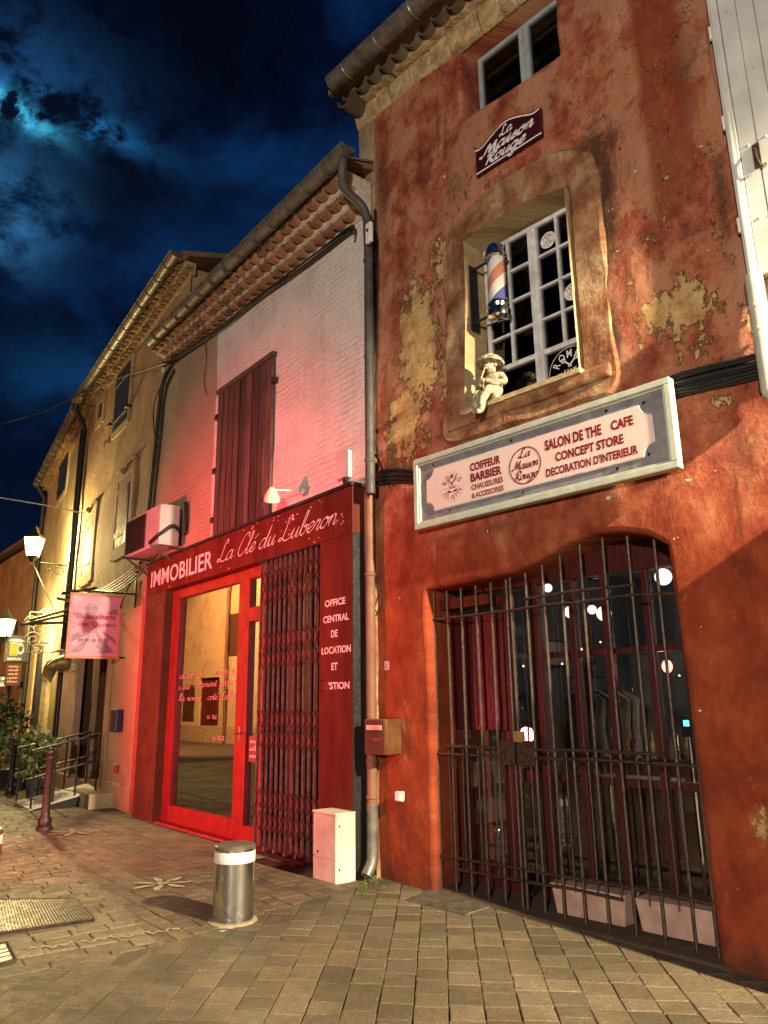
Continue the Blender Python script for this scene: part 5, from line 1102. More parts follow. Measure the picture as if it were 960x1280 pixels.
mb = MB(); hu = d0 + .07; mb.wbox(B, hu - .015, hu + .015, 1.14, 1.36, WF + .01, WF + .018); mb.tube([B.P(hu, 1.28, WF + .015), B.P(hu, 1.28, WF + .06), B.P(hu + .11, 1.275, WF + .06)], .009, 8); mb.build('handle', M['steel'], sd_)
mb = MB(); mb.wbox(B, dm0 + .02, dm1 - .03, .95, 1.25, WF - .038, WF - .034)
f7 = lambda u, z: B.P(u, z, WF - .032); mb.build('notice', mat('brown_notice', (.16, .07, .04)), sd_)
mb = MB()
for k in range(3): script(mb, ('veut', 'celle', 'voir')[k], f7, dm0 + .05, dm1 - .07, 1.17 - k * .085, .028, .16)
ring(mb, f7, (dm0 + dm1) / 2, 1.1, .001, .002); mb.build('notice_lettering', M['letter_white'], sd_)
mb = MB(); mb.wbox(B, -.36, 2.9, -.2, .03, -.25, .145); mb.build('doorstep', mat('red_step_paint', (.32, .035, .025), (.14, .03, .02), .8, 9, .7, 18), ag, bev=.015)
# dim glazing and folding scissor gate on the right
mb = MB(); mb.wbox(B, d1 + .06, 3.985, -.1, .12, -.2, .02); mb.wbox(B, d1 + .06, 3.985, 3.2, 3.37, -.2, .02); mb.wbox(B, d1 + .5, d1 + .58, .12, 3.2, -.15, -.08); mb.build('shop_door_frame', M['darkred'], ag)
mb = MB(); mb.wbox(B, d1 + .06, 3.985, .1, 3.22, -.14, -.135); mb.build('pane', M['glass'], ag)
mb = MB(); mb.wbox(B, -.6, 4.3, -.1, 3.6, -2.6, -2.5); mb.wbox(B, -.6, 4.3, -.15, -.05, -2.6, -.25); mb.wbox(B, -.65, -.6, -.1, 3.6, -2.6, -.3); mb.wbox(B, -.6, 4.3, 3.55, 3.6, -2.6, -.3); struct(mb.build('office_wall', mat('office_paint', (.20, .13, .10), (.14, .09, .07)), loc=B.P(2, 0, -2.5)))
gs0, gs1, GO2 = d1 + .10, 3.95, .115
nbars = 13; mb = MB(); rn = random.Random(2)
us = [gs0 + (gs1 - gs0) * i / (nbars - 1) for i in range(nbars)]
for i, u in enumerate(us):
    for s in (-.011, .011): mb.wbox(B, u + s - .0028, u + s + .0028, .06, 3.36, GO2 - .012, GO2 + .012)
    if i % 2 == 0: mb.wbox(B, u - .016, u + .016, .03, .07, GO2 - .02, GO2 + .02)
sg_ = mb.build('scissor_gate', mat('gate_paint', (.30, .17, .155), (.13, .065, .06), .45, 12, metal=.4), ag)
for z in (3.12, 2.92, 2.36, 2.14, 1.46, 1.24, .58, .34):
    mb = MB()
    for i in range(nbars - 1):
        if True:
            a, b = us[i], us[i + 1]; h = .10 if z > .2 else .05
            mb.tube([B.P(a, z - h, GO2 + .014), B.P(b, z + h, GO2 + .014)], .0055, 5); mb.tube([B.P(a, z + h, GO2 + .018), B.P(b, z - h, GO2 + .018)], .0055, 5)
    mb.build('lattice', M['shopred'], sg_)
mb = MB(); mb.wbox(B, d1 + .02, 3.985, 3.355, 3.38, .04, .165); mb.wbox(B, d1 + .02, 3.985, -.02, .025, .02, .15); mb.build('gate_rail', M['black'], sg_)
# picture lamp on an arm, alarm boxes, cables
l0 = B.P(*B.at(380, 614, .03), .03); al = thing('sign_spotlight', 'small white swan arm spotlight above the estate agency sign', 'lamp', l0)
lh = B.P(*B.at(327, 622, .42), .42); lj = B.P(*B.at(340, 612, .40), .40)
mb = MB(); mb.tube([B.P(*B.at(380, 614, .02), .02), lj], .011, 8); mb.build('arm', M['white'], al, smooth=40)
mb = MB(); mb.lathe(l0, [(.055, -.02), (.055, .03), (.02, .05)], 14, B.n); mb.build('wall_plate', M['greyblue'], al, smooth=40)
dv = (B.P(0, 0, 0) - B.P(0, .9, 1.0)) - B.u * .5
mb = MB(); mb.lathe(lj, [(.02, -.03), (.05, .0), (.085, .07), (.10, .14)], 18, -B.n * .3 - V((0, 0, 1)) - B.u * .5); mb.build('lamp_shade', M['beige'], al, smooth=40)
ps = []
for k in range(5):
    ps.append([B.P(u, zt(u) - .05 - .02 * k + rn.uniform(-.02, .02), .05 + .02 * (k % 2)) for u in (-1.3, -.5, .4, 1.2, 2.1, 3.0, 3.8, 4.45)] + [B.P(4.62, 6.95, .2)])
ps.append([B.P(.30, 7.40, .05), B.P(.6, 7.32, .07), B.P(.85, 7.36, .06), B.P(1.1, 7.42, .06)])
cable('eave_cables', ps, [.014, .012, .016, .010, .012, .005], 'bundle of black cables clipped under the tiled eave of the pink lit house')
ps = [pl_(B, [(215, 455), (203, 480), (197, 530), (190, 600), (180, 690)], .06), pl_(B, [(218, 462), (207, 488), (201, 540), (195, 600), (186, 690)], .05), pl_(B, [(212, 462), (194, 500), (192, 530), (197, 560)], .05)]
cable('drop_cable', ps, [.03, .022, .010], 'thick black cable running down the left edge of the pink lit house')
cable('thin_wire', [pl_(B, [(257, 428), (258, 450), (255, 475), (258, 494)], .03)], .005, 'thin loose wire hanging on the pale wall left of the wooden shutter')
ps = [pl_(B, [(180, 690), (172, 715), (160, 735), (150, 760)], .12)] + [[B.P(*B.at(186 + k * 4, 690 + k, .1), .1), B.P(*B.at(165 + k * 2, 712 + k * 2, .18), .18), C.P(*C.at(130 + k * 4, 735 + k, .3), .3), C.P(*C.at(104 + 4 * k, 742 - k, .3), .3)] for k in range(5)]
cable('tangled_cables', ps, .012, 'tangle of black cables at the corner beside the hanging butcher sign')
jb = B.at(428, 580, .06); j_ = thing('junction_box', 'pale junction box on the pink wall above the right end of the estate agency sign', 'box', B.P(jb[0], jb[1], .02))
mb = MB(); mb.wbox(B, jb[0] - .10, jb[0] + .10, jb[1] - .17, jb[1] + .15, .0, .08); mb.build('body', mat('pinkish_box', (.60, .48, .45), (.5, .4, .37)), j_, bev=.008); mb = MB(); mb.lathe(B.P(jb[0] + .03, jb[1] - .17, .04), [(.03, 0), (.03, -.06), (.02, -.1)], 10); mb.build('cable_gland', M['black'], j_)
jb = B.at(462, 291, .17); j_ = thing('alarm_box', 'small white plastic box strapped to the downpipe below the eave', 'box', B.P(jb[0], jb[1] - .1, .15))
mb = MB(); mb.wbox(B, jb[0] - .045, jb[0] + .05, jb[1] - .13, jb[1] + .12, .153, .20); mb.build('body', M['white'], j_, bev=.012); mb = MB(); mb.lathe(B.P(jb[0], jb[1] + .02, .20), [(.022, 0), (.018, .01)], 12, B.n); mb.build('lens', M['pipe'], j_)
# air conditioner
ac = thing('air_conditioner', 'boxy outdoor air conditioner unit on brackets above the left end of the estate agency sign', 'air conditioner', B.P(-.5, 4.0, .1))
ur_ = -.02; a0_, a1_ = -1.45, ur_; ao0, ao1 = .12, .44; acz0, acz1 = 4.02, 4.66
mb = MB(); mb.wbox(B, a0_, a1_, acz0, acz1, ao0, ao1); mb.build('casing', mat('grey_white_casing', (.46, .42, .42), (.34, .31, .31), .45, 3), ac, bev=.012)
mb = MB(); mb.wbox(B, a0_ + .04, a0_ + .86, acz0 + .04, acz1 - .04, ao1, ao1 + .012)
mb.build('grille', M['brown'], ac)
mb = MB()
for i in range(22): mb.wbox(B, a0_ + .05 + i * .037, a0_ + .058 + i * .037, acz0 + .05, acz1 - .05, ao1 + .012, ao1 + .02)
mb.build('grille_bars', M['black'], ac)
for u in (a0_ + .15, a1_ - .1):
    mb = MB(); mb.tube([B.P(u, acz0 - .02, .0), B.P(u, acz0 - .02, .52)], .018, 6); mb.tube([B.P(u, acz0 - .32, .01), B.P(u, acz0 - .03, .45)], .014, 6); mb.build('bracket', M['pipe'], ac)
cable('cooling_hose', [[B.P(a1_ + .03, 4.25, .12), B.P(a1_ + .05, 4.32, .25), B.P(a1_ + .03, 4.20, .40), B.P(a1_ + .0, 4.14, .47), B.P(a1_ - .3, 4.08, .47)], [B.P(a1_ + .06, 4.2, .06), B.P(a1_ + .07, 4.5, .06), B.P(a1_ + .04, 4.72, .06)]], [.028, .035], 'black insulated hose looping over the side of the air conditioner')
# meter cabinet
mt = thing('meter_cabinet', 'knee high pale electricity cabinet with two front doors against the right pilaster', 'cabinet', B.P(4.3, 0, .3))
m0, m1, mo0, mo1, mz = B.at(391, 1060, .40)[0], 4.64, CO, .40, .615
mb = MB(); mb.wbox(B, m0, m1, -.08, mz - .02, mo0, mo1 - .012); mb.wbox(B, m0 - .008, m1 + .008, mz - .02, mz, mo0, mo1 + .008); mb.build('body', M['beige'], mt, bev=.008)
mm = m0 + (m1 - m0) * .5
for a, b, c, d in ((m0 + .006, mm - .003, .21, mz - .03), (mm + .003, m1 - .006, .21, mz - .03), (m0 + .006, mm - .003, -.04, .203), (mm + .003, m1 - .006, -.04, .203)):
    mb = MB(); mb.wbox(B, a, b, c, d, mo1 - .012, mo1); dd = mb.build('door', M['beige'], mt, bev=.004)
mb = MB(); mb.lathe(B.P(m0 + .09, .25, mo1), [(.012, 0), (.012, .006)], 10, B.n); mb.build('lock', M['black'], mt)
mb = MB(); mb.lathe(B.P(m1 + .0, .12, .36), [(.01, 0), (.01, .004)], 8, B.u); mb.lathe(B.P(m1, .50, .36), [(.01, 0), (.01, .004)], 8, B.u); mb.build('screw', M['iron'], mt)

# ================================================================== STREET THINGS NEAR
# steel bollard
bw = on_ground(291, 1150); rb_ = .168; bz = gz(bw)
hb_ = CAMZ * 0 + (on_plane(291, 1058, bw, V((0, -1, 0)))).z - bz + .02
bo = thing('steel_bollard', 'shiny steel bollard with a pale band below its flat dark cap on the pavement', 'bollard', V((bw.x, bw.y, bz)))
bo_c = V((bw.x, bw.y, bz)); rb_ = .158
mb = MB(); mb.lathe(bo_c, [(rb_, -.05), (rb_, hb_ - .03)], 48); mb.build('post', M['steel'], bo, smooth=40)
mb = MB(); mb.lathe(bo_c, [(rb_ + .002, hb_ - .125), (rb_ + .003, hb_ - .12), (rb_ + .003, hb_ - .05), (rb_ + .002, hb_ - .045)], 48); mb.build('reflective_band', mat('pale_band', (.74, .66, .62), (.60, .50, .47), .5, 18), bo, smooth=40)
mb = MB(); mb.lathe(bo_c, [(rb_ + .001, hb_ - .03), (rb_ + .002, hb_ - .012), (rb_ - .012, hb_), (.0, hb_ + .006)], 48); mb.build('cap', M['plate'], bo, smooth=30)
mb = MB(); mb.lathe(bo_c, [(rb_ + .035, -.02), (rb_ + .030, .010), (rb_ + .005, .013)], 40); mb.build('collar', mat('mortar_collar', (.36, .29, .19), (.25, .2, .13), .9, 20), bo)
# covers in the ground
def ground_quad(name, px, m, h, label, cat, parts=True):
    q = [on_ground(x, y, gz(on_ground(x, y))) for x, y in px]; q = [V((p.x, p.y, gz(p))) for p in q]
    c = sum(q, V()) / len(q); return q, c
q, c = ground_quad('x', [(507, 1127), (540, 1115), (613, 1136), (582, 1146)], None, 0, '', '')
dg = thing('drain_grating', 'square cast iron grating with small round holes at the foot of the red house wall', 'grating', c)
mb = MB(); mb.prism([p + V((0, 0, .018)) for p in q], (0, 0, -.04)); mb.build('cover_plate', M['plate'], dg, bev=.004)
mb = MB(); rn = random.Random(3)
for i in range(15):
    for j in range(9):
        s, t_ = (i + .5) / 15, (j + .5) / 9; p = (q[0] * (1 - s) + q[3] * s) * (1 - t_) + (q[1] * (1 - s) + q[2] * s) * t_
        mb.lathe(p + V((0, 0, .016)), [(.010, 0), (.010, .0032)], 6)
mb.build('hole_pattern', M['black'], dg)
q, c = ground_quad('x', [(-60, 1128), (93, 1126), (117, 1152), (-70, 1180)], None, 0, '', '')
mc = thing('ribbed_cover', 'large ribbed metal plate cover set in the road by the kerb line', 'cover plate', c)
mb = MB(); mb.prism([p + V((0, 0, .014)) for p in q], (0, 0, -.03)); mb.build('cover_plate', M['plate'], mc)
mb = MB()
for i in range(44):
    s = (i + .5) / 44; a = q[0] * (1 - s) + q[1] * s; b = q[3] * (1 - s) + q[2] * s; d_ = (q[1] - q[0]).normalized() * .008
    a, b = a * .97 + b * .03, b * .97 + a * .03; z = V((0, 0, .014)); mb.hexa([a - d_ + z, a + d_ + z, b + d_ + z, b - d_ + z, a - d_ + z * 1.6, a + d_ + z * 1.6, b + d_ + z * 1.6, b - d_ + z * 1.6])
mb.build('ribs', M['plate'], mc)
mb = MB(); 
for a, b in ((q[1], q[2]), (q[2], q[3]), (q[0], q[1])): mb.tube([a + V((0, 0, .012)), b + V((0, 0, .012))], .012, 6)
mb.build('rim', M['iron'], mc)
q, c = ground_quad('x', [(-30, 1190), (8, 1181), (19, 1203), (-30, 1216)], None, 0, '', '')
sc_ = thing('small_cover', 'small pale inspection cover at the lower left of the road', 'cover', c)
mb = MB(); mb.prism([p + V((0, 0, .014)) for p in q], (0, 0, -.03)); mb.build('cover_plate', M['beige'], sc_); mb = MB()
for i in range(4): mb.tube([q[i] + V((0, 0, .014)), q[(i + 1) % 4] + V((0, 0, .014))], .011, 6)
for k in (.3, .5, .7): mb.tube([q[0] * (1 - k) + q[3] * k + V((0, 0, .015)), q[1] * (1 - k) + q[2] * k + V((0, 0, .015))], .004, 5)
mb.build('rim', M['iron'], sc_)
# worn yellow marks sprayed on the stones
def splash(mb, c, d, L, w_, z=.011):
    c = V((c.x, c.y, gz(c) + z)); d = V((d[0], d[1], 0)).normalized(); e = V((-d.y, d.x, 0))
    mb.add([c + d * (L / 2 * math.cos(a)) + e * (w_ / 2 * math.sin(a) * (1 + .25 * math.sin(3 * a))) for a in [k * math.tau / 14 for k in range(14)]], [tuple(range(14))])
def daisy(cx, cy, sc, label):
    c = on_ground(cx, cy); mb = MB()
    for k in range(7):
        a = k * math.tau / 7 + .3; d = (math.cos(a), math.sin(a)); splash(mb, V((c.x + d[0] * .19 * sc, c.y + d[1] * .19 * sc, 0)), d, .24 * sc, .075 * sc, .012 + .0004 * k)
    splash(mb, c, (1, 0), .13 * sc, .12 * sc, .016); tag(mb.build('painted_flower', M['paintmark']), label, 'paint mark', 'flowers sprayed on the pavement')
daisy(203, 1106, .95, 'worn yellow flower sprayed on the pavement left of the steel bollard'); daisy(92, 1041, 1.1, 'worn pale flower sprayed on the pavement beside the near street post')
mb = MB(); a, b = on_ground(35, 1189), on_ground(225, 1162); dd = (b - a); e = V((-dd.y, dd.x, 0)).normalized()
pts = [a + dd * (k / 40) + e * (.035 * math.sin(k * 1.9) + .02 * math.sin(k * .7)) for k in range(41)]
for p_, q_ in zip(pts[:-1], pts[1:]):
    if random.random() < .9: splash(mb, (p_ + q_) / 2, (q_ - p_), (q_ - p_).length * 1.3, .022, .0125 + .0001 * random.random())
tag(mb.build('sprayed_line', M['paintmark']), 'wavy line of worn yellow spray paint across the pavement joint', 'paint mark')
mb = MB()
for x, y, L in ((278, 1164, .05), (312, 1273, .09), (330, 1275, .06), (300, 1276, .05)): splash(mb, on_ground(x, y), (1, .3), L, L * .5, .013)
tag(mb.build('white_splashes', M['letter_white']), 'few small white splashes on the pavers in front', 'paint mark')
# weeds and litter at the foot of the downpipe
def weed(c, n, h, m, name, label, group=None, seed=0):
    rn = random.Random(seed); mb = MB(); c = V((c.x, c.y, gz(c)))
    for i in range(n):
        a = rn.random() * math.tau; r = rn.random() * h * .6; p = c + V((math.cos(a) * r, math.sin(a) * r, h * rn.uniform(.1, 1) * .7)); L = h * rn.uniform(.2, .4); d = V((math.cos(a), math.sin(a), rn.uniform(-.3, .5))).normalized(); e = d.orthogonal().normalized() * L * .35
        mb.add([p, p + d * L * .5 + e, p + d * L, p + d * L * .5 - e], [(0, 1, 2, 3)])
        if i % 3 == 0: mb.tube([c, p], .002, 4)
    return tag(mb.build(name, m), label, 'weed', group)
for i, (x, y, n_, h_) in enumerate(((462, 1106, 40, .10), (452, 1112, 26, .07), (480, 1112, 22, .06), (455, 1120, 16, .05))):
    weed(on_ground(x, y), n_, h_, M['leaf2'], 'weed', 'small green weed growing in the joint by the corner downpipe', 'weeds at the wall foot', i)
rn = random.Random(31)
for i in range(9):
    t_ = rn.random(); p = A.P(.9 + 2.4 * t_, 0, .03 + .1 * rn.random()); weed(V((p.x, p.y, 0)), 5, .03, M['leaf'], 'dry_leaf', 'dry leaf scrap lying at the foot of the barred gate', 'leaf scraps by the gate', 50 + i)
# ================================================================== THE BUTCHER'S HOUSE AND BEYOND
cg0, cg1 = C.at(212, 332, .35), C.at(105, 490, .35); czl = lambda u: cg1[1] + (cg0[1] - cg1[1]) * (u - cg1[0]) / (cg0[0] - cg1[0])
uCD = (C.at(105, 540, .1)[0] + C.at(85, 740, .1)[0]) / 2; uCR = C.at(238, 360, 0)[0]
bh = thing('butcher_house', 'tall ochre house with dark blue shutters behind the pink butcher sign', 'house', C.P(-2.5, 0, 0))
sw0, sw1 = C.at(113, 900, 0)[0], C.at(131, 900, 0)[0]; dw0, dw1 = C.at(94, 900, 0)[0], C.at(111, 900, 0)[0]
zsh = 3.05
facade('wall', C, [(uCD, -.4), (uCD, czl(uCD) - .16), (uCR, czl(uCR) - .16), (uCR, -.4)], [[(sw0, .30), (sw0, zsh), (sw1, zsh), (sw1, .30)], [(dw0, .25), (dw0, zsh), (dw1, zsh), (dw1, .25)]], M['cwall'], bh, depth=.35, g=.2, rough=.025, sd=21)
mb = MB(); mb.wbox(C, uCR - .04, uCR + .003, -.2, czl(uCR), -7, -.03); mb.wbox(C, uCD, uCR, -.2, czl(0) - .2, -7.1, -7); mb.wbox(C, uCD, uCD + .05, 5, czl(uCD) - .1, -7, -.03); mb.build('side_wall', M['cwall'], bh, uvf=wuv(C))
mb = MB(); a, b = uCD, uCR + .25; mb.hexa([C.P(a, czl(a), .30), C.P(b, czl(b), .30), C.P(b, czl(b) + 1.2, -4), C.P(a, czl(a) + 1.2, -4), C.P(a, czl(a) + .1, .30), C.P(b, czl(b) + .1, .30), C.P(b, czl(b) + 1.3, -4), C.P(a, czl(a) + 1.3, -4)]); mb.build('roof', M['roof'], bh)
def genoise(w, u0, u1, zf, parent, rows=2):
    mb = MB(); mo = MB(); rn = random.Random(int(abs(u0 * 10)))
    for r_ in range(rows):
        u = u0; o1 = .14 + .12 * r_
        while u < u1:
            t = rn.uniform(.7, 1.2); half_tile(mb, w, u, zf(u) - .17 + .11 * (r_ + 1), .2, .09 + rn.uniform(-.015, .01), -.05, o1 + rn.uniform(-.02, .02), (t * 1.0, t * .95, t * .7), 5); u += .215
        mo.hexa([w.P(u0, zf(u0) - .18 + .11 * r_, o1 - .12), w.P(u1, zf(u1) - .18 + .11 * r_, o1 - .12), w.P(u1, zf(u1) - .18 + .11 * r_, -.05), w.P(u0, zf(u0) - .18 + .11 * r_, -.05), w.P(u0, zf(u0) - .07 + .11 * r_, o1 - .10), w.P(u1, zf(u1) - .07 + .11 * r_, o1 - .10), w.P(u1, zf(u1) - .07 + .11 * r_, -.05), w.P(u0, zf(u0) - .07 + .11 * r_, -.05)])
    mb.build('tile_cornice', M['terra'], parent, smooth=40); mo.build('cornice_mortar', M['stone'], parent)
genoise(C, uCD + .1, uCR + .1, czl, bh)
gutter('gutter', C, uCD + .15, C.at(222, 324, .35)[0], czl(uCD) + .03, czl(uCR) + .03, .38, .10, bh, M['zinc'], .5)
mb = MB(); tp_ = C.at(105, 540, .1)
mb.tube(catmull([C.P(uCD + .2, czl(uCD), .38), C.P(uCD + .15, czl(uCD) - .2, .34), C.P(uCD, tp_[1] + .1, .1), C.P(uCD, tp_[1] - .5, .1), C.P(uCD, 2.5, .1)], 6) , .075, 12); mb.tube([C.P(uCD, 2.55, .1), C.P(uCD, 0, .1)], .07, 10); mb.build('downpipe', M['black'], bh, smooth=40)
def pquad(w, px, o=0.0): return [w.at(x, y, o) for x, y in px]
def wrect(w, px, o=0.0):
    q = pquad(w, px, o); us = sorted(p[0] for p in q); zs = sorted(p[1] for p in q); return (us[0] + us[1]) / 2, (us[2] + us[3]) / 2, (zs[0] + zs[1]) / 2, (zs[2] + zs[3]) / 2
def shutters(w, r, parent, m, leaves=2, off=.02, name='shutter'):
    u0, u1, z0, z1 = r; wd = (u1 - u0) / leaves
    for i in range(leaves):
        mb = MB(); n = 5
        for k in range(n): a = u0 + wd * i + .004 + (wd - .008) * k / n; mb.wbox(w, a, a + (wd - .008) / n - .004, z0, z1, off - .02, off + .03)
        mb.wbox(w, u0 + wd * i + .01, u0 + wd * (i + 1) - .01, z0 + .2, z0 + .3, off + .025, off + .045); mb.wbox(w, u0 + wd * i + .01, u0 + wd * (i + 1) - .01, z1 - .3, z1 - .2, off + .025, off + .045)
        mb.build(name, m, parent)
def surround(w, r, t, parent, m, d=.035, name='window_surround'):
    u0, u1, z0, z1 = r; mb = MB()
    for a, b, c, e in ((u0 - t, u0, z0 - t, z1 + t), (u1, u1 + t, z0 - t, z1 + t), (u0, u1, z1, z1 + t), (u0, u1, z0 - t * 1.2, z0)): mb.wbox(w, a, b, c, e, -.03, d)
    return mb.build(name, m, parent, bev=.008, uvf=wuv(w))
r1 = wrect(C, [(148, 476), (165, 448), (161, 520), (143, 545)]); surround(C, r1, .12, bh, M['dwall']); shutters(C, r1, bh, M['navy'])
mb = MB(); mb.wbox(C, r1[1] + .06, r1[1] + .2, r1[2] + .2, r1[2] + .26, 0, .12); mb.wbox(C, r1[0] - .2, r1[0] - .06, r1[2] + .2, r1[2] + .26, 0, .12); mb.build('shutter_catch', M['black'], bh)
r2 = wrect(C, [(124, 508), (130, 498), (129, 518), (123, 528)]); surround(C, r2, .18, bh, M['dwall']); mb = MB(); mb.wbox(C, r2[0], r2[1], r2[2], r2[3], -.02, .006); mb.build('small_window', M['brown'], bh)
r3 = wrect(C, [(151, 603), (166, 590), (160, 676), (143, 688)]); surround(C, r3, .22, bh, M['cwall'], .04); shutters(C, r3, bh, mat('red_brown_shutters', (.24, .10, .055), (.15, .06, .035), .7, 6, .3, 14), 2, .0)
mb = MB(); mb.wbox(C, r3[1] - .16, r3[1] - .02, r3[2], r3[3] - .2, .03, .05); mb.build('dark_window', M['navy'], bh)
r4 = wrect(C, [(109, 650), (119, 640), (114, 712), (104, 722)]); surround(C, r4, .22, bh, M['dwall'], .04); shutters(C, r4, bh, mat('olive_shutters', (.17, .12, .06), (.11, .075, .04), .7, 6, .3, 14), 2, .0)
for r_ in (r3, r4):
    mb = MB(); cm_ = (r_[0] + r_[1]) / 2; mb.ball(C.P(cm_, r_[3] + .12, .05), .09, 10, 7, (1, 1, .8)); mb.wbox(C, r_[0] - .26, r_[1] + .26, r_[3] + .22, r_[3] + .27, 0, .08); mb.build('window_hood', M['cwall'], bh, bev=.01, uvf=wuv(C))
mb = MB(); letters(mb, '71', lambda u, z: C.P(u, z, .03), C.at(131, 552)[0], C.at(139, 552)[0], C.at(135, 557)[1], C.at(135, 550)[1], .02); mb.build('house_number', M['black'], bh)
# shop at street level: salmon pilasters, glazed front, posts
sp0, sp1 = C.at(129, 900, .13)[0], -.02
mb = MB(); mb.wbox(C, sp0, sp1, -.1, 3.3, -.02, .13); mb.wbox(C, sp0 - .02, sp1, -.1, .38, -.02, .16); mb.wbox(C, sp0 + .18, sp0 + .36, .4, 3.2, .13, .145); mb.build('pilaster', M['salmon'], bh, bev=.01, uvf=wuv(C))
q0_, q1_ = C.at(75, 900, .1)[0], C.at(93, 900, .1)[0]
mb = MB(); mb.wbox(C, q0_, q1_, -.1, 3.3, -.02, .12); mb.wbox(C, q0_ - .02, q1_ + .02, -.1, .30, -.02, .15); mb.build('pilaster', mat('pink_pilaster_paint', (.46, .29, .20), (.36, .21, .14), .8, 3), bh, bev=.01)
mb = MB(); 
for a in (dw0, dw0 + (dw1 - dw0) * .45, dw1 - .12): mb.wbox(C, a, a + .12, .25, zsh, -.3, -.10)
mb.wbox(C, dw0, dw1, 2.9, zsh, -.3, -.1); dd = mb.build('shop_door', M['brown'], bh, bev=.006); mb = MB(); mb.wbox(C, dw0, dw1, .26, zsh, -.25, -.24); mb.build('pane', M['shopglass'], dd)
mb = MB(); mb.wbox(C, sw0, sw1, .3, .42, -.3, -.08); mb.wbox(C, sw0, sw1, zsh - .1, zsh, -.3, -.08)
for k in range(5): a = sw0 + (sw1 - sw0 - .05) * k / 4; mb.wbox(C, a, a + .05, .42, zsh - .1, -.3, -.1)
dd = mb.build('shop_window', M['brown'], bh, bev=.006); mb = MB(); mb.wbox(C, sw0, sw1, .4, zsh, -.26, -.25); mb.build('pane', M['shopglass'], dd)
mb = MB()
for k in range(4): a = sw0 + .1 + (sw1 - sw0 - .2) * k / 4; mb.wbox(C, a, a + (sw1 - sw0) / 6, 1.3, 2.4, -.42, -.40)
mb.build('blind_strips', M['beige'], bh)
mb = MB(); mb.wbox(C, uCD, .0, 0, 3.4, -3, -2.9); mb.build('shop_room', M['dark'], bh)
def leafball(mb, c, r, n, rn, ls=.05, sc=(1, 1, 1)):
    for _ in range(n):
        d = V((rn.gauss(0, 1), rn.gauss(0, 1), rn.gauss(0, 1))).normalized() * (rn.random() ** .45) * r; p = V(c) + V((d.x * sc[0], d.y * sc[1], d.z * sc[2]))
        a = V((rn.uniform(-1, 1), rn.uniform(-1, 1), rn.uniform(-.6, 1))).normalized(); b = a.orthogonal().normalized(); L = ls * rn.uniform(.6, 1.3)
        mb.add([p, p + a * L * .5 + b * L * .28, p + a * L, p + a * L * .5 - b * L * .28], [(0, 1, 2, 3)])
rn = random.Random(5)
for k in range(3):
    u = sw0 + (sw1 - sw0) * (.2 + .3 * k); t = thing('potted_flower', 'small pot of flowers on the sill inside the butcher shop window', 'plant', C.P(u, .45, -.4), 'flower pots in the butcher shop window')
    mb = MB(); mb.lathe(C.P(u, .42, -.4), [(.06, 0), (.09, .14)], 12); mb.build('pot', M['planter'], t, smooth=40); mb = MB(); leafball(mb, C.P(u, .78, -.4), .2, 70, rn, .07); mb.build('foliage', M['leaf2'], t)
# letter box, red button, steps, ramp with railing
u, z = C.at(146, 901, .2); bl = thing('blue_letter_box', 'dark blue letter box on the salmon pilaster under the butcher sign', 'letter box', C.P(u, z - .2, .13))
mb = MB(); mb.wbox(C, u - .20, u + .16, C.at(146, 915, .2)[1], C.at(146, 887, .2)[1], .145, .26); mb.build('body', mat('blue_box_paint', (.022, .03, .075), (.012, .018, .045), .4), bl, bev=.012); mb = MB(); mb.wbox(C, u - .12, u + .12, z + .10, z + .13, .262, .268); mb.build('slot', M['black'], bl)
u, z = C.at(147, 961, .15); mb = MB(); mb.wbox(C, u - .06, u + .06, z - .07, z + .07, .145, .20); tag(mb.build('red_call_box', emis('red_plastic', (.5, .01, .012), .0), bev=.012), 'small red box low on the salmon pilaster of the butcher shop', 'box')
st0, st1 = C.at(112, 1000, .55)[0], C.at(129, 1008, .4)[0]
mb = MB(); mb.wbox(C, st0, sp0 - .02, -.1, .24, -.05, .55); 
for k in range(4): mb.wbox(C, st0 + (sp0 - .02 - st0) * k / 4, st0 + (sp0 - .02 - st0) * (k + 1) / 4 - .012, 0, .225, .55, .562)
tag(mb.build('stone_step', M['dwall'], bev=.012, uvf=wuv(C)), 'cream stone step in front of the butcher shop window', 'step')
rzt = .26; ra, rb, rc_, rd = on_ground(36, 1014), on_ground(121, 986, rzt), on_ground(109, 979, rzt), on_ground(18, 1004)   # outer low, outer high, inner high, inner low
rp = thing('access_ramp', 'pale sloping access ramp with a thin black handrail outside the butcher shop', 'ramp', V((ra.x, ra.y, 0)))
zl = lambda p, z: V((p.x, p.y, z))
mb = MB(); mb.hexa([zl(ra, .004), zl(rb, rzt - .04), zl(rc_, rzt - .04), zl(rd, .004), zl(ra, .03), zl(rb, rzt), zl(rc_, rzt), zl(rd, .03)]); mb.build('ramp_plate', mat('ramp_plate_paint', (.52, .50, .44), (.34, .32, .27), .6, 8, .3, 30), rp)
lp = lambda a, b, k: a * (1 - k) + b * k
mb = MB(); e0, e1 = lp(ra, rb, .12), lp(rd, rc_, .12); mb.hexa([zl(e0, -.03), zl(rb, -.03), zl(rc_, -.03), zl(e1, -.03), zl(e0, .012), zl(rb, rzt - .042), zl(rc_, rzt - .042), zl(e1, .012)]); mb.build('ramp_support', M['black'], rp)
mb = MB()
for a, b in ((ra, rb), (rd, rc_)):
    a, b = zl(a, .03), zl(b, rzt)
    for h_ in (.92, .48): mb.tube([lp(a, b, -.03) + V((0, 0, h_)), b + V((0, 0, h_))], .017, 7)
    for k in (.02, .33, .66, .98): p = lp(a, b, k); mb.tube([p, p + V((0, 0, .92))], .017, 7)
mb.build('railing', M['black'], rp)
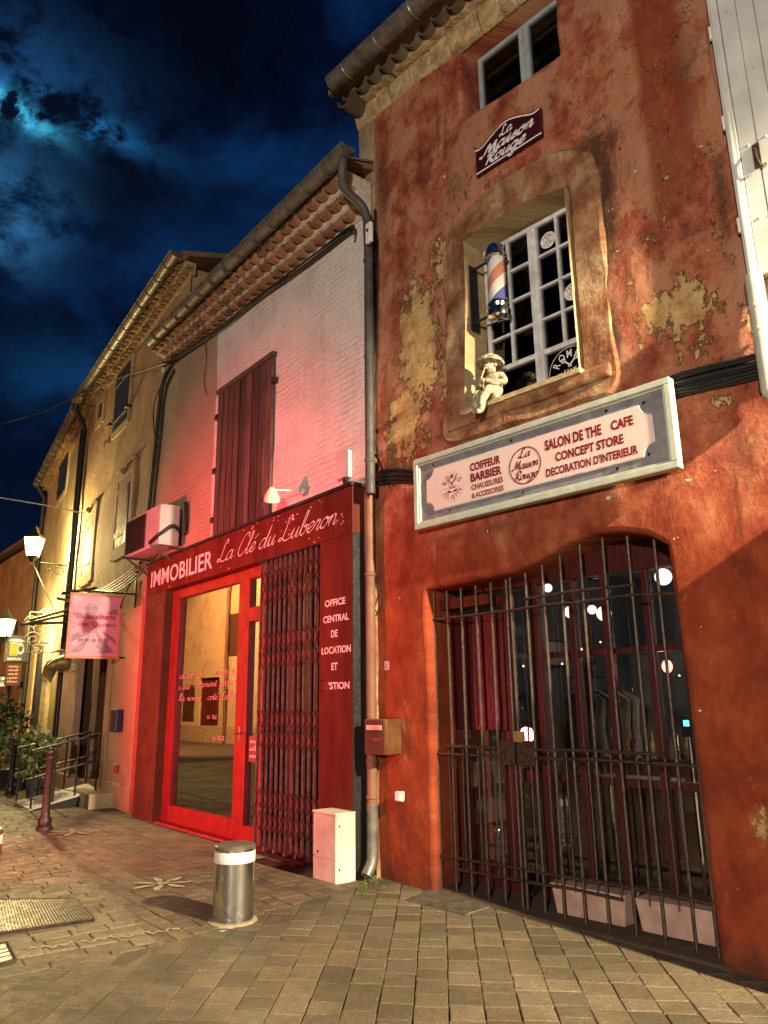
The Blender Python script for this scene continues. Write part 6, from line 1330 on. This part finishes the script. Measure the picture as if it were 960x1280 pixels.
# butcher's sign hung across the pavement
uS = C.at(152, 780, .22)[0]; (oR, zT), (oL, zT2), (oL2, zB2) = C.side(uS, 154, 744), C.side(uS, 88, 741), C.side(uS, 81, 823); zB = (C.side(uS, 148, 824)[1] + zB2) / 2; zT = (zT + zT2) / 2
bs = thing('butcher_sign', 'pink square hanging sign reading La Boucherie des Quais with a village street drawing', 'sign', C.P(uS, zB, (oL + oR) / 2))
wS, hS = oL - oR, zT - zB
fS = lambda x, y, d=.018: C.P(uS + d, zB + y * hS, oR + (1 - x) * wS)        # x runs left to right as read
def sbox(mb, x0, x1, y0, y1, d0, d1): mb.hexa([fS(x0, y0, d1), fS(x1, y0, d1), fS(x1, y0, d0), fS(x0, y0, d0), fS(x0, y1, d1), fS(x1, y1, d1), fS(x1, y1, d0), fS(x0, y1, d0)])
mb = MB(); sbox(mb, 0, 1, 0, 1, -.02, .012); sp_ = mb.build('panel', mat('pink_sign_paint', (.70, .25, .36), (.62, .20, .30), .5, 2), bs)
mb = MB()
for a in ((0, .045, 0, 1), (.955, 1, 0, 1), (.045, .955, 0, .04), (.045, .955, .96, 1)): sbox(mb, *a, -.025, .024)
mb.build('frame', mat('orange_sign_frame', (.58, .20, .10), (.46, .14, .07), .5), bs, bev=.004)
PIC = mat('mauve_sign_print', (.34, .14, .22), (.28, .11, .18), .5); PIC2 = mat('rose_sign_print', (.55, .22, .30), (.48, .18, .26), .5)
def spoly(mb, pts, d): mb.prism([fS(x, y, d) for x, y in pts], C.u * -.001)
mb = MB(); rn = random.Random(3)
spoly(mb, [(.40 + .13 * (1 + .1 * math.sin(5 * a)) * math.cos(a), .75 + .10 * (1 + .1 * math.sin(7 * a)) * math.sin(a)) for a in [k * math.tau / 24 for k in range(24)]], .0145)
spoly(mb, [(.08, .62), (.30, .62), (.30, .70), (.08, .70)], .0145); spoly(mb, [(.09, .45), (.12, .45), (.12, .48), (.09, .48)], .0145); spoly(mb, [(.09, .52), (.12, .52), (.12, .55), (.09, .55)], .0145)
spoly(mb, [(.70, .69), (.92, .69), (.92, .78), (.80, .76)], .0145); spoly(mb, [(.07, .24), (.42, .38), (.44, .42), (.30, .42), (.10, .36)], .0145)
spoly(mb, [(.08, .09), (.36, .30), (.44, .42), (.36, .22), (.30, .13), (.22, .09)], .0155); spoly(mb, [(.50, .42), (.60, .26), (.55, .18), (.63, .13), (.58, .08), (.90, .10), (.70, .28), (.56, .42)], .0145)
spoly(mb, [(.62, .42), (.92, .22), (.92, .30), (.66, .43)], .0155)
for k in range(4): spoly(mb, [(.74 + .045 * k, .50), (.77 + .045 * k, .50), (.77 + .045 * k, .54), (.74 + .045 * k, .54)], .0145)
mb.build('street_print', PIC, sp_)
mb = MB(); fT = lambda x, y: fS(x, y, .0175)
letters(mb, 'La Boucherie', fT, .15, .88, .605, .69, .02); letters(mb, 'des Quais', fT, .20, .76, .475, .565, .02); mb.build('lettering', mat('crimson_lettering', (.42, .015, .07), (.36, .01, .06), .5), sp_)
mb = MB(); letters(mb, '04 90 38 02 27', fT, .21, .78, .255, .305, .015); mb.build('telephone_lettering', mat('wine_lettering', (.10, .012, .03)), sp_)
mb = MB()
for z in (zT - .02, zB + .03): mb.tube([C.P(uS, z + .06 if z > 3 else z, .0), C.P(uS, z + .06 if z > 3 else z, oL if z > 3 else oR + .1)], .016, 7)
mb.wbox(C, uS - .03, uS + .03, zT - .5, zT + .3, .0, .03); mb.build('bracket', M['black'], bs)
# folded awning arms and scrolls above the shop
fa_ = thing('awning_arms', 'black folded awning arms sticking out above the butcher shop', 'awning frame', C.P(-4, 3.3, .1))
mb = MB()
for (x0, y0, o0, x1, y1, o1) in ((92, 752, .05, 72, 748, .9), (92, 745, .05, 79, 741, .85), (86, 762, .05, 38, 775, 1.4), (86, 768, .05, 26, 781, 1.6), (86, 778, .05, 26, 780, 1.6), (120, 735, .05, 78, 742, .9)):
    mb.tube([C.P(*C.at(x0, y0, o0), o0), C.P(*C.at(x1, y1, o1), o1)], .03, 7)
mb.build('arms', M['black'], fa_)
u = uCD + 1.0
fr0 = C.at(70, 790, .1)[0]
sc_b = thing('scroll_bracket', 'pale wrought iron scrollwork bracket beside the beer sign', 'bracket', C.P(uCD - .4, 3.0, .1))
mb = MB(); us_, _ = C.at(66, 800, .05); 
for (x, y, r) in ((60, 770, .22), (50, 785, .26), (42, 800, .22), (56, 798, .16), (40, 778, .18), (64, 786, .15), (47, 812, .14)):
    o_, z_ = C.side(us_, x, y); mb.tube([C.P(us_, z_ + r * (1 - k / 26) * math.sin(k * .5), o_ + r * (1 - k / 26) * math.cos(k * .5)) for k in range(24)], .014, 6)
o_, z_ = C.side(us_, 38, 765); mb.tube([C.P(us_, z_, 0), C.P(us_, z_, o_)], .016, 6); o2_, z2_ = C.side(us_, 38, 815); mb.tube([C.P(us_, z_, o_), C.P(us_, z2_, o_), C.P(us_, z2_, .0)], .014, 6)
mb.build('scrolls', M['beige'], sc_b, smooth=True)
# gilded boar head sign of the butcher
ub_, _ = C.at(92, 828, .15); oh, zh = C.side(ub_, 76, 830)
bo_ = thing('boar_head_sign', 'golden boar head hanging sign with curved tusks beside the butcher sign', 'sign', C.P(ub_, zh, oh))
hp = lambda o, z, u=0: C.P(ub_ + u, zh + z, oh + o)
js2 = [(hp(-.22, .03), .20), (hp(-.05, .04), .19), (hp(.10, .0), .14), (hp(.22, -.06), .085), (hp(.30, -.09), .06)]
skin('head', js2, [(0, 1), (1, 2), (2, 3), (3, 4)], M['gold'], bo_)
mb = MB()
for s in (-1, 1): mb.tube(catmull([hp(-.1, .14, s * .08), hp(-.02, .26, s * .14), hp(.12, .27, s * .16), hp(.2, .22, s * .14)], 5), [.035 * (1 - k / 18) + .004 for k in range(16)], 8)
mb.build('tusk', M['beige'], bo_, smooth=True)
mb = MB()
for s in (-1, 1): mb.add([hp(-.16, .14, s * .1), hp(-.08, .16, s * .12), hp(-.14, .32, s * .16), hp(-.14, .12, s * .05)], [(0, 1, 2), (1, 3, 2), (3, 0, 2)])
mb.build('ear', M['gold'], bo_); mb = MB(); rn = random.Random(2)
for _ in range(140):
    a = rn.random() * math.tau; o = rn.uniform(-.36, .02); p = hp(o, .03 + .19 * math.sin(a), .19 * math.cos(a)); mb.tube([p, p + C.n * -.07 + V((0, 0, .02 * math.sin(a)))], [.008, .001], 4)
mb.build('bristles', M['gold'], bo_); mb = MB(); mb.tube([hp(-.2, .2), C.P(ub_, zh + .32, oh - .2), C.P(ub_, zh + .32, 0)], .016, 6); mb.build('hook', M['black'], bo_)

# ---- cream house with the lantern
dgz = [D.at(103, 497, .35), D.at(55, 590, .35)]; uD0 = D.at(47, 620, .3)[0]; dz_ = lambda u: dgz[0][1] + (dgz[1][1] - dgz[0][1]) * (u - dgz[0][0]) / (dgz[1][0] - dgz[0][0])
ch = thing('cream_house', 'tall cream house lit yellow by the street lantern with an arched doorway niche', 'house', D.P(-3, 0, 0))
nic = [D.at(x, y, 0) for x, y in ((66, 905), (68, 845), (63, 832), (57, 827), (50, 832), (45, 850), (43, 905), (42, 990))]
nu0, nu1 = D.at(45, 900)[0], D.at(67, 900)[0]; nzt = D.at(57, 827)[1]; nzs = D.at(60, 850)[1]
niche = [(nu0, .05), (nu0, nzs)] + [((nu0 + nu1) / 2 - (nu1 - nu0) / 2 * math.cos(k * math.pi / 8), nzs + (nzt - nzs) * math.sin(k * math.pi / 8)) for k in range(1, 8)] + [(nu1, nzs), (nu1, .05)]  # arched shadow on the facade, shaped as a recess
uDR = .35
facade('wall', D, [(uD0, -.5), (uD0, dz_(uD0) - .16), (uDR, dz_(0) - .16), (uDR, -.5)], [niche], M['dwall'], ch, depth=.3, g=.25, rough=.03, sd=31)
mb = MB(); mb.wbox(D, nu0 - .1, nu1 + .1, 0, nzt + .1, -.35, -.3); mb.build('niche_shade', mat('olive_shade', (.20, .16, .07), (.14, .11, .05), .7, 4), ch)  # olive backing puts the arched shadow's tone into the colour
mb = MB(); mb.wbox(D, uD0, uD0 + .05, 0, dz_(uD0), -7, -.03); mb.build('side_wall', M['dwall'], ch, uvf=wuv(D)); mb = MB(); mb.wbox(D, uDR - .05, uDR, 0, dz_(0), -7, -.05); mb.build('side_wall', M['dwall'], ch, uvf=wuv(D))
mb = MB(); a, b = uD0 - .1, .3; mb.hexa([D.P(a, dz_(a), .3), D.P(b, dz_(b), .3), D.P(b, dz_(b) + 1.3, -4), D.P(a, dz_(a) + 1.3, -4), D.P(a, dz_(a) + .1, .3), D.P(b, dz_(b) + .1, .3), D.P(b, dz_(b) + 1.4, -4), D.P(a, dz_(a) + 1.4, -4)]); mb.build('roof', M['roof'], ch)
genoise(D, uD0, 0, dz_, ch); gutter('gutter', D, uD0, .05, dz_(uD0) + .03, dz_(0) + .03, .38, .10, ch, M['zinc'], .6)
r5 = wrect(D, [(77, 575), (88, 559), (83, 612), (73, 624)]); surround(D, r5, .14, ch, M['dwall']); shutters(D, r5, ch, M['navy'])
mb = MB(); q = D.at(36, 700, .1); mb.tube([D.P(uD0 + .2, dz_(uD0), .38), D.P(uD0 + .2, dz_(uD0) - .5, .1), D.P(uD0 + .2, 0, .1)], .07, 10)
mb.build('downpipe', M['black'], ch, smooth=40); mb = MB(); q2 = D.at(70, 900, .1)[0]; mb.tube([D.P(q2, 0, .1), D.P(q2, D.at(72, 800, .1)[1], .1)], .06, 10); mb.build('downpipe', M['black'], ch, smooth=40)
for a, b, m_ in ((70, 75, 'black'), (30, 36, 'stone'), (38, 42, 'black')):
    mb = MB(); u0_, u1_ = D.at(a, 900, .08)[0], D.at(b, 900, .08)[0]; mb.wbox(D, u0_, u1_, 0, 3.4, -.02, .08); mb.build('pilaster', M[m_], ch)
# ---- the house that closes the street where it bends
for k, (w, un, uf, zt_, lab) in enumerate(((E_, 0, -8.5, 7.3, 'dim ochre house beyond the lanterns where the street bends'), (Wall(E_.P(-8.6, 0, -.1), -50), 0, -9, 6.2, 'last low house at the far left end of the street'))):
    fh = thing('distant_house', lab, 'house', w.P((un + uf) / 2, 0, 0)); rects = []
    for fl in range(2):
        for c_ in range(4): u = uf + (un - uf) * (.06 + .245 * c_); rects.append((u, u + 1.0, .3 if fl == 0 else 3.2, 2.5 if fl == 0 else 4.7))
    facade('wall', w, [(uf, -.4), (uf, zt_), (un, zt_), (un, -.4)], [[(r_[0], r_[2]), (r_[0], r_[3]), (r_[1], r_[3]), (r_[1], r_[2])] for r_ in rects], M['dwall'] if k else M['cwall'], fh, depth=.25, g=.4, sd=40 + k)
    for r_ in rects: mb = MB(); mb.wbox(w, r_[0], r_[1], r_[2], r_[3], -.2, -.15); mb.wbox(w, (r_[0] + r_[1]) / 2 - .03, (r_[0] + r_[1]) / 2 + .03, r_[2], r_[3], -.15, -.12); mb.build('window', M['navy'], fh)
    mb = MB(); mb.hexa([w.P(uf - .2, zt_, .4), w.P(un + .2, zt_, .4), w.P(un + .2, zt_ + 1.5, -4), w.P(uf - .2, zt_ + 1.5, -4), w.P(uf - .2, zt_ + .12, .4), w.P(un + .2, zt_ + .12, .4), w.P(un + .2, zt_ + 1.6, -4), w.P(uf - .2, zt_ + 1.6, -4)]); mb.build('roof', M['roof'], fh)
    mb = MB(); mb.wbox(w, uf, uf + .05, 0, zt_, -6, -.02); mb.build('side_wall', M['cwall'], fh, uvf=wuv(w)); mb = MB(); mb.wbox(w, un - .05, un, 0, zt_, -6, -.02); mb.build('side_wall', M['cwall'], fh, uvf=wuv(w))
# ---- lanterns
def lantern(c, w, u, label, E, arm=True, rad=.07):
    """four sided tapered street lantern standing on a wall bracket; c is the middle of its glass body"""
    t = thing('street_lantern', label, 'street lamp', c, 'street lanterns along the facades'); h = .46
    tl = lambda r, z: [c + V((math.cos(R(45 + 90 * k)) * r, math.sin(R(45 + 90 * k)) * r, z)) for k in range(4)]
    lo_, up_ = tl(.15, -h / 2), tl(.25, h / 2); mb = MB()
    for a, b in zip(lo_, up_): mb.tube([a, b], .013, 6)
    for q in (lo_, up_):
        for k in range(4): mb.tube([q[k], q[(k + 1) % 4]], .014, 6)
    mb.lathe(c + V((0, 0, h / 2)), [(.27, 0), (.26, .03), (.12, .13), (.09, .2), (.05, .22), (.05, .26), (.012, .32)], 4); mb.lathe(c + V((0, 0, -h / 2)), [(.03, -.16), (.05, -.12), (.11, -.04), (.15, 0)], 12)
    mb.build('lantern_frame', M['lanternmetal'], t)
    mb = MB(); mb.add(lo_ + up_, [(k, (k + 1) % 4, 4 + (k + 1) % 4, 4 + k) for k in range(4)]); mb.build('lantern_glass', M['lampglass'], t)
    mb = MB(); mb.ball(c + V((0, 0, .03)), .04, 12, 8, (1, 1, 1.3)); mb.build('bulb', M['bulb'], t, smooth=True)
    if arm:
        o = (c - w.O).dot(w.n); zb_ = c.z - h / 2 - .15; uu = (c - w.O).dot(w.u); mb = MB()
        mb.tube([w.P(uu, zb_, -.02), w.P(uu, zb_ + .02, o)], .018, 8); mb.tube([w.P(uu + (u - uu), zb_ - .35, .0), w.P(uu, zb_ + .45, .0)], .02, 8)
        for k_, (r, oo, zz) in enumerate(((.10, o * .55, -.10), (.13, o * .25, -.14))): mb.tube([w.P(uu, zb_ + zz + r * (1 - k / 30) * math.sin(k * .5 + 1.5), oo + r * (1 - k / 30) * math.cos(k * .5 + 1.5)) for k in range(26)], .010, 6)
        mb.build('bracket', M['lanternmetal'], t, smooth=40)
    light('lantern_glow', 'POINT', c + V((0, 0, .03)), E, (1.0, .82, .42), .115); return t
uLn = C.at(84, 710, .02)[0]; oLn, zLn = C.side(uLn, 42, 684)
lan = lantern(C.P(uLn, zLn, oLn), C, uLn, 'lit street lantern on a scrolled wall bracket at the edge of the ochre house', 1150)
u2, z2 = D.at(9, 778, 1.1); u2 = max(u2, -9.5); o2, z2 = D.side(u2, 7, 785); o2 = min(o2, 3)
lan2 = lantern(D.P(u2, z2, o2), D, u2, 'lit lantern farther down the street above the beer sign', 600)
print('DIAG C', cg0, cg1, 'uCD', uCD, 'uCR', uCR, 'lantern', uLn, oLn, zLn, 'L2', u2, o2, z2, 'D', dgz, uD0, 'ramp', ra, rb, rc_, rd, 'butcher', uS, oL, oR, zT, zB, 'niche', nu0, nu1, nzs, nzt, 'boar', ub_, oh, zh, 'AC/letterbox', mo_, mu0, mu, 'meter', m0, m1, 'bollard', bw, hb_)
# beer sign, menu board and banner on the far shop
def hang(uw, w, px, name, label, cat, mf, th=.03):
    o0, z0 = w.side(uw, *px[0]); o1, z1 = w.side(uw, *px[2]); t = thing(name, label, cat, w.P(uw, min(z0, z1), (o0 + o1) / 2)); f = lambda x, y, d=.0: w.P(uw + d, z1 + (z0 - z1) * y, o0 + (o1 - o0) * x)
    mb = MB(); mb.hexa([f(0, 0, th), f(1, 0, th), f(1, 0, 0), f(0, 0, 0), f(0, 1, th), f(1, 1, th), f(1, 1, 0), f(0, 1, 0)]); b_ = mb.build('board', mf, t)
    mb = MB(); zz = max(z0, z1); mb.tube([w.P(uw, zz + .03, 0), w.P(uw, zz + .03, max(o0, o1))], .015, 6); mb.build('bracket', M['black'], t); return t, b_, f
uh = D.at(38, 800, .1)[0]
t_, b_, f = hang(uh, D, [(8, 794), (34, 793), (33, 827)], 'beer_sign', 'dark square hanging sign with a picture of a foaming beer mug', 'sign', M['black'])
g2 = lambda x, y, d=.032: f(x, y, d)
mb = MB(); mb.add([g2(.22, .22), g2(.58, .22), g2(.60, .70), g2(.20, .70)], [(0, 1, 2, 3)]); mb.build('beer_picture', mat('beer_yellow', (.62, .38, .05), (.5, .28, .03)), b_)
mb = MB(); mb.add([g2(.14 + .32 + .34 * math.cos(a), .76 + .11 * math.sin(a)) for a in [k * math.tau / 14 for k in range(14)]][:14], [tuple(range(14))]); ring(mb, lambda x, y: g2(x, y), .68, .48, .10, .16, 1.3); letters(mb, 'BIERES', lambda x, y: g2(x, y, .034), .15, .75, .05, .14, .02); mb.build('foam_picture', M['letter_white'], b_)
t_, b_, f = hang(uh, D, [(8, 829), (27, 829), (25, 857)], 'menu_board', 'small brown board with pale writing under the beer sign', 'sign', M['brown'])
mb = MB()
for k in range(5): script(mb, ('menu', 'monde', 'route', 'cave', 'tolerance')[k], lambda x, y: f(x, y, .032), .15, .8, .82 - k * .17, .06, .3)
mb.build('writing', M['letter_pink'], b_)
t_, b_, f = hang(uh - .6, D, [(-12, 846), (8, 845), (7, 858)], 'white_banner', 'white hanging board at the far left edge beyond the brown board', 'sign', M['white'])
mb = MB(); script(mb, 'bon', lambda x, y: f(x, y, .032), .55, .95, .35, .3, .3); mb.build('writing', M['black'], b_)
# plants
def shrub(c, r, h, n, m, name, label, seed, pot=None, ls=.09):
    rn = random.Random(seed); t = thing(name, label, 'plant', c); mb = MB(); nst = 7
    for k in range(nst):
        a = k * math.tau / nst; mb.tube(catmull([c + V((0, 0, .25)), c + V((math.cos(a) * r * .4, math.sin(a) * r * .4, h * .5)), c + V((math.cos(a) * r * .8, math.sin(a) * r * .8, h * rn.uniform(.75, 1)))], 4), .012, 5)
    mb.build('stems', M['brown'], t); mb = MB()
    for k in range(10): a = rn.random() * math.tau; rr = r * rn.uniform(.2, .8); leafball(mb, c + V((math.cos(a) * rr, math.sin(a) * rr, h * rn.uniform(.4, .95))), r * .45, n // 10, rn, ls)
    mb.build('foliage', m, t)
    if pot: mb = MB(); mb.lathe(c, [(pot * .75, 0), (pot, .36), (pot * 1.06, .38), (pot * .95, .38), (.02, .34)], 18); mb.build('pot', M['pot'], t, smooth=40)
shrub(on_ground(2, 985), .62, 1.75, 900, M['leaf'], 'leafy_bush', 'large dark leafy bush behind the far street post at the left edge', 3, .3, .12)
shrub(on_ground(43, 1000), .42, 1.15, 420, M['leaf2'], 'potted_plant', 'potted plant with long leaves in a dark pot behind the ramp', 6, .19, .16)
shrub(on_ground(27, 985), .35, .9, 260, M['leaf2'], 'potted_plant', 'smaller potted plant between the big bush and the ramp rail', 8, .17, .12)
# street posts
def post(p, h, label):
    p = V((p.x, p.y, gz(p))); t = thing('street_post', label, 'post', p, 'dark posts along the kerb')
    mb = MB(); mb.lathe(p, [(.11, 0), (.11, .03), (.085, .06), (.095, .12), (.062, .18), (.058, .24), (.050, h * .9), (.062, h * .92), (.062, h * .94), (.045, h * .96)], 16); mb.build('shaft', mat('post_paint', (.030, .016, .014), (.02, .010, .009), .45, 8), t, smooth=40)
    mb = MB(); mb.ball(p + V((0, 0, h)), .058, 14, 9); mb.build('finial', M['black'], t, smooth=True); return t
pp = on_ground(55, 1037); p1_ = post(pp, 1.02, 'nearer dark red street post on the kerb line beside the sprayed flower')
p2_ = copy_tree(p1_); p2_.location = on_ground(12, 994); p2_['label'] = 'farther dark street post on the kerb line in front of the leafy bush'
b2_ = copy_tree(bo); q = on_ground(-29, 1121); b2_.location = (q.x, q.y, gz(q)); b2_['label'] = 'steel bollard cut off by the left edge of the photo beside the road'
bo['group'] = b2_['group'] = 'steel bollards'
# wires across the street
cable('street_wire', [[C.P(*C.at(106, 489, .4), .4)] + [on_plane(x, y, C.P(-8, 8, 2.5), V((0, 1, 0))) for x, y in ((60, 512), (0, 530), (-80, 550))], [C.P(*C.at(106, 489, .4), .4), C.P(*C.at(150, 472, .12), .12), B.P(*B.at(212, 452, .1), .1)]], .016, 'thin dark wire from the eave of the ochre house out across the night sky')
cable('lantern_wire', [[C.P(*C.at(106, 642, .1), .1), C.P(*C.at(92, 639, .4), .4)] + [on_plane(x, y, C.P(-6, 5, 3), V((0, 1, 0))) for x, y in ((60, 632), (0, 622), (-60, 612))]], .013, 'thin pale wire stretched from the cream house wall just above the lit lantern', 'beige')
cable('bracket_wire', [[lan.location + V((0, 0, -.35)), C.P(*C.at(62, 750, .5), .5), C.P(*C.at(73, 770, .05), .05)]], .012, 'thin stay wire running down from the lit lantern to the shop wall', 'beige')
# house on the other side of the street (seen in the shop glass)
op = thing('opposite_house', 'lamp lit ochre house across the street, mirrored in the estate agency window', 'house', B.P(-20, 0, 12))
wo = Wall(B.P(0, 0, 12), -38.66 + 180)      # faces back towards the shopfront, u runs the other way
ops = [(13.2, 14.6, .9, 2.6), (16.4, 17.9, 3.9, 5.9), (20.6, 22.0, 3.9, 5.9), (25.5, 27.0, .9, 2.7), (29, 30.4, 3.9, 5.9), (22.9, 25.0, -.1, 3.0), (32, 34, -.1, 3.0)]
facade('wall', wo, [(9, -.4), (9, 8), (40, 8), (40, -.4)], [[(r_[0], r_[2]), (r_[0], r_[3]), (r_[1], r_[3]), (r_[1], r_[2])] for r_ in ops], M['owall'], op, depth=.3, g=.4, rough=.03, sd=77)
for r_ in ops[:5]: shutters(wo, r_, op, M['brown'], 2, -.05)
for r_ in ops[5:]: mb = MB(); mb.wbox(wo, r_[0], r_[1], 0, r_[3], -.2, -.12); mb.wbox(wo, r_[0] + .15, r_[0] + .95, 1.0, r_[3] - .2, -.12, -.09); mb.build('door', M['shopred'], op, bev=.01)
mb = MB(); mb.wbox(wo, 9, 40, 7.9, 8.1, -5, .4); mb.build('roof', M['roof'], op)
for u in (22.0, 28.2, 15.2): mb = MB(); mb.tube([wo.P(u, 0, .12), wo.P(u, 8, .12)], .09, 12); mb.build('downpipe', M['claypipe'], op, smooth=40)
mb = MB(); mb.wbox(wo, 9, 40, -.2, .75, .0, .06); mb.build('plinth', M['stone'], op, bev=.02)
